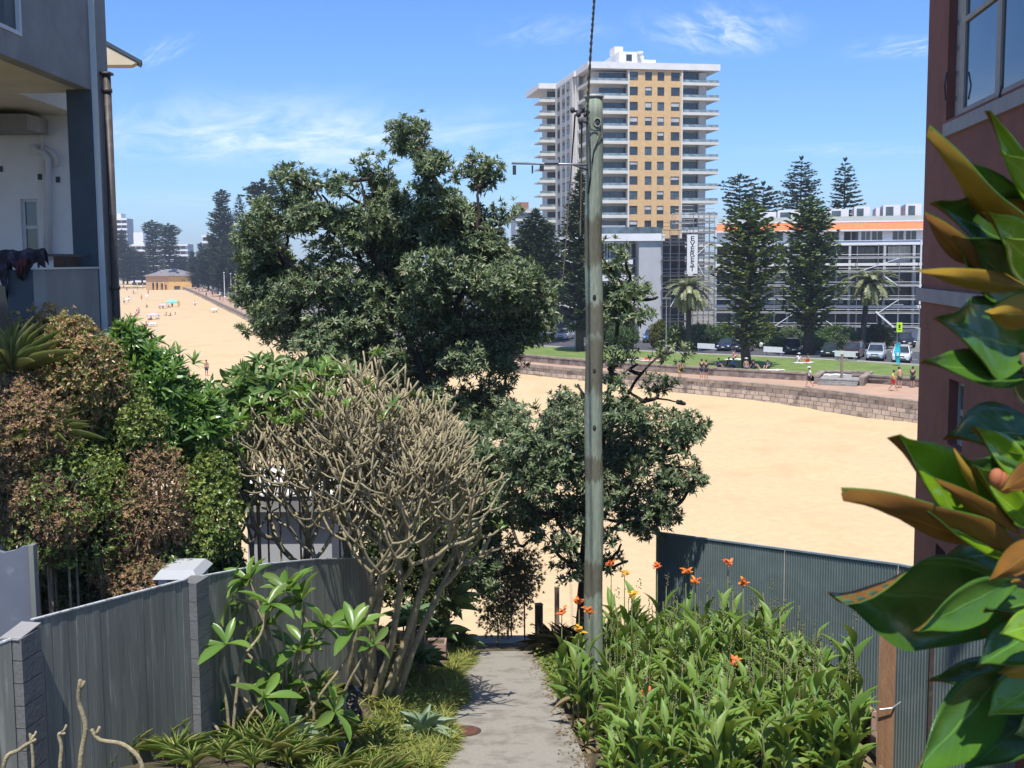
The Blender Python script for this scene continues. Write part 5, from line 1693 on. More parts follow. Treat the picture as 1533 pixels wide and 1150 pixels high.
YB2 = 23.2
A2 = lambda x, y, dy=0: at(x, y, YB2 + dy)
base2 = A2(868, 960); base2.z = hz(base2.x, base2.y) - .1
bl2 = [(808, 620, 11, 34), (800, 665, 32, 34), (836, 650, 34, 40), (850, 610, 26, 26), (838, 590, 14, 18), (775, 660, 14, 26), (790, 710, 44, 36), (845, 710, 44, 44), (820, 755, 44, 32), (860, 760, 30, 34), (770, 740, 30, 30),
       (930, 620, 30, 30), (960, 640, 34, 32), (995, 645, 26, 28), (1018, 600, 13, 14), (1012, 640, 18, 20), (1030, 655, 13, 16), (1025, 700, 18, 20), (930, 680, 36, 36), (970, 690, 38, 38), (1005, 715, 24, 24), (935, 735, 38, 32), (985, 750, 30, 30), (1040, 712, 8, 10), (905, 715, 26, 40), (960, 780, 26, 22), (915, 790, 24, 22), (880, 800, 34, 20), (985, 785, 14, 16), (850, 810, 24, 16), (930, 815, 18, 12),
       (915, 560, 26, 28), (940, 585, 26, 20), (900, 600, 24, 24), (968, 595, 16, 12), (980, 575, 12, 12), (955, 545, 18, 16), (985, 522, 16, 12), (1008, 528, 12, 9), (925, 520, 24, 24), (900, 500, 16, 24), (935, 470, 26, 26), (925, 425, 34, 30), (950, 440, 30, 26), (975, 430, 18, 16), (905, 390, 22, 24), (935, 385, 20, 18), (985, 445, 9, 9), (915, 460, 24, 30), (865, 575, 16, 16), (870, 640, 18, 30), (860, 845, 20, 16), (905, 845, 26, 18), (940, 840, 16, 12), (880, 770, 26, 26), (825, 800, 30, 24), (790, 770, 26, 22), (1000, 770, 14, 12), (1035, 640, 9, 9), (880, 690, 26, 34)]
J2 = A2(880, 740)
lim2 = [([base2, A2(875, 850), J2], .12, .09), ([J2, A2(905, 650), A2(915, 560), A2(930, 440)], .075, .03), ([J2, A2(840, 700), A2(815, 640)], .06, .02), ([J2, A2(940, 720), A2(990, 680)], .065, .025), ([A2(905, 650), A2(960, 560), A2(1000, 525)], .04, .015), ([A2(905, 650), A2(965, 600), A2(1015, 602)], .035, .012), ([A2(875, 850), A2(930, 780), A2(975, 770)], .05, .02), ([A2(875, 850), A2(830, 770), A2(790, 710)], .05, .02)]
banksia('banksia_tree', 'smaller open banksia behind the timber pole, sand showing through its gaps', base2, bl2, lim2, 2900, 'banksia_leaf', YB2, .8, L=.125, seed=8)

# ------------------------------------------------------------------ bare frangipani
mat('frangipani_bark', (.355, .30, .175), .85, .20, 9, bump=.25, bscale=40, c2=(.22, .19, .12), c2s=6)
LM('frangipani_leaf', [(.10, .20, .035), (.14, .26, .045), (.19, .31, .06), (.13, .20, .05)], .32, .28, (.3, .45, .05), spec=.5)
YFr = 17.6
rf = random.Random(5)
fb = at(545, 985, YFr); fb.z = hz(fb.x, fb.y) - .05
fr = thing('frangipani_tree', 'wide dome of bare grey forking frangipani branches over the board fence', 'tree', fb)
tips = []
fm = MB()
C_ = at(532, 745, YFr); RX, RZ_ = pm(180, YFr), pm(195, YFr)


def inside(p):
    q = p - C_
    az = math.atan2(q.x, q.z); lim_ = 1.0 + .16 * math.sin(az * 5 + 1.0) + .12 * math.sin(az * 9 + q.y * 2) + (.25 if q.x > .6 and q.z < .1 else 0)
    return (q.x / RX) ** 2 + (q.y / 1.5) ** 2 + (q.z / RZ_) ** 2 < lim_


def grow(p, d, r, lv):
    L = rf.uniform(.24, .46) * (1.35 if lv < 4 else 1) * (.85 if lv > 6 else 1)
    d1 = (d + Vector((0, 0, .22)) + Vector((rf.gauss(0, .10), rf.gauss(0, .10), rf.gauss(0, .06)))).normalized()
    q0 = p + d * L * .36
    q1 = q0 + d1 * L * .36
    d2 = (d1 + Vector((0, 0, .36)) + Vector((rf.gauss(0, .12), rf.gauss(0, .12), 0))).normalized()
    q2 = q1 + d2 * L * .36
    r2 = max(.0145, r * .84)
    fm.tube([p, q0, q1, q2], [r, r * .93, (r + r2) / 2, r2], 7 if r > .03 else 6, cap=lv >= 7)
    if lv >= 9 or (lv > 4 and rf.random() < .13) or (lv > 3 and not inside(q2)):
        fm.ball(q2, r2 * 1.12, 6, 4); tips.append((q2, d2)); return
    n = 2 if rf.random() < .74 else 3
    u = d2.orthogonal().normalized(); v = d2.cross(u); a0 = rf.uniform(0, 6.28)
    for k in range(n):
        a = a0 + 6.283 * k / n + rf.gauss(0, .25); s = rf.uniform(.60, 1.15)
        nd = (d2 + (u * math.cos(a) + v * math.sin(a)) * s)
        nd.z = nd.z * .9 + .06; nd.normalize()
        if lv < 7 or rf.random() < .75: grow(q2, nd, r2 * .93, lv + 1)


for (bx, by, tx, ty, dy, r) in ((505, 985, 455, 850, 0, .06), (525, 990, 520, 830, .4, .065), (550, 985, 575, 850, -.2, .06), (575, 985, 640, 855, .1, .055), (590, 990, 660, 880, .5, .05), (495, 985, 405, 880, .3, .05), (560, 990, 600, 870, -.5, .05), (535, 985, 480, 870, -.5, .05), (548, 985, 545, 860, .8, .05), (580, 992, 625, 900, .9, .045), (520, 990, 560, 890, -.8, .045)):
    p = at(bx, by, YFr + dy * .3); p.z = min(p.z, hz(p.x, p.y) + .3) - .15
    q = at(tx, ty, YFr + dy)
    mid = p.lerp(q, .5) + Vector((rf.uniform(-.1, .1), rf.uniform(-.1, .1), -.02))
    fm.tube([p, mid, q], [r * 1.25, r * 1.05, r], 9, cap=False)
    dd = (q - mid).normalized(); dd = (dd + Vector(((q.x - C_.x) * .25, dy * .35, .15))).normalized()
    for k in range(rf.choice((2, 2, 3))):
        grow(q, (dd + Vector((rf.gauss(0, .38), rf.gauss(0, .38), 0))).normalized(), r * .8, 2)
print('frangipani tips', len(tips), 'faces', len(fm.f))
fm.build('branches', MATS['frangipani_bark'], fr, True)
# young leaves only on a few upper and outer tips
T_PADDLE = t_blade(.18, 5, .18, [.25, .55, .9, 1, .75, .12])
sel = [t_ for t_ in tips if (t_[0].z > C_.z + RZ_ * .62 or t_[0].x < C_.x - RX * .78) and rf.random() < (.30 if t_[0].x < C_.x - .3 else .05)] + [t_ for t_ in tips if t_[0].x > C_.x + RX * .6 and t_[0].z < C_.z + .4 and rf.random() < .20]
m = MB()
if sel:
    rosettes(m, [list(t_[0]) for t_ in sel], [list(t_[1] + Vector((0, 0, .6))) for t_ in sel], 6, .20, .055, T_PADDLE, (25, 75))
m.build('leaves', MATS['frangipani_leaf'], fr, True)


# leafy frangipani shoots in front of the fence, lower left
def leafy(name, label, base, arms, nleaf, L, lm='frangipani_leaf', bark='frangipani_bark', r=.022, group=None):
    t_ = thing(name, label, 'plant', base, 0, group)
    m = MB(); P, A = [], []
    for pts in arms:
        c = catmull(pts, 6)
        m.tube(c, [r * (1 - .35 * i / len(c)) for i in range(len(c))], 7)
        P.append(list(c[-1])); A.append(list((c[-1] - c[-3]).normalized() + Vector((0, -.25, .25))))
    m.build('branches', MATS[bark], t_, True)
    m = MB(); rosettes(m, P, A, nleaf, L, L * .29, T_PADDLE, (35, 95)); m.build('leaves', MATS[lm], t_, True)
    return t_


Yl = 14.4
Bq = lambda x, y, Y=Yl: at(x, y, Y)
base = Bq(430, 1120); base.z = hz(base.x, base.y) - .1
leafy('frangipani_shoot', 'leafy green frangipani with drooping paddle leaves in front of the board fence', base,
      [[base, Bq(415, 1030), Bq(372, 980), Bq(345, 945)], [base, Bq(420, 1000), Bq(385, 900), Bq(372, 868)], [base, Bq(450, 1010), Bq(470, 955), Bq(430, 885)], [base, Bq(440, 1060), Bq(430, 1030)], [base, Bq(480, 1040), Bq(520, 985), Bq(528, 945)], [base, Bq(470, 1080), Bq(455, 1000), Bq(488, 940)], [base, Bq(400, 1060), Bq(405, 1015)], [base, Bq(380, 1060), Bq(345, 1030)], [base, Bq(460, 1090), Bq(500, 1065)], [base, Bq(425, 960), Bq(400, 930)], [base, Bq(455, 930), Bq(452, 900)], [base, Bq(395, 930), Bq(348, 895)], [base, Bq(440, 1010), Bq(445, 975)]], 9, .42)
base = Bq(505, 1110, 15.2); base.z = hz(base.x, base.y) - .1
leafy('frangipani_shoot', 'sparser leafy frangipani shoots leaning over the path edge grasses', base,
      [[base, Bq(500, 1040, 15.2), Bq(470, 1000, 15.2), Bq(455, 965, 15.2)], [base, Bq(515, 1040, 15.2), Bq(540, 990, 15.2), Bq(560, 965, 15.2)], [base, Bq(500, 1060, 15), Bq(480, 1030, 15)]], 8, .33)
base = Bq(345, 1130, 13.7); base.z = hz(base.x, base.y) - .1
leafy('frangipani_shoot', 'low leafy frangipani shoots beside the fence pier', base,
      [[base, Bq(340, 1060, 13.7), Bq(330, 1010, 13.7), Bq(338, 965, 13.7)], [base, Bq(370, 1080, 13.7), Bq(395, 1045, 13.7)], [base, Bq(325, 1090, 13.7), Bq(300, 1075, 13.7)], [base, Bq(360, 1000, 13.8), Bq(390, 950, 13.9), Bq(402, 905, 14)]], 8, .42)
# shoots that poke up at the lower left edge: bare stubs
tips2 = ((120, 1150, [(128, 1090), (118, 1050), (120, 1020)], .021), (215, 1160, [(190, 1118), (150, 1108), (138, 1094)], .020), (90, 1160, [(92, 1120), (88, 1100), (96, 1098)], .016), (5, 1150, [(30, 1122), (52, 1108)], .018), (50, 1160, [(48, 1120), (45, 1100)], .014))
for i, (bx, by, pts, r) in enumerate(tips2):
    lab = ('upright mottled bare frangipani stem in front of the dark fence', 'bare frangipani stem bending left with a stubby fork', 'short forked bare stub between the two taller bare stems', 'bare grey stem slanting up in the lower left corner', 'small bare stem crossing the slanting one in the lower left corner')[i]
    b = at(bx, by + 90, 9.6); b.z = min(b.z, hz(b.x, b.y) - .1) if False else b.z - .3
    t_ = thing('bare_stem', lab, 'plant', (b.x, b.y, b.z), 0, 'bare stems at the lower left')
    m = MB(); c = catmull([b] + [at(x, y, 9.6) for x, y in [(bx, by)] + pts], 6); m.tube(c, [r * (1.15 - .3 * k / len(c)) for k in range(len(c))], 8)
    m.ball(c[-1], r * .95, 7, 5)
    m.build('stem', MATS['frangipani_bark'], t_, True)
    e = c[-1]; m = MB(); m.tube([c[-4], c[-4] + Vector((.03, 0, .03)), c[-4] + Vector((.05, -.01, .075))], [r * .8, r * .7, r * .6], 7); m.build('side_shoot', MATS['frangipani_bark'], t_, True)

# ------------------------------------------------------------------ hedges and shrubs behind the left fence
LM('hedge_green', [(0.060, 0.102, 0.027), (0.093, 0.153, 0.034), (0.145, 0.212, 0.043), (0.221, 0.289, 0.060), (0.323, 0.357, 0.085)], .35, .22, (.25, .32, .04), spec=.5)
LM('hedge_tip', [(0.113, 0.160, 0.038), (0.189, 0.226, 0.053), (0.302, 0.246, 0.085), (0.452, 0.264, 0.122), (0.528, 0.320, 0.170)], .42, .22, (.32, .25, .06))
LM('hedge_dry', [(0.292, 0.182, 0.100), (0.401, 0.238, 0.128), (0.493, 0.311, 0.182), (0.219, 0.146, 0.082), (0.163, 0.182, 0.055)], .8, .15, (.3, .2, .1), spec=.2)
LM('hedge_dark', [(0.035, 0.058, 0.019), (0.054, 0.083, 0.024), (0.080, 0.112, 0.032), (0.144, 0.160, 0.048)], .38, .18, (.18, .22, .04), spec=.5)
LM('oleander', [(0.068, 0.150, 0.027), (0.098, 0.203, 0.036), (0.143, 0.270, 0.048), (0.210, 0.330, 0.075)], .3, .25, (.25, .42, .05), spec=.55)
LM('plumeria_back', [(0.077, 0.154, 0.042), (0.112, 0.210, 0.056), (0.182, 0.280, 0.084), (0.280, 0.364, 0.140)], .32, .25, (.3, .42, .08), spec=.55)
LM('yucca', [(.20, .25, .06), (.26, .30, .08), (.32, .33, .12)], .5, .2, (.4, .42, .1))
GH = 'shrubs behind the left fence'


def shrub(name, label, blobs, Y, n, lm, L, Wd, k=5, th=(25, 85), tmpl=T_DIAM, sd=.5, twig='bark', up=.4, nt=60, lo=.55):
    bl = [pblob(x, y, Y + random.uniform(-sd, sd), rx, ry) for (x, y, rx, ry) in blobs]
    b = bl[0][0]; z = hz(b.x, b.y) - .1
    t_ = thing(name, label, 'shrub', (b.x, b.y, z), 0, GH)
    P, A, B = blob_points(bl, n, lo, .5, .14)
    ok = P[:, 2] > z; P, A, B = P[ok], A[ok], B[ok]
    ax = A * .8 + np.array([0, -.1, up]) + rng.normal(0, .4, A.shape)
    m = MB(); rosettes(m, P, ax, k, L, Wd, tmpl, th); m.build('foliage', MATS[lm], t_)
    s = MB()
    for bb in bl:
        s.tube([Vector((bb[0].x, bb[0].y + .25, z)), Vector((bb[0].x, bb[0].y + .2, bb[0].z - bb[1][2] * .6)), bb[0]], [.018, .016, .008], 5, cap=False)
    for i in np.linspace(0, len(P) - 1, nt).astype(int):
        p = Vector(P[i]); c = bl[B[i]][0]; o = (p - c).normalized()
        s.tube([c.lerp(p, .3), c.lerp(p, .7) + Vector((0, 0, .03)), p + o * random.uniform(.02, .16)], [.010, .007, .003], 4, cap=False)
    s.build('stems', MATS[twig], t_)
    return t_


mat('twig_pale', (.24, .18, .12), .9, .2, 8)
shrub('hedge', 'tall rounded hedge with reddish brown tips against the grey balcony', [(75, 525, 62, 62), (125, 560, 60, 70), (150, 600, 44, 50), (60, 575, 60, 60), (110, 500, 30, 26), (40, 500, 24, 20)], 15.3, 5600, 'hedge_tip', .055, .028, twig='twig_pale', nt=160)
shrub('hedge', 'dry brown half dead shrub at the left edge below the spiky plant', [(35, 640, 66, 60), (15, 700, 50, 50), (65, 690, 34, 54), (20, 590, 40, 36), (60, 740, 40, 40), (20, 770, 44, 44), (90, 780, 44, 40), (60, 810, 50, 40)], 14.2, 6400, 'hedge_dry', .05, .021, twig='twig_pale', nt=220)
shrub('hedge', 'mid green small leaved shrub between the brown shrubs behind the fence', [(150, 650, 56, 60), (130, 720, 52, 60), (180, 610, 44, 44), (215, 640, 36, 40), (190, 690, 40, 44)], 14.9, 5000, 'hedge_green', .05, .029, nt=80)
shrub('hedge', 'dried out brown patch of shrub above the white pillar', [(235, 720, 44, 60), (215, 770, 50, 50), (250, 790, 40, 44), (200, 820, 36, 30), (215, 870, 50, 40), (170, 860, 36, 30), (265, 850, 36, 30)], 14.6, 3600, 'hedge_dry', .046, .018, twig='twig_pale', nt=260)
shrub('hedge', 'bright lime green leafy shrub beside the grey cottage wall', [(315, 720, 42, 46), (325, 780, 40, 48), (295, 820, 38, 40), (340, 840, 26, 28), (290, 750, 30, 40)], 15.6, 3000, 'hedge_green', .055, .032, nt=60)
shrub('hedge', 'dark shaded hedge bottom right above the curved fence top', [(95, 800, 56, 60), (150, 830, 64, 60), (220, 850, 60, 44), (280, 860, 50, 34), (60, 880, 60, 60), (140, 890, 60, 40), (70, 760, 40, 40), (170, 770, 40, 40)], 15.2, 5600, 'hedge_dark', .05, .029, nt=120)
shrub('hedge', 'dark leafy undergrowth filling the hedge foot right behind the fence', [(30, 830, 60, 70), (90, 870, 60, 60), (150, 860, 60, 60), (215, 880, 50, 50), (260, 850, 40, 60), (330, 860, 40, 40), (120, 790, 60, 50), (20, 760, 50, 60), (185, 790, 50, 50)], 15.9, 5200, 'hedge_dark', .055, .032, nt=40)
shrub('hedge', 'loose olive green sprays growing through the dry brown shrub', [(60, 690, 70, 60), (100, 740, 60, 60), (140, 800, 60, 60), (60, 800, 60, 50), (240, 860, 50, 40), (180, 740, 40, 50)], 14.25, 2600, 'hedge_green', .048, .024, lo=.75, nt=120, twig='twig_pale')
shrub('glossy_shrub', 'glossy long leaved green shrub spilling over the sand view beside the drainpipe', [(205, 545, 34, 46), (235, 580, 50, 56), (265, 620, 54, 48), (205, 610, 40, 50), (300, 630, 36, 36), (190, 510, 16, 26), (230, 660, 50, 40), (280, 670, 50, 36)], 16.6, 1500, 'oleander', .17, .036, k=9, th=(20, 80), tmpl=T_STRAP, up=.8, nt=60)
shrub('frangipani_bush', 'broad leaved frangipani foliage filling the gap left of the bare branches', [(320, 640, 40, 36), (345, 600, 34, 30), (375, 575, 28, 22), (340, 680, 40, 36), (410, 590, 36, 24), (440, 565, 36, 16), (500, 560, 32, 14), (390, 550, 24, 14), (300, 690, 32, 30), (350, 740, 24, 30), (380, 640, 30, 40)], 18.2, 240, 'plumeria_back', .26, .07, k=8, th=(30, 80), tmpl=T_PADDLE, up=.9, nt=40, twig='frangipani_bark')
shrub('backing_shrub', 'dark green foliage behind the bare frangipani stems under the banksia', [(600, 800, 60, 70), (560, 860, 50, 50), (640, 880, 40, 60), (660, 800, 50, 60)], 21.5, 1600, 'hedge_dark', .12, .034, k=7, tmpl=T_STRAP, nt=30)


def spiky(name, label, base, n, L, Wd, lm, group=None, th=(5, 95), droop=.25, stem=.0, cat='plant', fold=.3, prof=None, trunk='bark', jit=.2):
    t_ = thing(name, label, cat, base, 0, group)
    m = MB()
    P = np.tile(np.array([[base[0], base[1], base[2] + stem]]), (1, 1))
    tm = t_blade(droop, 6, fold, prof)
    k = n
    u = (np.arange(k) + .5) / k
    tht = np.radians(th[0] + (th[1] - th[0]) * u ** .8) + rng.normal(0, .06, k); ph = np.arange(k) * 2.399 + rng.normal(0, .15, k)
    D = np.stack([np.sin(tht) * np.cos(ph), np.sin(tht) * np.sin(ph), np.cos(tht)], 1)
    N = np.array([0, 0, 1.]) - D * D[:, 2:3]; N += np.stack([-np.cos(ph), -np.sin(ph), 0 * ph], 1) * .05
    Ls = L * rng.uniform(1 - jit, 1 + jit, k) * (.7 + .3 * u)
    m.leaves(np.repeat(P, k, 0) + D * .03, D, N, Ls, Wd * (.6 + .4 * u), tm)
    m.build('leaves', MATS[lm], t_, True)
    s = MB(); s.tube([(base[0], base[1], base[2] - .1), (base[0], base[1], base[2] + stem + .04)], [.03, .03], 8); s.build('stem', MATS[trunk], t_)
    return t_


def pos(x, y, Y, dz=0): p = at(x, y, Y); return (p.x, p.y, p.z + dz)


NARROW = [.5, .8, 1, .9, .7, .4, .02]
AG = [.55, .7, .9, 1, .85, .5, .02]
GY = 'spiky yucca plants in the hedge'
spiky('yucca', 'yellowish spiky yucca at the far left in front of the balcony', pos(18, 560, 14.4, -.9), 60, .85, .034, 'yucca', GY, (2, 80), .08, .9, prof=NARROW)
spiky('yucca', 'green spiky yucca poking out of the dry brown shrub', pos(66, 655, 14.0, -.9), 46, .62, .032, 'yucca', GY, (2, 95), .08, .9, prof=NARROW)

# ------------------------------------------------------------------ agaves, flax and ground cover by the path
LM('agave_pale', [(.16, .24, .14), (.20, .29, .17), (.25, .33, .21)], .5, .12, (.25, .35, .15))
LM('agave_green', [(0.098, 0.182, 0.078), (0.130, 0.234, 0.098), (0.182, 0.286, 0.130)], .45, .15, (.2, .3, .08))
LM('flax', [(.018, .022, .012), (.03, .032, .016), (.05, .045, .02), (.06, .03, .022)], .4, .15, (.12, .1, .03))
LM('mondo', [(0.253, 0.287, 0.057), (0.345, 0.356, 0.081), (0.425, 0.414, 0.127), (0.184, 0.241, 0.052), (0.127, 0.184, 0.040)], .55, .25, (.4, .42, .08))
LM('coast_bush', [(.10, .12, .055), (.15, .16, .075), (.20, .20, .11), (.08, .09, .04)], .6, .2, (.25, .25, .08))
GA = 'agaves beside the path'
AGP = [('pale blue green agave rosette spilling onto the path beside the manhole', 634, 1112, 16.5, 26, .58, .19, 'agave_pale'),
       ('large dark agave in the shade below the banksia', 672, 905, 22.6, 34, .85, .14, 'agave_green'),
       ('agave with bright leaf tips right of the frangipani trunks', 618, 928, 20.6, 26, .62, .14, 'agave_green'),
       ('small agave at the dark edge of the path head', 690, 960, 23.0, 24, .5, .12, 'agave_green'),
       ('mid sized agave lit from the side under the banksia', 660, 945, 22.0, 24, .55, .13, 'agave_green'),
       ('bluish agave tips rising at the bottom edge left of the yellow grass', 430, 1165, 13.9, 22, .50, .13, 'agave_pale'),
       ('dark narrow leaved agave beside the stone planter', 628, 985, 19.6, 30, .5, .08, 'agave_green')]
for lab, x, y, Y, n, L, wd, lm in AGP:
    p = at(x, y, Y); zg = hz(p.x, p.y)
    spiky('agave', lab, (p.x, p.y, max(zg, p.z - .15)), n, L, wd, lm, GA, (8, 88), .12, .16 if 'manhole' in lab else .05, fold=.45, prof=AG)
GF = 'dark flax clumps behind the pole'
for lab, x, y, Y, n, L in (('dark spiky flax clump left of the pole base', 864, 930, 22.4, 110, 1.15), ('dark spiky flax clump right of the pole base', 932, 925, 21.8, 110, 1.4), ('low dark flax between the path posts and the pole', 828, 950, 23.3, 80, .85)):
    p = at(x, y, Y); spiky('flax_plant', lab, (p.x, p.y, hz(p.x, p.y)), n, L, .045, 'flax', GF, (4, 80), .3, .03, prof=NARROW)
shrub('coastal_shrub', 'airy grey green coastal shrub at the head of the beach steps', [(765, 885, 36, 50), (745, 920, 34, 36), (785, 860, 30, 44), (760, 840, 40, 26)], 24.6, 2200, 'coast_bush', .07, .013, k=9, th=(10, 60), tmpl=T_DIAM, twig='twig_pale', nt=140, lo=.2)

# planter boxes of stone by the frangipani
for i, (x0, x1, yt, Y, lab) in enumerate(((608, 636, 942, 20.4, 'brown timber planter box under the bright tipped agave'), (640, 668, 960, 21.2, 'smaller pinkish stone block behind the timber planter box'))):
    a, b = at(x0, yt, Y), at(x1, yt, Y); z = hz(a.x, Y)
    t_ = thing('planter_box', lab, 'planter', ((a.x + b.x) / 2, Y, z)); w_ = b.x - a.x
    m = MB()
    for s in (-1, 1): m.box((0, s * .17, (a.z - z) / 2 - .05), (w_, .03, a.z - z + .1)); m.box((s * (w_ / 2 - .015), 0, (a.z - z) / 2 - .05), (.03, .31, a.z - z + .1))
    m.build('sides', MATS['post_wood'] if i == 0 else MATS['pink_edge'], t_, local=True)
    m = MB(); m.box((0, 0, a.z - z - .05), (w_ - .062, .308, .04)); m.build('earth', MATS['soil'], t_, local=True)

# yellow green mondo grass strips along both path edges
m = MB(); P, A = [], []
for i in range(4300):
    y = random.uniform(15.0, 22.6); e = path_mid(y) - path_half(y)
    x = e + .22 - abs(random.gauss(0, .42)) - .1 * math.sin(y * 2.2)
    if x < -2.3: continue
    P.append((x, y, hz(x, y) + random.uniform(0, .16))); A.append((random.gauss(.1, .3), random.gauss(-.1, .3), 1))
rosettes(m, P, A, 7, .29, .019, t_blade(.6, 3, .1, NARROW), (10, 85)); o = stuff(m.build('grass', MATS['mondo'])); o['label'] = 'yellow green tufted grass along the left edge of the path'
# low leafy ground cover right of the path head and between the beds
LM('ground_leaf', [(.13, .19, .03), (.19, .25, .04), (.25, .30, .06), (.09, .14, .03)], .4, .25, (.35, .42, .06))
m = MB(); P, A = [], []
for i in range(800):
    y = random.uniform(19.2, 23.4); e = path_mid(y) + path_half(y)
    x = e - .12 + abs(random.gauss(0, .35)); P.append((x, y, hz(x, y) + random.uniform(.0, .22) * min(1, (x - e + .2) * 3))); A.append((random.gauss(-.2, .3), random.gauss(-.2, .3), 1))
rosettes(m, P, A, 6, .085, .045, T_LEAF, (30, 80)); o = stuff(m.build('ground_cover', MATS['ground_leaf'])); o['label'] = 'low lime green ground cover at the right edge of the path head'
LM('litter', [(.20, .14, .08), (.26, .19, .11), (.14, .10, .06)], .8, .05)
m = MB(); P, D = [], []
for i in range(2600):
    y = random.uniform(14, 23.5); x = random.choice((random.uniform(-4, -1.1), random.uniform(.9, 5), path_mid(y) + random.choice((-1, 1)) * (path_half(y) - abs(random.gauss(0, .12)))))
    on = abs(x - path_mid(y)) < path_half(y)
    P.append((x, y, (path_z(y) if on else hz(x, y)) + .012)); a = random.uniform(0, 6.28); D.append((math.cos(a), math.sin(a), random.uniform(0, .2)))
m.leaves(P, D, np.tile([[0, 0, 1.]], (len(P), 1)), rng.uniform(.04, .11, len(P)), .022, T_LEAF); o = stuff(m.build('leaf_litter', MATS['litter'])); o['label'] = 'dry fallen leaves on the beds and path edges'
# strappy green leaves under the frangipani
LM('strap_green', [(0.163, 0.250, 0.050), (0.237, 0.350, 0.075), (0.338, 0.425, 0.112), (0.450, 0.438, 0.150)], .45, .25, (.35, .42, .08))
GSt = 'strappy lily clumps under the frangipani'
for i in range(90):
    x = random.uniform(170, 610); Y = 11.7 + 4.9 * random.random() ** 1.25
    p = at(x, 1100, Y); X = p.x
    if X > path_mid(Y) - path_half(Y) - .15: continue
    spiky('lily_clump', 'clump of strappy green leaves in the bed under the leafy frangipani', (X, Y, hz(X, Y)), 26, random.uniform(.32, .62), .025, 'strap_green', GSt, (2, 55), .28, .02, prof=NARROW)
# weathered post and dark bundle in the bed
p = at(509, 1058, 15.0); zg = hz(p.x, 15.0)
t_ = thing('garden_post', 'short grey square garden post among the grasses left of the path', 'post', (p.x, p.y, zg))
m = MB(); m.span((p.x - .065, 14.93, zg - .1), (p.x + .065, 15.07, p.z)); m.build('post', mat('grey_post', (.30, .30, .29), .8, .12, 6), t_)
m = MB(); m.span((p.x - .075, 14.92, p.z), (p.x + .075, 15.08, p.z + .025)); m.build('cap', MATS['grey_post'], t_)
p = at(530, 1060, 14.9); t_ = thing('hose_bundle', 'black coiled bundle of hose propped beside the grey garden post', 'hose', (p.x, p.y, zg))
m = MB(); pts = []
for i in range(70):
    a = i * .55; pts.append((p.x + .075 * math.cos(a) * (1 - .003 * i) + .03 * math.sin(i * .1), p.y + .05 * math.sin(a), p.z - .22 + .0062 * i + .06 * math.sin(a)))
m.tube(pts, .018, 6); m.build('coil', MATS['dark_metal'], t_, True)
m = MB(); m.tube([pts[-1], (p.x + .05, p.y, p.z + .24), (p.x + .02, p.y - .02, p.z + .30)], .016, 6); m.build('nozzle', MATS['grey_metal'], t_, True)

# ------------------------------------------------------------------ canna bed
LM('canna_leaf_old', [(0.111, 0.195, 0.046), (0.156, 0.260, 0.058), (0.208, 0.325, 0.078), (0.286, 0.377, 0.111), (0.338, 0.364, 0.130)], .38, .26, (.33, .42, .07), spec=.5)
LM('canna_leaf', [(0.095, 0.185, 0.031), (0.134, 0.246, 0.040), (0.190, 0.314, 0.056), (0.246, 0.358, 0.078), (0.157, 0.224, 0.045)], .45, .26, (.36, .46, .05), spec=.35, patch=((.30, .29, .09), .86, 2.0))
LM('canna_dead', [(.24, .18, .09), (.30, .23, .13), (.16, .12, .06)], .8, .15, (.3, .2, .1))
LM('canna_petal', [(.80, .22, .02), (.85, .30, .03), (.75, .14, .03)], .5, .3, (.9, .35, .05))
LM('canna_petal_yellow', [(.85, .50, .03), (.85, .36, .02), (.80, .60, .06)], .5, .3, (.9, .5, .05))
LM('canna_petal_red', [(.78, .17, .04), (.82, .24, .05)], .5, .3, (.9, .25, .1))
mat('canna_stem', (.13, .17, .06), .6, .2, 8, c2=(.22, .16, .08), c2s=4)
mat('seed_pod', (.17, .17, .08), .8, .25, 15)
T_CANNA = t_blade(.30, 6, .20, [.12, .62, .95, 1, .8, .45, .02])
CG = 'canna lilies in the bed right of the path'
rc = random.Random(21)


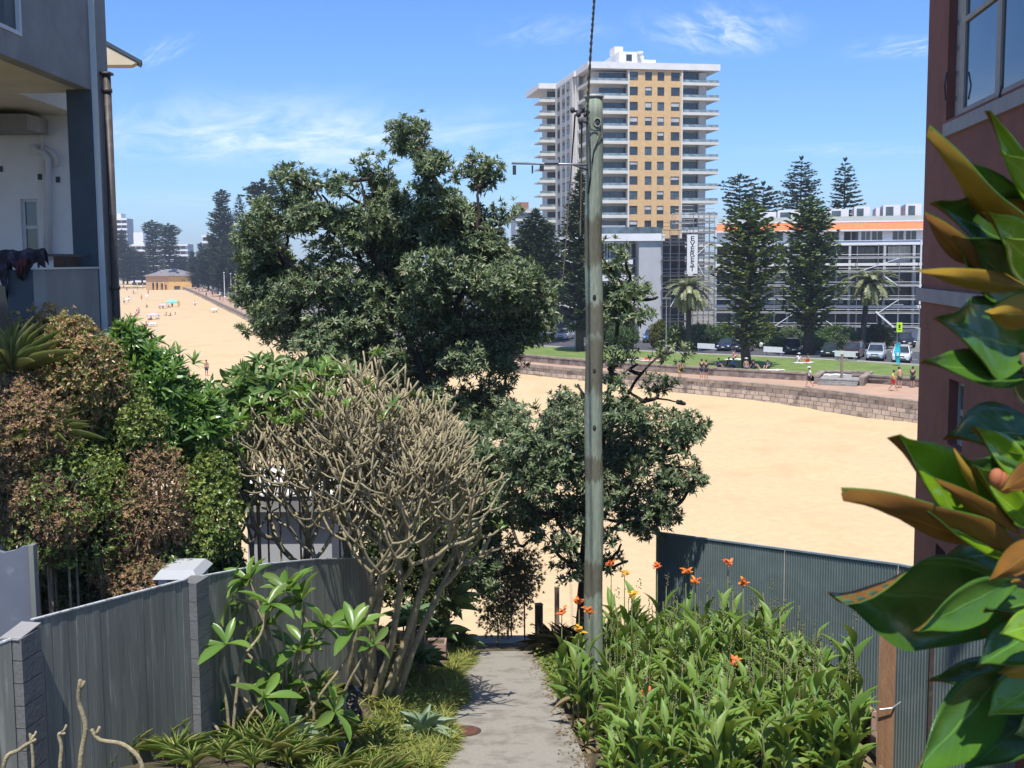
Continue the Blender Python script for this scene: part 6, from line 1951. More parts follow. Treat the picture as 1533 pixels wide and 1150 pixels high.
def canna(H, seed, head=None, nl=7):
    """one canna: stem, big paddle leaves, seed head or flower; built at the origin"""
    g = random.Random(seed)
    t_ = thing('canna_lily', 'leafy green canna lily without a flower in the bed right of the path', 'plant', (0, 0, 0), 0, CG)
    st, dl = MB(), MB()
    ns = 2 if head is None else 1
    P, D, N, L = [], [], [], []; Pd, Dd, Nd, Ld = [], [], [], []
    for s in range(ns + 1):
        bx, by = g.uniform(-.12, .12), g.uniform(-.12, .12); lx, ly = g.uniform(-.16, .16), g.uniform(-.16, .16); h = H * (1 if s == 0 else g.uniform(.5, .85))
        if s == 0 and head: bx = by = lx = ly = 0
        st.tube([(bx, by, -.05), (bx + lx * .4, by + ly * .4, h * .5), (bx + lx, by + ly, h)], [.016, .013, .006], 6)
        for k in range(nl):
            f = .10 + .80 * k / nl * (.78 if head else 1)
            az = k * 2.7 + g.uniform(0, 6.28); el = R(g.uniform(44, 84))
            p = (bx + lx * f, by + ly * f, h * f)
            dead = k in (0, 1) and g.random() < .6
            T = (Pd, Dd, Nd, Ld) if dead else (P, D, N, L)
            if dead: el = R(g.uniform(-30, 10))
            d = Vector((math.cos(az) * math.cos(el), math.sin(az) * math.cos(el), math.sin(el)))
            T[0].append(p); T[1].append(list(d)); T[2].append((-math.cos(az), -math.sin(az), .8)); T[3].append(g.uniform(.42, .72) * (1 - .35 * f))
    st.build('stem', MATS['canna_stem'], t_, True, local=True)
    L = np.array(L); m = MB(); m.leaves(P, D, N, L, L * .27, T_CANNA); m.build('leaves', MATS['canna_leaf'], t_, True, local=True)
    if Pd:
        L = np.array(Ld); m = MB(); m.leaves(Pd, Dd, Nd, L, L * .22, T_CANNA); m.build('dead_leaves', MATS['canna_dead'], t_, True, local=True)
    if head in ('orange', 'yellow', 'red'):
        m = MB(); n = 15
        v = np.array([[math.cos(i * 2.4), math.sin(i * 2.4), g.uniform(-.1, 1.2)] for i in range(n)])
        m.leaves([(g.gauss(0, .02), g.gauss(0, .02), H + g.uniform(-.05, .05)) for _ in range(n)], v, [(0, -.3, 1)] * n, rng.uniform(.065, .115, n), .05, T_LEAF)
        m.build('flower', MATS[{'orange': 'canna_petal', 'yellow': 'canna_petal_yellow', 'red': 'canna_petal_red'}[head]], t_, local=True)
    else:
        m = MB()
        for i in range(9): m.ball((g.gauss(0, .018), g.gauss(0, .018), H + .02 + i * .022), (.011, .011, .014), 6, 4)
        m.build('seed_head', MATS['seed_pod'], t_, True, local=True)
    return t_


kinds = [canna(h, 40 + i, None if i % 3 else 'seed', nl) for i, (h, nl) in enumerate(((1.15, 9), (1.45, 9), (.85, 9), (1.3, 8), (1.0, 9), (1.55, 9)))]
spots = []
tries = 0
while len(spots) < 165 and tries < 6000:
    tries += 1
    y = rc.uniform(13.0, 21.6)
    xl = path_mid(y) + path_half(y) + .12 + .25 * max(0, y - 19.5)
    xr = float(np.interp(y, [13, 15.3, 16.4, 18.5, 20, 22], [4.2, 4.6, 4.9, 4.95, 4.7, 4.0]))
    x = rc.uniform(xl, xr)
    if y > 18.3 and y < 19.7 and abs(x - PB.x) < .35: continue
    if all((x - a) ** 2 + (y - b) ** 2 > .27 ** 2 for a, b in spots): spots.append((x, y))
for i, (x, y) in enumerate(spots):
    edge = x - (path_mid(y) + path_half(y))
    s = rc.uniform(.75, 1.12) * (.72 if edge < .35 else 1) * (.92 if y < 16.5 else 1)
    k = kinds[i % 6]
    if i < 6:
        k.location = (x, y, hz(x, y)); k.rotation_euler.z = rc.uniform(0, 6.28); k.scale = (s, s, s)
    else:
        copy_tree(k, (x, y, hz(x, y)), rc.uniform(0, 6.28), None, (s * rc.uniform(.9, 1.1), s * rc.uniform(.9, 1.1), s))
for i, (x, y, Y, c, lab) in enumerate(((1027, 856, 19.2, 'orange', 'tall canna with an orange yellow flower left of the reddest tall bloom'), (1041, 871, 18.6, 'orange', 'canna with a wide orange flower just below and right of the tall bloom'), (1090, 845, 18.9, 'red', 'tallest canna bloom, orange red, right of the pair'), (1113, 873, 18.2, 'orange', 'canna with a ragged orange flower at the right of the tall blooms'),
                                  (946, 891, 17.8, 'yellow', 'canna with a bright yellow orange flower just right of the pole'), (867, 902, 18.0, 'orange', 'small orange canna flower at the left edge of the pole'), (882, 915, 17.6, 'orange', 'orange canna flower in front of the pole base'), (866, 943, 17.2, 'yellow', 'drooping golden canna flower low in front of the pole'),
                                  (841, 917, 18.4, 'red', 'faded orange canna flower leaning over the path'), (935, 860, 19.4, 'yellow', 'high golden canna flower beside the pole'), (970, 1040, 15.6, 'red', 'low salmon red canna flower deep in the leaves'), (1100, 992, 16.4, 'red', 'salmon canna flower in the middle of the right leaf mass'), (915, 845, 19.6, 'red', 'faint red canna bloom behind the pole at right'), (984, 850, 19.8, 'red', 'dry red canna bloom at the left end of the metal fence'))):
    p = at(x, y, Y); H = p.z - hz(p.x, p.y)
    t_ = canna(H, 90 + i, c, 6); t_.location = (p.x, p.y, hz(p.x, p.y)); t_['label'] = lab
# tall dry seed stalks of old blooms
GSd = 'dry canna seed stalks'
for i in range(110):
    y = rc.uniform(15, 21.0); x = rc.uniform(path_mid(y) + path_half(y) + .5, 4.6); zg = hz(x, y); H = rc.uniform(1.3, 2.0)
    if i == 0 or i == 1:
        t_ = thing('seed_stalk', 'thin dry canna stalk with small seed pods standing above the leaves', 'plant', (x, y, zg), 0, GSd)
        m = MB(); m.tube([(0, 0, 0), (.03, .02, H * .5), (.02 + .05 * i, .05, H)], [.008, .006, .003], 5); m.build('stem', MATS['canna_stem'], t_, True, local=True)
        m = MB()
        for k in range(9): m.ball((.02 + .045 * i + random.gauss(0, .014), .045 + random.gauss(0, .012), H - .02 - k * .035), (.010, .010, .013), 6, 4)
        m.build('seed_head', MATS['seed_pod'], t_, True, local=True)
        if i == 0: k0s = t_
        else: k1s = t_
    else:
        copy_tree(k0s if i % 2 else k1s, (x, y, zg), rc.uniform(0, 6.28), None, rc.uniform(.8, 1.1))
# ------------------------------------------------------------------ cars
mat('tyre', (.018, .018, .02), .9, .2, 8)
mat('rim', (.45, .46, .47), .35, .08, 6, metal=.7)
mat('number_plate', (.75, .74, .55), .6, .05, 5)
mat('grille', (.02, .02, .022), .5, .1, 5)
mat('tail_red', (.35, .02, .015), .4, .1, 5)
mat('lamp_glass', (.72, .75, .78), .12, .05, 5)
glassmat('car_glass', (.03, .038, .045), .04)


def paint(name, c): return mat(name, c, .22, .03, 2, coat=.8, spec=.5)


SUV = dict(L=4.6, W=1.88, zb=.30, belt=1.02, roof=1.72, hood=.98, a0=1.15, a1=.45, c1=-1.85, c0=-2.2)
SEDAN = dict(L=4.5, W=1.78, zb=.20, belt=.86, roof=1.42, hood=.82, a0=1.0, a1=.15, c1=-1.05, c0=-1.75)
HATCH = dict(L=3.9, W=1.72, zb=.20, belt=.90, roof=1.48, hood=.86, a0=.95, a1=.25, c1=-1.45, c0=-1.9)
CG_ = 'cars parked nose in along the lawn'


def car(label, loc, rz, K, body):
    t_ = thing('parked_car', label, 'car', loc, rz, CG_)
    L, W_, zb, bt, rf_, hd = K['L'], K['W'] / 2, K['zb'], K['belt'], K['roof'], K['hood']
    xf, xr = L / 2, -L / 2
    st = [(xf, .62, zb + .12, zb + .45), (xf - .06, .86, zb + .04, hd - .20), (xf - .28, .96, zb, hd - .06), (xf - .75, 1, zb, hd), (K['a0'], 1, zb, bt - .01), (0, 1, zb, bt), (K['c0'] + .15, 1, zb, bt + .02), (xr + .25, .97, zb + .03, bt), (xr + .05, .9, zb + .1, bt - .12), (xr, .75, zb + .18, bt - .35)]
    m = MB(); vs, fs = [], []
    for x, wf, z0, z1 in st:
        w_ = W_ * wf; zm = z0 + (z1 - z0) * .55
        vs += [(x, -w_ * .93, z0), (x, -w_, zm), (x, -w_ * .95, z1 - .04), (x, -w_ * .80, z1), (x, w_ * .80, z1), (x, w_ * .95, z1 - .04), (x, w_, zm), (x, w_ * .93, z0)]
    for i in range(len(st) - 1):
        for k in range(8): fs.append((i * 8 + k, (i + 1) * 8 + k, (i + 1) * 8 + (k + 1) % 8, i * 8 + (k + 1) % 8))
    fs += [tuple(range(8)), tuple(range((len(st) - 1) * 8, len(st) * 8))[::-1]]
    m.add(vs, fs)
    # cabin
    wb, wt = W_ * .93, W_ * .74
    sec = [(K['a0'], wb, bt - .03), (K['a1'], wt, rf_ - .03), (K['c1'], wt, rf_), (K['c0'], wb, bt - .03)]
    B = [(K['a0'], -wb, bt - .03), (K['c0'], -wb, bt - .03), (K['c0'], wb, bt - .03), (K['a0'], wb, bt - .03)]
    T = [(K['a1'], -wt, rf_ - .03), (K['c1'], -wt, rf_), (K['c1'], wt, rf_), (K['a1'], wt, rf_ - .03)]
    xm = (K['a1'] + K['c1']) / 2
    m.add(B + T + [(xm, -wt, rf_ + .03), (xm, wt, rf_ + .03)], [(0, 1, 5, 8, 4), (1, 2, 6, 5), (2, 3, 7, 9, 6), (3, 0, 4, 7), (4, 8, 9, 7), (8, 5, 6, 9)])
    m.build('body', body, t_, local=True)

    def quad(a, b, c, d, off, nm, inset=.07):
        P = [Vector(v) for v in (a, b, c, d)]; ce = sum(P, Vector()) / 4
        n = (P[1] - P[0]).cross(P[2] - P[0]).normalized()
        if n.dot(ce - Vector((xm, 0, bt))) < 0: n = -n
        Q = [p.lerp(ce, inset) + n * off for p in P]
        g = MB(); g.add(Q + [q_ - n * off * .6 for q_ in Q], [(0, 1, 2, 3), (4, 5, 6, 7)] + [(i, (i + 1) % 4, (i + 1) % 4 + 4, i + 4) for i in range(4)]); g.build(nm, MATS['car_glass'], t_, local=True)
    quad(B[3], B[0], T[0], T[3], .012, 'windscreen', .09)
    quad(B[1], B[2], T[2], T[1], .012, 'rear_window', .12)
    for s in (0, 3):
        b0, b1, t0, t1 = Vector(B[s]), Vector(B[1 if s == 0 else 2]), Vector(T[s]), Vector(T[1 if s == 0 else 2])
        for u0, u1 in ((.02, .36), (.40, .68), (.72, .97)):
            quad(b0.lerp(b1, u0), b0.lerp(b1, u1), t0.lerp(t1, u1), t0.lerp(t1, u0), .012, 'side_window', .09)
    r = .34 if K is SUV else .31
    for x in (xf - .85, xr + .85):
        for s in (-1, 1):
            w = MB(); y = s * (W_ - .12)
            pr = [(r * .72, -.11), (r * .95, -.11), (r, -.07), (r, .07), (r * .95, .11), (r * .72, .11)]
            w.lathe(pr, (0, 0, 0), 18); V = np.concatenate(w.v); w.v = [np.stack([V[:, 0] + x, V[:, 2] + y, V[:, 1] + r], 1)]
            o = w.build('wheel', MATS['tyre'], t_, local=True)
            w = MB(); w.lathe([(.05, -.125), (r * .66, -.118), (r * .70, -.09), (r * .70, .09), (r * .66, .118), (.05, .125)], (0, 0, 0), 14); V = np.concatenate(w.v); w.v = [np.stack([V[:, 0] + x, V[:, 2] + y, V[:, 1] + r], 1)]
            w.build('rim', MATS['rim'], o, local=True)
    for s in (-1, 1):
        h = MB(); h.ball((xf - .12, s * W_ * .68, hd - .22), (.12, .20, .075), 10, 6); h.build('headlight', MATS['lamp_glass'], t_, True, local=True)
        h = MB(); h.ball((xr + .05, s * W_ * .74, bt - .14), (.07, .12, .13), 8, 6); h.build('tail_light', MATS['tail_red'], t_, True, local=True)
        h = MB(); h.ball((K['a0'] - .12, s * (W_ + .05), bt + .06), (.07, .11, .07), 8, 6); h.build('wing_mirror', body, t_, True, local=True)
    g = MB(); g.box((xf - .025, 0, hd - .28), (.06, W_ * .75, .14)); g.box((xf + .005, 0, zb + .16), (.05, W_ * 1.1, .12)); g.build('grille', MATS['grille'], t_, local=True)
    g = MB(); g.box((xf + .035, 0, zb + .30), (.02, .40, .11)); g.build('number_plate', MATS['number_plate'], t_, local=True)
    if K is SUV:
        for s in (-1, 1):
            g = MB(); g.tube([(K['a1'] - .1, s * (wt - .05), rf_ + .02), (K['a1'] - .3, s * (wt - .05), rf_ + .07), (K['c1'] + .2, s * (wt - .05), rf_ + .07), (K['c1'] + .05, s * (wt - .05), rf_ + .02)], .022, 6); g.build('roof_rail', MATS['grey_metal'], t_, local=True)
    return t_


pw, ps, pb, pn, pg, pm_r, pbl = paint('paint_white', (.72, .72, .72)), paint('paint_silver', (.42, .48, .54)), paint('paint_black', (.018, .018, .022)), paint('paint_navy', (.022, .035, .075)), paint('paint_green', (.012, .03, .028)), paint('paint_maroon', (.06, .02, .02)), paint('paint_blue', (.05, .11, .26))
RC = math.radians(-118)
for x, y, K, pt, dr, lab in ((1350, 541.5, SUV, pw, .12, 'white car at the right end of the row, half behind the red house'), (1312, 538.5, SUV, ps, .10, 'silver four wheel drive beside the white car at the right end'), (1278, 535.5, SUV, pm_r, .05, 'dark maroon wagon behind the right white seat'), (1243, 532.5, SEDAN, pg, .1, 'dark green sedan left of the maroon wagon'),
                             (1186, 529, SUV, pb, .35, 'black four wheel drive left of the thick pine trunk'), (1148, 521, HATCH, pw, .2, 'white car behind the lower twigs of the leaning pine'), (1115, 526, HATCH, pb, .1, 'black hatchback behind the leaning pine trunk'), (1088, 524, SEDAN, pn, .1, 'small navy sedan left of the leaning pine trunk'), (1070, 519, SUV, pn, .25, 'navy four wheel drive behind the left white seat'),
                             (1033, 520, HATCH, pw, .1, 'white hatchback right of the slim lamp post'), (1004, 517, SUV, pw, .15, 'white wagon at the foot of the slim lamp post'), (976, 512, SUV, pbl, .2, 'blue van glimpsed through the banksia leaves right of the pole'), (940, 514, HATCH, pw, .1, 'white car seen through the banksia just right of the pole'), (846, 508, HATCH, pw, .1, 'white car glimpsed left of the pole'), (815, 505, SEDAN, ps, .1, 'silver car mostly hidden by banksia leaves left of the pole'),
                             (1352, 519, SUV, pb, .5, 'dark wagon across the road behind the white car at the right end')):
    p = gnd(x, y, .40)
    car(lab, p, RC + dr, K, pt)

# ------------------------------------------------------------------ street furniture on the lawn edge
GBn = 'white seats on the lawn edge'
for i, (x, y, lab) in enumerate(((1057, 527.5, 'white backed seat in front of the navy cars'), (1157, 533, 'white backed seat in front of the black four wheel drive'), (1265, 540, 'white backed seat in front of the maroon wagon'))):
    p = gnd(x, y, .5); rz = math.atan2(EC[20].y - EC[30].y, EC[20].x - EC[30].x)
    t_ = thing('park_seat', lab, 'bench', p, rz, GBn)
    m = MB(); m.span((-1.2, -.04, .42), (1.2, .03, 1.02)); m.build('backrest', MATS['white_paint'], t_, local=True)
    m = MB(); m.span((-1.2, .05, .40), (1.2, .50, .46)); m.build('seat', MATS['white_paint'], t_, local=True)
    for s in (-1, 1): m = MB(); m.span((s * 1.05 - .04, -.03, 0), (s * 1.05 + .04, .03, .42)); m.span((s * 1.05 - .04, .40, 0), (s * 1.05 + .04, .46, .40)); m.build('leg', MATS['grey_metal'], t_, local=True)


def post_h(x, y, Y, zg): return at(x, y, Y).z - zg


def lamp(label, x, ytop, Y, head, group=None, zg=.4, r=.07):
    p = far(x, Y, zg); H = post_h(x, ytop, Y, zg)
    t_ = thing('street_lamp', label, 'street lamp', p, 0, group)
    m = MB(); m.tube([(0, 0, 0), (0, 0, H)], [r, r * .6], 8); m.lathe([(r * 2, 0), (r * 1.6, .35), (r * .9, .4)], (0, 0, 0), 10); m.build('pole', MATS['white_paint'] if head == 'globe' else MATS['grey_metal'], t_, local=True)
    m = MB()
    if head == 'flat': m.span((-.55, -.14, H), (.55, .14, H + .10)); m.build('lamp_head', MATS['grey_metal'], t_, local=True)
    elif head == 'globe': m.ball((0, 0, H + .18), .24, 10, 8); m.build('globe', MATS['lamp_glass'], t_, True, local=True)
    else:
        for k, (dx, dz) in enumerate(((-1.9, 0), (-1.1, -.35))):
            a = MB(); a.tube([(0, 0, H - .6)] + [(dx * (1 - math.cos(b)) / 2, 0, H - .6 + (.9 + dz) * math.sin(b)) for b in [i * math.pi / 10 for i in range(1, 10)]], .045, 6); a.build('curved_arm', MATS['white_paint'], t_, local=True)
            a = MB(); a.ball((dx, 0, H - .55), (.22, .14, .09), 8, 6); a.build('lamp_head', MATS['grey_metal'], t_, True, local=True)
    return t_


lamp('slim grey lamp post with a flat head right of the white wagon', 998, 447, 139, 'flat')
L2 = lamp('grey lamp post carrying the yellow green sign at the right end of the cars', 1346, 457, 129, 'flat')
lamp('tall pale lamp with two curved arms between the conifers left of the pole', 861, 377, 148, 'curve', r=.09)
p = at(1346, 490, 128.7); t_ = thing('street_sign', 'fluorescent yellow green sign fixed to the lamp post', 'sign', p)
m = MB(); m.box((0, -.12, 0), (.62, .03, 1.05)); m.build('panel', mat('fluoro', (.52, .80, .02), .6, .03, 3), t_, local=True)
m = MB(); m.box((0, -.138, .1), (.22, .006, .42)); m.box((0, -.138, -.25), (.34, .006, .08)); m.build('symbol', MATS['ink'], t_, local=True)
m = MB(); m.box((0, -.06, .3), (.1, .11, .06)); m.box((0, -.06, -.3), (.1, .11, .06)); m.build('bracket', MATS['grey_metal'], t_, local=True)
p = gnd(1347, 548, .5); t_ = thing('feather_flag', 'turquoise feather flag planted at the lawn edge in front of the white car', 'flag', p)
H = at(1347, 538, p.y).z - .5
m = MB(); m.tube([(0, 0, 0), (0, 0, 2.0), (.04, 0, 2.4)], .02, 6); m.build('flag_pole', MATS['dark_metal'], t_, local=True)
m = MB(); n = 10; vs = []
for k in range(n + 1):
    z = .25 + 2.1 * k / n; vs += [(.02, .03 * math.sin(k * .9), z), (-.55 * math.sin(math.pi * (.18 + .72 * (1 - k / n))) - .05, .08 * math.sin(k * .9 + .5), z - .05)]
m.add(vs, [(2 * k, 2 * k + 1, 2 * k + 3, 2 * k + 2) for k in range(n)]); o = m.build('cloth', mat('turquoise', (.03, .42, .55), .8, .05, 3), t_, local=True)
sol = o.modifiers.new('thick', 'SOLIDIFY'); sol.thickness = .01
m = MB(); m.box((-.26, -.09, 1.2), (.22, .01, .35)); m.build('emblem', MATS['white_paint'], t_, local=True)
# white lamps along the far left promenade
GLm = 'white globe lamps along the left promenade'
g0l = None
for i, (x, Y) in enumerate(((345, 352), (335, 390), (328, 420), (321, 455), (314, 492), (308, 520), (303, 545), (352, 330), (362, 305))):
    lab = 'white globe lamp post in the row on the left promenade'
    if g0l is None: g0l = lamp(lab, x, 411, Y, 'globe', GLm, 0.0, .16)
    else: copy_tree(g0l, far(x, Y, 0), 0)

# ------------------------------------------------------------------ people
def skin_mesh(J, E, Rd, root):
    names = list(J); idx = {n: i for i, n in enumerate(names)}
    me = bpy.data.meshes.new('tmp'); me.from_pydata([J[n] for n in names], [(idx[a], idx[b]) for a, b in E], [])
    ob = bpy.data.objects.new('tmp', me); col.objects.link(ob)
    ob.modifiers.new('skin', 'SKIN'); sv = me.skin_vertices[0].data
    for n in names:
        r = Rd[n]; sv[idx[n]].radius = r if hasattr(r, '__len__') else (r, r)
        sv[idx[n]].use_root = n == root
    ob.modifiers.new('sub', 'SUBSURF').levels = 1; ob.modifiers['sub'].render_levels = 1
    bpy.context.view_layer.update()
    out = bpy.data.meshes.new_from_object(ob.evaluated_get(bpy.context.evaluated_depsgraph_get()))
    bpy.data.objects.remove(ob); bpy.data.meshes.remove(me)
    out.polygons.foreach_set('use_smooth', [True] * len(out.polygons))
    return out


RAD = dict(pelvis=.125, spine=.115, chest=.135, neck=.055, jaw=.07, head=.095, hip=.085, knee=.058, ankle=.042, toe=.036, shoulder=.058, elbow=.043, wrist=.032, hand=.036)
STAND = dict(pelvis=(0, 0, .95), spine=(0, 0, 1.14), chest=(0, .01, 1.34), neck=(0, .01, 1.49), jaw=(0, -.015, 1.56), head=(0, -.01, 1.65), hipL=(.09, 0, .88), kneeL=(.10, -.01, .49), ankleL=(.10, .02, .08), toeL=(.115, -.14, .035), hipR=(-.09, 0, .88), kneeR=(-.10, -.02, .49), ankleR=(-.11, .02, .08), toeR=(-.125, -.14, .035),
             shoulderL=(.18, .01, 1.42), elbowL=(.235, .03, 1.14), wristL=(.24, -.05, .91), handL=(.235, -.08, .81), shoulderR=(-.18, .01, 1.42), elbowR=(-.235, .03, 1.14), wristR=(-.24, -.05, .91), handR=(-.235, -.08, .81))
WALK = dict(STAND, kneeL=(.10, -.20, .52), ankleL=(.10, -.30, .10), toeL=(.10, -.46, .09), kneeR=(-.10, .06, .49), ankleR=(-.10, .32, .16), toeR=(-.10, .24, .04), elbowL=(.23, .14, 1.16), wristL=(.22, .12, .93), handL=(.22, .10, .83), elbowR=(-.23, -.08, 1.15), wristR=(-.22, -.27, 1.02), handR=(-.22, -.35, .97), chest=(0, -.03, 1.34), neck=(0, -.04, 1.49), jaw=(0, -.075, 1.555), head=(0, -.07, 1.645))
BEND = dict(STAND, spine=(0, -.03, 1.13), chest=(0, -.08, 1.31), neck=(0, -.13, 1.44), jaw=(0, -.18, 1.48), head=(0, -.21, 1.55), shoulderL=(.18, -.09, 1.38), shoulderR=(-.18, -.09, 1.38), elbowL=(.25, -.05, 1.12), wristL=(.16, -.20, .98), handL=(.10, -.24, .97), elbowR=(-.25, -.05, 1.12), wristR=(-.16, -.20, .98), handR=(-.10, -.24, .97))
SIT = dict(pelvis=(0, 0, .12), spine=(0, .04, .30), chest=(0, .05, .50), neck=(0, .03, .65), jaw=(0, 0, .715), head=(0, .0, .80), hipL=(.10, -.03, .11), kneeL=(.14, -.36, .42), ankleL=(.13, -.58, .08), toeL=(.13, -.74, .035), hipR=(-.10, -.03, .11), kneeR=(-.14, -.36, .40), ankleR=(-.12, -.60, .08), toeR=(-.12, -.76, .035),
           shoulderL=(.18, .05, .58), elbowL=(.25, -.14, .40), wristL=(.14, -.34, .44), handL=(.07, -.40, .44), shoulderR=(-.18, .05, .58), elbowR=(-.27, .2, .34), wristR=(-.27, .30, .10), handR=(-.27, .28, .035))
LIE = dict(pelvis=(0, 0, .12), spine=(0, .2, .13), chest=(0, .4, .14), neck=(0, .56, .14), jaw=(0, .63, .15), head=(0, .72, .16), hipL=(.09, -.07, .11), kneeL=(.11, -.44, .20), ankleL=(.11, -.83, .07), toeL=(.13, -.93, .16), hipR=(-.09, -.07, .11), kneeR=(-.11, -.45, .09), ankleR=(-.12, -.86, .06), toeR=(-.15, -.94, .15),
           shoulderL=(.18, .48, .12), elbowL=(.33, .28, .06), wristL=(.30, .05, .06), handL=(.28, -.05, .05), shoulderR=(-.18, .48, .12), elbowR=(-.36, .6, .07), wristR=(-.22, .78, .07), handR=(-.14, .82, .07))
EDG = [('pelvis', 'spine'), ('spine', 'chest'), ('chest', 'neck'), ('neck', 'jaw'), ('jaw', 'head')] + [e for s in 'LR' for e in (('pelvis', 'hip' + s), ('hip' + s, 'knee' + s), ('knee' + s, 'ankle' + s), ('ankle' + s, 'toe' + s), ('chest', 'shoulder' + s), ('shoulder' + s, 'elbow' + s), ('elbow' + s, 'wrist' + s), ('wrist' + s, 'hand' + s))]
rad_of = lambda n: RAD[n.rstrip('LR')]
for n_, c_ in (('skin', (.48, .27, .18)), ('skin_tan', (.36, .19, .12)), ('hair_dark', (.03, .022, .018)), ('hair_fair', (.30, .20, .10)), ('cl_white', (.75, .74, .72)), ('cl_black', (.022, .022, .026)), ('cl_yellow', (.85, .62, .02)), ('cl_red', (.62, .03, .02)), ('cl_navy', (.03, .045, .09)), ('cl_purple', (.22, .16, .30)), ('cl_pink', (.60, .28, .30)), ('cl_blue', (.10, .26, .50)), ('cl_olive', (.10, .10, .06)), ('cl_teal', (.04, .36, .38)), ('towel_white', (.78, .76, .72)), ('towel_blue', (.25, .45, .62)), ('towel_pink', (.70, .42, .42))):
    mat(n_, c_, .8, .05, 6)
POSES = {}


def pose_meshes(key, J):
    if key in POSES: return POSES[key]
    out = {'body': skin_mesh(J, EDG, {n: rad_of(n) for n in J}, 'pelvis')}

    def part(nodes, edges, grow_, root, extra=None):
        JJ = {n: J[n] for n in nodes}
        if extra: JJ.update(extra)
        return skin_mesh(JJ, edges, {n: (rad_of(n) if n in J else RAD['elbow' if n.startswith('arm') else 'hip']) + grow_ for n in JJ}, root)
    mid = lambda a, b, t: tuple(J[a][i] * (1 - t) + J[b][i] * t for i in range(3))
    out['shirt'] = part(['pelvis', 'spine', 'chest', 'shoulderL', 'shoulderR'], [('pelvis', 'spine'), ('spine', 'chest'), ('chest', 'shoulderL'), ('chest', 'shoulderR'), ('shoulderL', 'armL'), ('shoulderR', 'armR')], .018, 'spine', {'armL': mid('shoulderL', 'elbowL', .65), 'armR': mid('shoulderR', 'elbowR', .65)})
    out['shorts'] = part(['pelvis', 'hipL', 'hipR'], [('pelvis', 'hipL'), ('pelvis', 'hipR'), ('hipL', 'legL'), ('hipR', 'legR')], .022, 'pelvis', {'legL': mid('hipL', 'kneeL', .75), 'legR': mid('hipR', 'kneeR', .75)})
    h = Vector(J['head']); b = Vector(J['jaw']); up = (h - b).normalized()
    m = MB(); m.ball(h + up * .035 + Vector((0, .02 if key != 'lie' else 0, 0)), (.105, .115, .10), 10, 8); o = m.build('hair', MATS['hair_dark'], None, True); out['hair'] = o.data; bpy.data.objects.remove(o)
    m = MB(); c = h + up * .075; m.ball(c, (.118, .125, .075), 12, 6); m.lathe([(.02, .0), (.20, -.005), (.20, .012), (.02, .02)], c, 14); o = m.build('hat', MATS['cl_white'], None, True); out['hat'] = o.data; bpy.data.objects.remove(o)
    POSES[key] = out
    return out


PD = dict(stand=STAND, walk=WALK, bend=BEND, sit=SIT, lie=LIE)


def person(label, loc, rz, pose='stand', skin='skin', shirt=None, shorts='cl_black', hair='hair_dark', hat=None, s=1.0, group=None):
    t_ = thing('person', label, 'person', loc, rz, group)
    t_.scale = (s, s, s)
    P = pose_meshes(pose, PD[pose])
    for nm, mt in (('body', skin), ('shirt', shirt), ('shorts', shorts), ('hair', hair), ('hat', hat)):
        if not mt: continue
        me = P[nm]
        if not me.materials: me.materials.append(MATS['skin'])
        o = bpy.data.objects.new(nm, me); col.objects.link(o); o.parent = t_
        setmat(o, MATS[mt])
    return t_


GPp = 'people on the promenade'
for x, y, z, rz, kw, lab in ((1018, 565.5, .27, 20, dict(pose='stand', skin='skin_tan', shorts='cl_yellow', s=.92), 'bare skinned person in yellow swimwear standing on the sea wall edge'),
                          (1050, 566, .27, 200, dict(pose='stand', shirt='cl_black', shorts='cl_navy'), 'person in dark shirt, left one of the dark clad pair on the sea wall'), (1057, 567, .27, 150, dict(pose='stand', shirt='cl_black', shorts='cl_black', skin='skin_tan'), 'person all in black, right one of the dark clad pair on the sea wall'),
                          (1117, 563, .0, 10, dict(pose='stand', skin='skin', shorts='cl_purple', hat='cl_white'), 'bare chested person in purple shorts and pale hat below the leaning pine'), (1212, 580.5, .0, 255, dict(pose='walk', shirt='cl_white', shorts='cl_black', hat='cl_white', s=1.05), 'person walking in white shirt, black shorts and white hat'),
                          (1336.5, 585.5, .0, 60, dict(pose='walk', shirt='cl_yellow', shorts='cl_red', s=1.02), 'lifesaver in yellow shirt and red shorts walking on the promenade'), (1347, 581, .0, 190, dict(pose='bend', skin='skin', shorts='cl_olive', s=1.1), 'shirtless person in dark shorts standing next to the lifesaver'), (1366, 580.5, .0, 140, dict(pose='stand', shirt='cl_black', shorts='cl_black', s=1.05), 'person in black clothing at the right beside the red house')):
    p = gnd(x, y, z); person(lab, p, R(rz), group=GPp, **kw)
p = gnd(1358, 577, 0); t_ = thing('backpack', 'dark backpack lying against the low wall between the shirtless person and the one in black', 'bag', p)
m = MB(); m.ball((0, 0, .22), (.2, .16, .24), 10, 8); m.build('bag', MATS['cl_black'], t_, True, local=True)
m = MB(); m.tube([(-.1, -.12, .1), (-.1, -.2, .25), (-.1, -.1, .42)], .02, 6); m.build('strap', MATS['cl_navy'], t_, local=True)
GLp = 'people resting on the lawn'
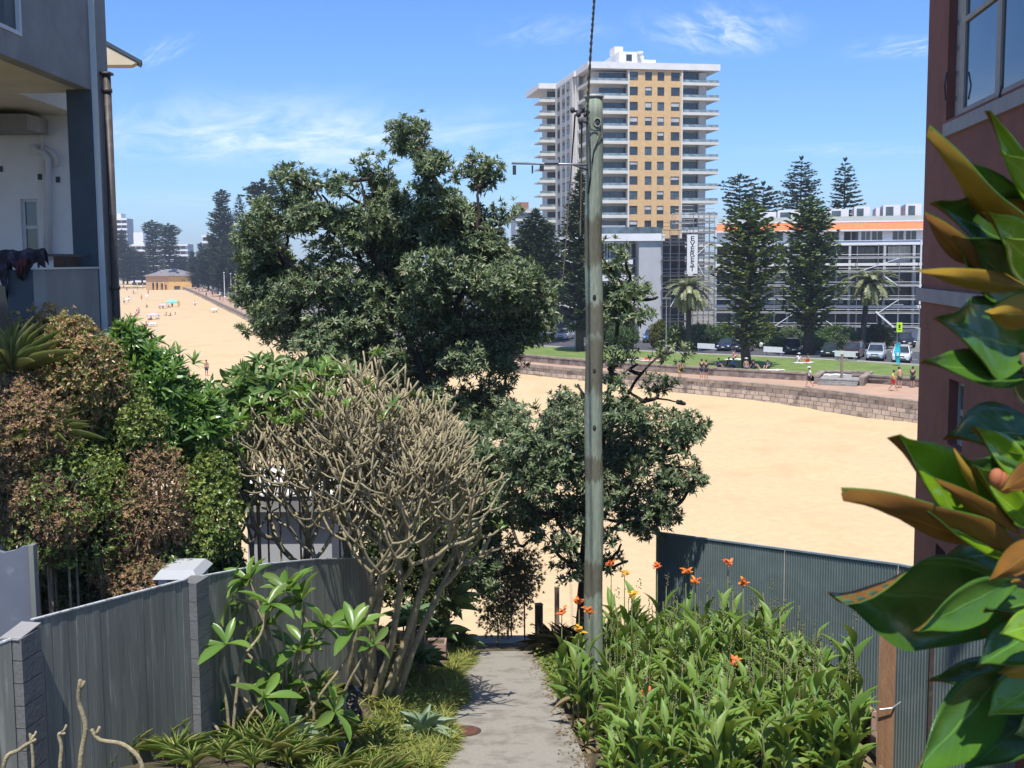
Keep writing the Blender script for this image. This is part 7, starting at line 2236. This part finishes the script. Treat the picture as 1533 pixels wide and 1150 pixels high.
for x, y, rz, kw, lab in ((1076, 549.5, 40, dict(pose='sit', shirt='cl_navy', shorts='cl_navy'), 'person in dark clothes sitting at the left edge of the tree shade'), (1091, 548.5, -30, dict(pose='sit', shirt='cl_black', shorts='cl_black'), 'person in black sitting in the shade left of the leaning trunk'), (1098, 550, 30, dict(pose='sit', shirt='cl_blue', shorts='cl_navy'), 'person in blue sitting in the shade next to the leaning trunk'),
                      (1128, 552, 60, dict(pose='sit', shirt='cl_black', shorts='cl_navy'), 'person in black sitting right of the leaning trunk'), (1149, 553, -40, dict(pose='sit', shirt='cl_navy', shorts='cl_black'), 'person in navy sitting at the right edge of the tree shade'), (1099, 536, 70, dict(pose='sit', shorts='cl_pink'), 'bare shouldered person sitting in the sun behind the shaded group'),
                      (1196, 541.5, 30, dict(pose='sit', shirt='cl_white', shorts='cl_white', hat='cl_white'), 'person in white with a hat sitting on the pale towel'), (1209, 542.5, -60, dict(pose='sit', skin='skin_tan', shorts='cl_red'), 'tanned sunbather sitting on the towel beside the one in white'), (952, 538, 70, dict(pose='lie', shorts='cl_navy'), 'person lying on a towel at the left end of the lawn'), (985, 538.5, 100, dict(pose='sit', skin='skin_tan', shorts='cl_pink'), 'tanned person sitting by the towels at the left end of the lawn'), (966, 539, 80, dict(pose='lie', shorts='cl_red'), 'person lying in red swimwear at the left end of the lawn')):
    p = gnd(x, y, .515); person(lab, p, R(rz), group=GLp, **kw)
GT = 'towels spread on the lawn'
for x, y, rz, mt, lab in ((1203, 543, 20, 'towel_white', 'pale towel under the two sunbathers on the lawn'), (1100, 538, 10, 'towel_white', 'pale towel behind the shaded group'), (955, 539, -10, 'towel_white', 'white towel under the lying person at the left end of the lawn'), (975, 540, 20, 'towel_pink', 'pink towel at the left end of the lawn'), (1156, 554, 0, 'towel_white', 'white towel at the right end of the tree shade'), (1247, 561, 10, 'towel_white', 'crumpled pale cloth lying in the sunken court')):
    p = gnd(x, y, .515); m = MB(); n = 8
    vs = [(p.x + (u / n - .5) * 2.4 * math.cos(R(rz)) - (v - .5) * 1.1 * math.sin(R(rz)), p.y + (u / n - .5) * 2.4 * math.sin(R(rz)) + (v - .5) * 1.1 * math.cos(R(rz)), .52 + .025 * math.sin(u * 2.1 + v * 2) + .025) for u in range(n + 1) for v in (0, 1)]
    m.add(vs, [(2 * u, 2 * u + 2, 2 * u + 3, 2 * u + 1) for u in range(n)]); o = m.build('towel', MATS[mt]); sol = o.modifiers.new('thick', 'SOLIDIFY'); sol.thickness = .02
    tag(o, lab, 'towel', GT)
# far promenade walkers, too small to tell apart
GFw = 'distant walkers on the left promenade'
shirts = ('cl_white', 'cl_navy', 'cl_pink', 'cl_blue', 'cl_black', None, 'cl_white')
for i, (x, y) in enumerate(((298, 438), (309, 446), (314, 441), (318, 444), (329.5, 452), (334, 453), (293, 435), (303, 437), (338, 449), (345, 456), (352, 463), (452, 487), (466, 484), (474, 492), (486, 489), (503, 500), (398, 475), (410, 470), (432, 484))):
    p = gnd(x, y, 0.0)
    person('tiny distant walker on the left promenade', p, random.uniform(0, 6.28), random.choice(('walk', 'stand')), random.choice(('skin', 'skin_tan')), shirts[i % 7], ('cl_black', 'cl_navy', 'cl_white')[i % 3], s=1.1, group=GFw)
GBe = 'distant beachgoers on the sand'
for i, (x, y, ps_) in enumerate(((186, 456, 'stand'), (193, 453, 'stand'), (205, 476, 'stand'), (208, 473, 'walk'), (220, 461, 'sit'), (239, 463, 'sit'), (244, 464, 'stand'), (253, 462, 'sit'), (258, 462, 'stand'), (237, 479, 'sit'), (226, 480, 'sit'), (249, 474, 'sit'), (258, 477, 'lie'), (255, 475, 'sit'), (263, 474, 'sit'), (320, 473, 'sit'), (324, 472, 'sit'), (222, 441, 'stand'), (212, 450, 'stand'), (200, 442, 'walk'), (190, 437, 'stand'), (228, 488, 'lie'), (219, 489, 'sit'), (292, 461, 'stand'), (196, 475, 'sit'), (185, 432, 'stand'), (206, 436, 'stand'), (214, 433, 'stand'))):
    p = gnd(x, y, -1.68)
    person('tiny distant beachgoer on the sand near the pavilion', p, random.uniform(0, 6.28), ps_, random.choice(('skin', 'skin_tan')), shirts[(i * 3) % 7], ('cl_black', 'cl_navy', 'cl_red', 'cl_blue')[i % 4], s=1.15, group=GBe)
p = gnd(309.5, 563, -1.68); person('lone person in dark shorts standing on the sand above the broad leaved foliage', p, R(30), 'stand', 'skin_tan', None, 'cl_navy', s=1.05)


# shelters and umbrellas on the beach
def shelter(label, x, y, wpx, hpx, mt, group='beach shelters near the pavilion'):
    p = gnd(x, y, -1.68); s = p.y / F; w_, h = wpx * s / 2, hpx * s
    t_ = thing('beach_tent', label, 'beach tent', p, .2, group)
    m = MB(); m.add([(-w_, -w_, h * .72), (w_, -w_, h * .72), (w_, w_, h * .72), (-w_, w_, h * .72), (0, 0, h), (-w_, -w_, h * .58), (w_, -w_, h * .58), (w_, w_, h * .58), (-w_, w_, h * .58)], [(0, 1, 4), (1, 2, 4), (2, 3, 4), (3, 0, 4), (0, 5, 6, 1), (1, 6, 7, 2), (2, 7, 8, 3), (3, 8, 5, 0)])
    m.build('canopy', MATS[mt], t_, local=True)
    for a in (-1, 1):
        for b in (-1, 1): m = MB(); m.tube([(a * w_ * .96, b * w_ * .96, 0), (a * w_ * .96, b * w_ * .96, h * .7)], .05, 5); m.build('leg', MATS['white_paint'], t_, local=True)


def parasol(label, x, y, wpx, hpx, mt):
    p = gnd(x, y, -1.68); s = p.y / F; r, h = wpx * s / 2, hpx * s
    t_ = thing('parasol', label, 'umbrella', p, 0, 'beach umbrellas')
    m = MB(); m.tube([(0, 0, -.1), (.1, 0, h)], .03, 6); m.build('pole', MATS['white_paint'], t_, local=True)
    m = MB(); m.lathe([(r, h * .72), (r * .7, h * .86), (r * .35, h * .96), (.02, h), (.02, h - .03), (r * .35, h * .93), (r * .7, h * .83)], (0, 0, 0), 12); m.build('canopy', MATS[mt], t_, True, local=True)


mat('tent_teal', (.22, .62, .58), .8, .05, 2); mat('tent_white', (.74, .72, .70), .8, .05, 2); mat('tent_lilac', (.52, .48, .62), .8, .05, 2); mat('tent_pink', (.70, .45, .45), .8, .05, 2)
shelter('teal square canopy over a group on the sand', 258, 462, 17, 14, 'tent_teal'); shelter('pale pink low shelter left of the teal canopy', 244, 464, 12, 10, 'tent_pink')
shelter('lilac white beach tent nearest the drainpipe corner', 229, 480, 17, 12, 'tent_lilac'); shelter('low white sun shelter in front of the lilac tent', 228, 490, 13, 8, 'tent_white')
parasol('white umbrella beside the curving sea wall', 321, 472, 14, 11, 'tent_white'); parasol('white umbrella on the sand close to the drainpipe', 191, 455, 12, 9, 'tent_white'); parasol('pink umbrella left of the pavilion front', 203, 441, 9, 6, 'tent_pink'); parasol('white umbrella in the middle of the far sand', 220, 449, 8, 7, 'tent_white'); parasol('pale umbrella at the foot of the pavilion', 212, 434, 9, 6, 'tent_pink'); parasol('white umbrella near the left lamp posts', 292, 458, 8, 6, 'tent_white')
p = gnd(268, 461, -1.68); t_ = thing('rescue_board', 'yellow orange board standing right of the teal canopy', 'board', p)
m = MB(); m.ball((0, 0, 1.1), (.35, .08, 1.15), 10, 10); m.build('board', mat('board_orange', (.75, .38, .04), .5, .05, 3), t_, True, local=True)
m = MB(); m.ball((0, .1, .3), (.03, .12, .12), 6, 5); m.build('fin', MATS['ink'], t_, True, local=True)
# ------------------------------------------------------------------ magnolia branch close to the lens, right edge
def gloss(name, a, b, rough, spec, vein=.0):
    m = bpy.data.materials.new(name); m.use_nodes = True; t = NT(m.node_tree)
    uvn = t.n('ShaderNodeTexCoord').outputs['UV']
    sp = t.n('ShaderNodeSeparateXYZ', {0: uvn})
    v = t.math('ABSOLUTE', t.math('SUBTRACT', sp.outputs[1], .5))
    oc = t.n('ShaderNodeTexCoord').outputs['Object']
    nz = t.n('ShaderNodeTexNoise', {'Vector': oc, 'Scale': 14.0, 'Detail': 5.0}).outputs[0]
    cc = t.ramp(nz, [(.3, a), (.7, b)])
    rib = t.n('ShaderNodeMapRange', {0: v, 1: .0, 2: .025, 3: 1.0, 4: .0}).outputs[0]
    wv = t.math('SINE', t.math('MULTIPLY', t.math('ADD', t.math('MULTIPLY', sp.outputs[0], 1.0), t.math('MULTIPLY', v, -.55)), 70.0))
    vn = t.n('ShaderNodeMapRange', {0: wv, 1: .86, 2: 1.0, 3: 0.0, 4: vein}).outputs[0]
    lite = [min(1, x * 1.7 + .03) for x in b]
    cc = t.mix(t.math('ADD', t.math('MULTIPLY', rib, .75), t.math('MULTIPLY', vn, .4), clamp=True), cc, lite)
    bp = t.n('ShaderNodeBump', {'Strength': .25, 'Distance': .004, 'Height': t.math('ADD', t.math('ADD', t.math('MULTIPLY', rib, -1.0), t.math('MULTIPLY', vn, -.5)), t.math('MULTIPLY', nz, .4))})
    p = t.n('ShaderNodeBsdfPrincipled', {'Base Color': cc, 'Roughness': rough, 'Specular IOR Level': spec, 'Normal': bp.outputs[0]})
    tl = t.n('ShaderNodeBsdfTranslucent', {0: t.mix(.5, cc, (.35, .45, .03))})
    ms = t.n('ShaderNodeMixShader', {0: .16, 1: p.outputs[0], 2: tl.outputs[0]})
    t.n('ShaderNodeOutputMaterial', {0: ms.outputs[0]}); MATS[name] = m; return m


gloss('magnolia_top', (.050, .130, .016), (.085, .195, .024), .24, .5, .22)
gloss('magnolia_lime', (.15, .29, .012), (.22, .38, .018), .12, .7, .22)
gloss('magnolia_felt', (.15, .062, .010), (.23, .105, .014), .7, .25, .15)
gloss('magnolia_felt_pale', (.26, .15, .014), (.34, .21, .02), .65, .25, .15)
mat('magnolia_wood', (.20, .13, .08), .85, .2, 20)
sb = at(1560, 1150, 1.62)
mg = thing('magnolia_branch', 'close magnolia branch with glossy green leaves and brown felted undersides at the right edge', 'plant', (sb.x, sb.y, sb.z - .6))


def mleaf(tip, base, wpx, dt, db, side='top', tilt=0.0, bow=.0, cup=.12, wav=.0, lime=False, skew=0.0, pale=False, prof=None, shade=False):
    """one leaf: tip and base seen at these points, at distances dt and db; tilt turns the blade about its midrib"""
    T, B = at(tip[0], tip[1], dt), at(base[0], base[1], db)
    ax = T - B; L = ax.length; u = ax.normalized()
    view = ((T + B) / 2 - Vector((0, 0, EYE))).normalized()
    best = None
    s0 = u.cross(view).normalized()                 # across the blade, seen flat on
    n0 = s0.cross(u).normalized()
    if n0.dot(view) > 0: n0 = -n0                   # towards the lens
    def nrm(tl):
        q_ = (s0 * math.cos(tl) + n0 * math.sin(tl)).cross(u).normalized()
        return (-q_ if q_.dot(view) > 0 else q_) * (1 if side == 'top' else -1)
    tilt = max((abs(tilt), -abs(tilt)), key=lambda tl: nrm(tl).dot(tosun) * (-1 if shade else 1))      # which way the blade is turned to the sun
    s = s0 * math.cos(tilt) + n0 * math.sin(tilt); n = s.cross(u).normalized()
    if n.dot(view) > 0: n = -n
    if side != 'top': topn = -n
    else: topn = n
    w = pm(wpx, (dt + db) / 2) / max(.35, abs(math.cos(tilt)))
    prof = prof or [.14, .42, .70, .90, 1.0, 1.0, .94, .82, .64, .40, .15, .0]
    nr, nc = 18, 9
    g, uvs = [], []
    for i in range(nr + 1):
        t_ = i / nr
        wv = np.interp(t_, np.linspace(0, 1, len(prof)), prof) * w / 2
        if i == nr: wv = w * .012
        c = B + ax * t_ + topn * (bow * L * 4 * t_ * (1 - t_)) + s * (skew * L * 4 * t_ * (1 - t_))
        for j in range(nc):
            v = j / (nc - 1) * 2 - 1
            h = cup * 1.3 * w * (v * v) * .5 + .02 * w * math.sin(t_ * 23 + v * 3) * (1 - abs(v)) + wav * w * math.sin(t_ * 9 + (1.7 if v > 0 else 0)) * abs(v) ** 2 * .22 + .006 * abs(v) * 0
            g.append(c + s * (v * wv) + topn * h); uvs.append((t_, (v + 1) / 2))
    th = .0011
    m = MB()
    top = [p + topn * th for p in g]; bot = [p - topn * th for p in g]
    K = len(g); m.add(top + bot, [])
    q = lambda i, j: i * nc + j
    up = (s.cross(u)).dot(topn) > 0
    for i in range(nr):
        for j in range(nc - 1):
            f = (q(i, j), q(i, j + 1), q(i + 1, j + 1), q(i + 1, j))
            m.f.append(f if True else f[::-1]); m.mi.append(0)
            m.f.append(tuple(x + K for x in f[::-1])); m.mi.append(1)
        for j in (0, nc - 1):
            m.f.append((q(i, j), q(i + 1, j), q(i + 1, j) + K, q(i, j) + K)); m.mi.append(0)
    tm = MATS['magnolia_lime' if lime else 'magnolia_top']
    o = m.build('leaf', [tm, MATS['magnolia_felt_pale' if pale else 'magnolia_felt']], mg, True, uv=uvs + uvs)
    st = MB(); st.tube([B + ax * .02, B - ax * .03, B - ax * .10 + Vector((0, 0, -.004))], [.0022, .0028, .003], 7); st.build('leaf_stalk', MATS['magnolia_felt_pale'], mg, True)
    return o


D0 = 1.55
LV = [  # tip, base, width, distance of tip, of base, ...
    ((1240, 888), (1505, 905), 146, 1.47, 1.63, dict(side='top', tilt=.45, cup=.30, wav=.4, bow=-.03, shade=True)),
    ((1366, 945), (1512, 872), 62, 1.44, 1.54, dict(side='top', tilt=.4, cup=.25, shade=True)),
    ((1262, 748), (1530, 838), 50, 1.40, 1.56, dict(side='under', tilt=.9, cup=.3, wav=.35, bow=.02)),
    ((1330, 655), (1500, 800), 86, 1.50, 1.60, dict(side='top', lime=True, tilt=.75, cup=.25, bow=-.02)),
    ((1398, 476), (1530, 520), 112, 1.50, 1.62, dict(side='top', tilt=.5, cup=.18, wav=.3, skew=.02)),
    ((1378, 543), (1532, 566), 52, 1.46, 1.60, dict(side='top', tilt=-.7, cup=.2)),
    ((1387, 203), (1545, 372), 40, 1.44, 1.60, dict(side='under', tilt=.8, cup=.35, wav=.5, bow=-.03, pale=True)),
    ((1418, 232), (1545, 330), 44, 1.50, 1.60, dict(side='top', tilt=.3, cup=.3)),
    ((1475, 166), (1560, 330), 32, 1.50, 1.58, dict(side='top', lime=True, tilt=.75, cup=.3)),
    ((1392, 304), (1560, 392), 96, 1.52, 1.66, dict(side='top', tilt=.55, cup=.22, wav=.3)),
    ((1386, 326), (1470, 410), 36, 1.47, 1.54, dict(side='under', tilt=.3, cup=.5, wav=.4)),
    ((1420, 350), (1545, 445), 84, 1.50, 1.62, dict(side='top', tilt=.2, cup=.2)),
    ((1379, 408), (1548, 432), 34, 1.42, 1.60, dict(side='under', tilt=-.2, cup=.4, wav=.6, pale=True)),
    ((1483, 470), (1570, 470), 56, 1.44, 1.54, dict(side='under', tilt=.3, cup=.3, pale=True)),
    ((1500, 352), (1570, 420), 60, 1.42, 1.52, dict(side='top', lime=True, tilt=.1)),
    ((1412, 658), (1552, 650), 84, 1.58, 1.70, dict(side='top', tilt=.6, cup=.2, bow=.03)),
    ((1438, 690), (1556, 740), 58, 1.52, 1.64, dict(side='top', tilt=-.45, cup=.2)),
    ((1404, 722), (1528, 800), 30, 1.44, 1.55, dict(side='under', tilt=.35, cup=.4, wav=.4)),
    ((1358, 1165), (1498, 1010), 96, 1.46, 1.60, dict(side='top', tilt=.4, cup=.25, bow=.03, shade=True)),
    ((1388, 1020), (1530, 1010), 54, 1.56, 1.66, dict(side='top', tilt=.4, cup=.3)),
    ((1460, 1000), (1560, 940), 76, 1.45, 1.54, dict(side='top', tilt=.2, cup=.2)),
    ((1494, 950), (1575, 930), 54, 1.40, 1.48, dict(side='top', lime=True, tilt=.1)),
    ((1396, 842), (1540, 822), 60, 1.62, 1.70, dict(side='top', tilt=-.2, cup=.2)),
    ((1488, 866), (1570, 806), 44, 1.40, 1.50, dict(side='under', tilt=.2, cup=.4)),
    ((1476, 1075), (1570, 1010), 70, 1.47, 1.58, dict(side='top', lime=True, tilt=.3)),
    ((1440, 1160), (1560, 1060), 84, 1.50, 1.62, dict(side='top', tilt=.4)),
    ((1500, 735), (1575, 690), 40, 1.46, 1.54, dict(side='under', tilt=.2)),
    ((1505, 545), (1580, 600), 66, 1.60, 1.70, dict(side='top', tilt=.0)),
    ((1496, 228), (1580, 300), 46, 1.46, 1.54, dict(side='top', lime=True, tilt=.2)),
    ((1508, 300), (1585, 345), 52, 1.55, 1.62, dict(side='under', tilt=.3)),
    ((1486, 780), (1590, 760), 62, 1.58, 1.66, dict(side='top', tilt=.3)),
    ((1515, 1100), (1600, 1080), 80, 1.52, 1.6, dict(side='top', tilt=.1)),
    ((1436, 268), (1556, 376), 60, 1.53, 1.62, dict(side='top', tilt=.7, cup=.3)),
    ((1470, 318), (1560, 400), 54, 1.49, 1.58, dict(side='top', lime=True, tilt=.6, cup=.3)),
    ((1452, 640), (1540, 720), 44, 1.55, 1.62, dict(side='top', lime=True, tilt=.7, cup=.3)),
    ((1380, 770), (1520, 838), 40, 1.46, 1.56, dict(side='top', lime=True, tilt=.8, cup=.3)),
    ((1450, 700), (1545, 790), 40, 1.50, 1.57, dict(side='top', lime=True, tilt=.8, cup=.35)),
    ((1470, 920), (1556, 900), 46, 1.50, 1.58, dict(side='top', tilt=.7, cup=.3)),
    ((1420, 1070), (1545, 1040), 60, 1.58, 1.66, dict(side='top', tilt=.5, cup=.3, shade=True)),
    ((1500, 1010), (1575, 985), 40, 1.46, 1.52, dict(side='under', tilt=.6, cup=.3, pale=True)),
]
# leaves of the same branch above and beside the frame edge (they shade the ones below)
for x, y, w_ in ((1600, 220, 90), (1620, 420, 90), (1640, 560, 100), (1610, 700, 90), (1650, 830, 100), (1620, 980, 110), (1660, 300, 90), (1590, 120, 80)):
    LV.append(((x + random.uniform(-15, 60), y + random.uniform(-70, 70)), (x + random.uniform(60, 120), y + random.uniform(-10, 110)), w_ * random.uniform(.7, 1), random.uniform(1.38, 1.55), random.uniform(1.56, 1.7), dict(side=random.choice(('top', 'top', 'under')), tilt=random.uniform(.1, .9), cup=.3, wav=.3)))
for tip, base, w_, dt, db, kw in LV: mleaf(tip, base, w_, dt, db, **kw)
m = MB()
m.tube([at(1570, 1260, 1.66), at(1556, 1050, 1.62), at(1552, 860, 1.60), at(1560, 640, 1.63), at(1556, 430, 1.61), at(1566, 260, 1.58)], [.011, .010, .009, .008, .006, .004], 9)
for (x, y, x2, y2) in ((1552, 860, 1512, 872), (1560, 640, 1530, 530), (1556, 1000, 1500, 985), (1556, 430, 1545, 380), (1553, 900, 1520, 830)):
    m.tube([at(x, y, 1.61), at((x + x2) / 2, (y + y2) / 2 + 6, 1.6), at(x2, y2, 1.58)], [.006, .005, .004], 7)
m.build('stem', MATS['magnolia_wood'], mg, True)
m = MB(); c = at(1492, 716, 1.5)
for k in range(3): m.ball(c + Vector((.006 * k, 0, -.004 * k)), (.010, .009, .013), 10, 8)
m.build('bud', mat('bud_red', (.40, .13, .05), .7, .2, 30), mg, True)
m = MB(); m.tube([at(1428, 672, 1.49), at(1446, 705, 1.49), at(1462, 738, 1.5)], [.001, .006, .003], 7); m.build('bud_sheath', MATS['magnolia_felt_pale'], mg, True)
# ------------------------------------------------------------------ sea air
m = MB(); m.span((-1850, -70, -16), (1550, 2560, 72))
hm = bpy.data.materials.new('sea_air'); hm.use_nodes = True
t = NT(hm.node_tree)
pvn = t.n('ShaderNodeVolumePrincipled', {'Color': (.80, .88, 1.0, 1), 'Density': .00028, 'Anisotropy': .2})
t.n('ShaderNodeOutputMaterial', {'Volume': pvn.outputs[0]})
stuff(m.build('haze', hm))
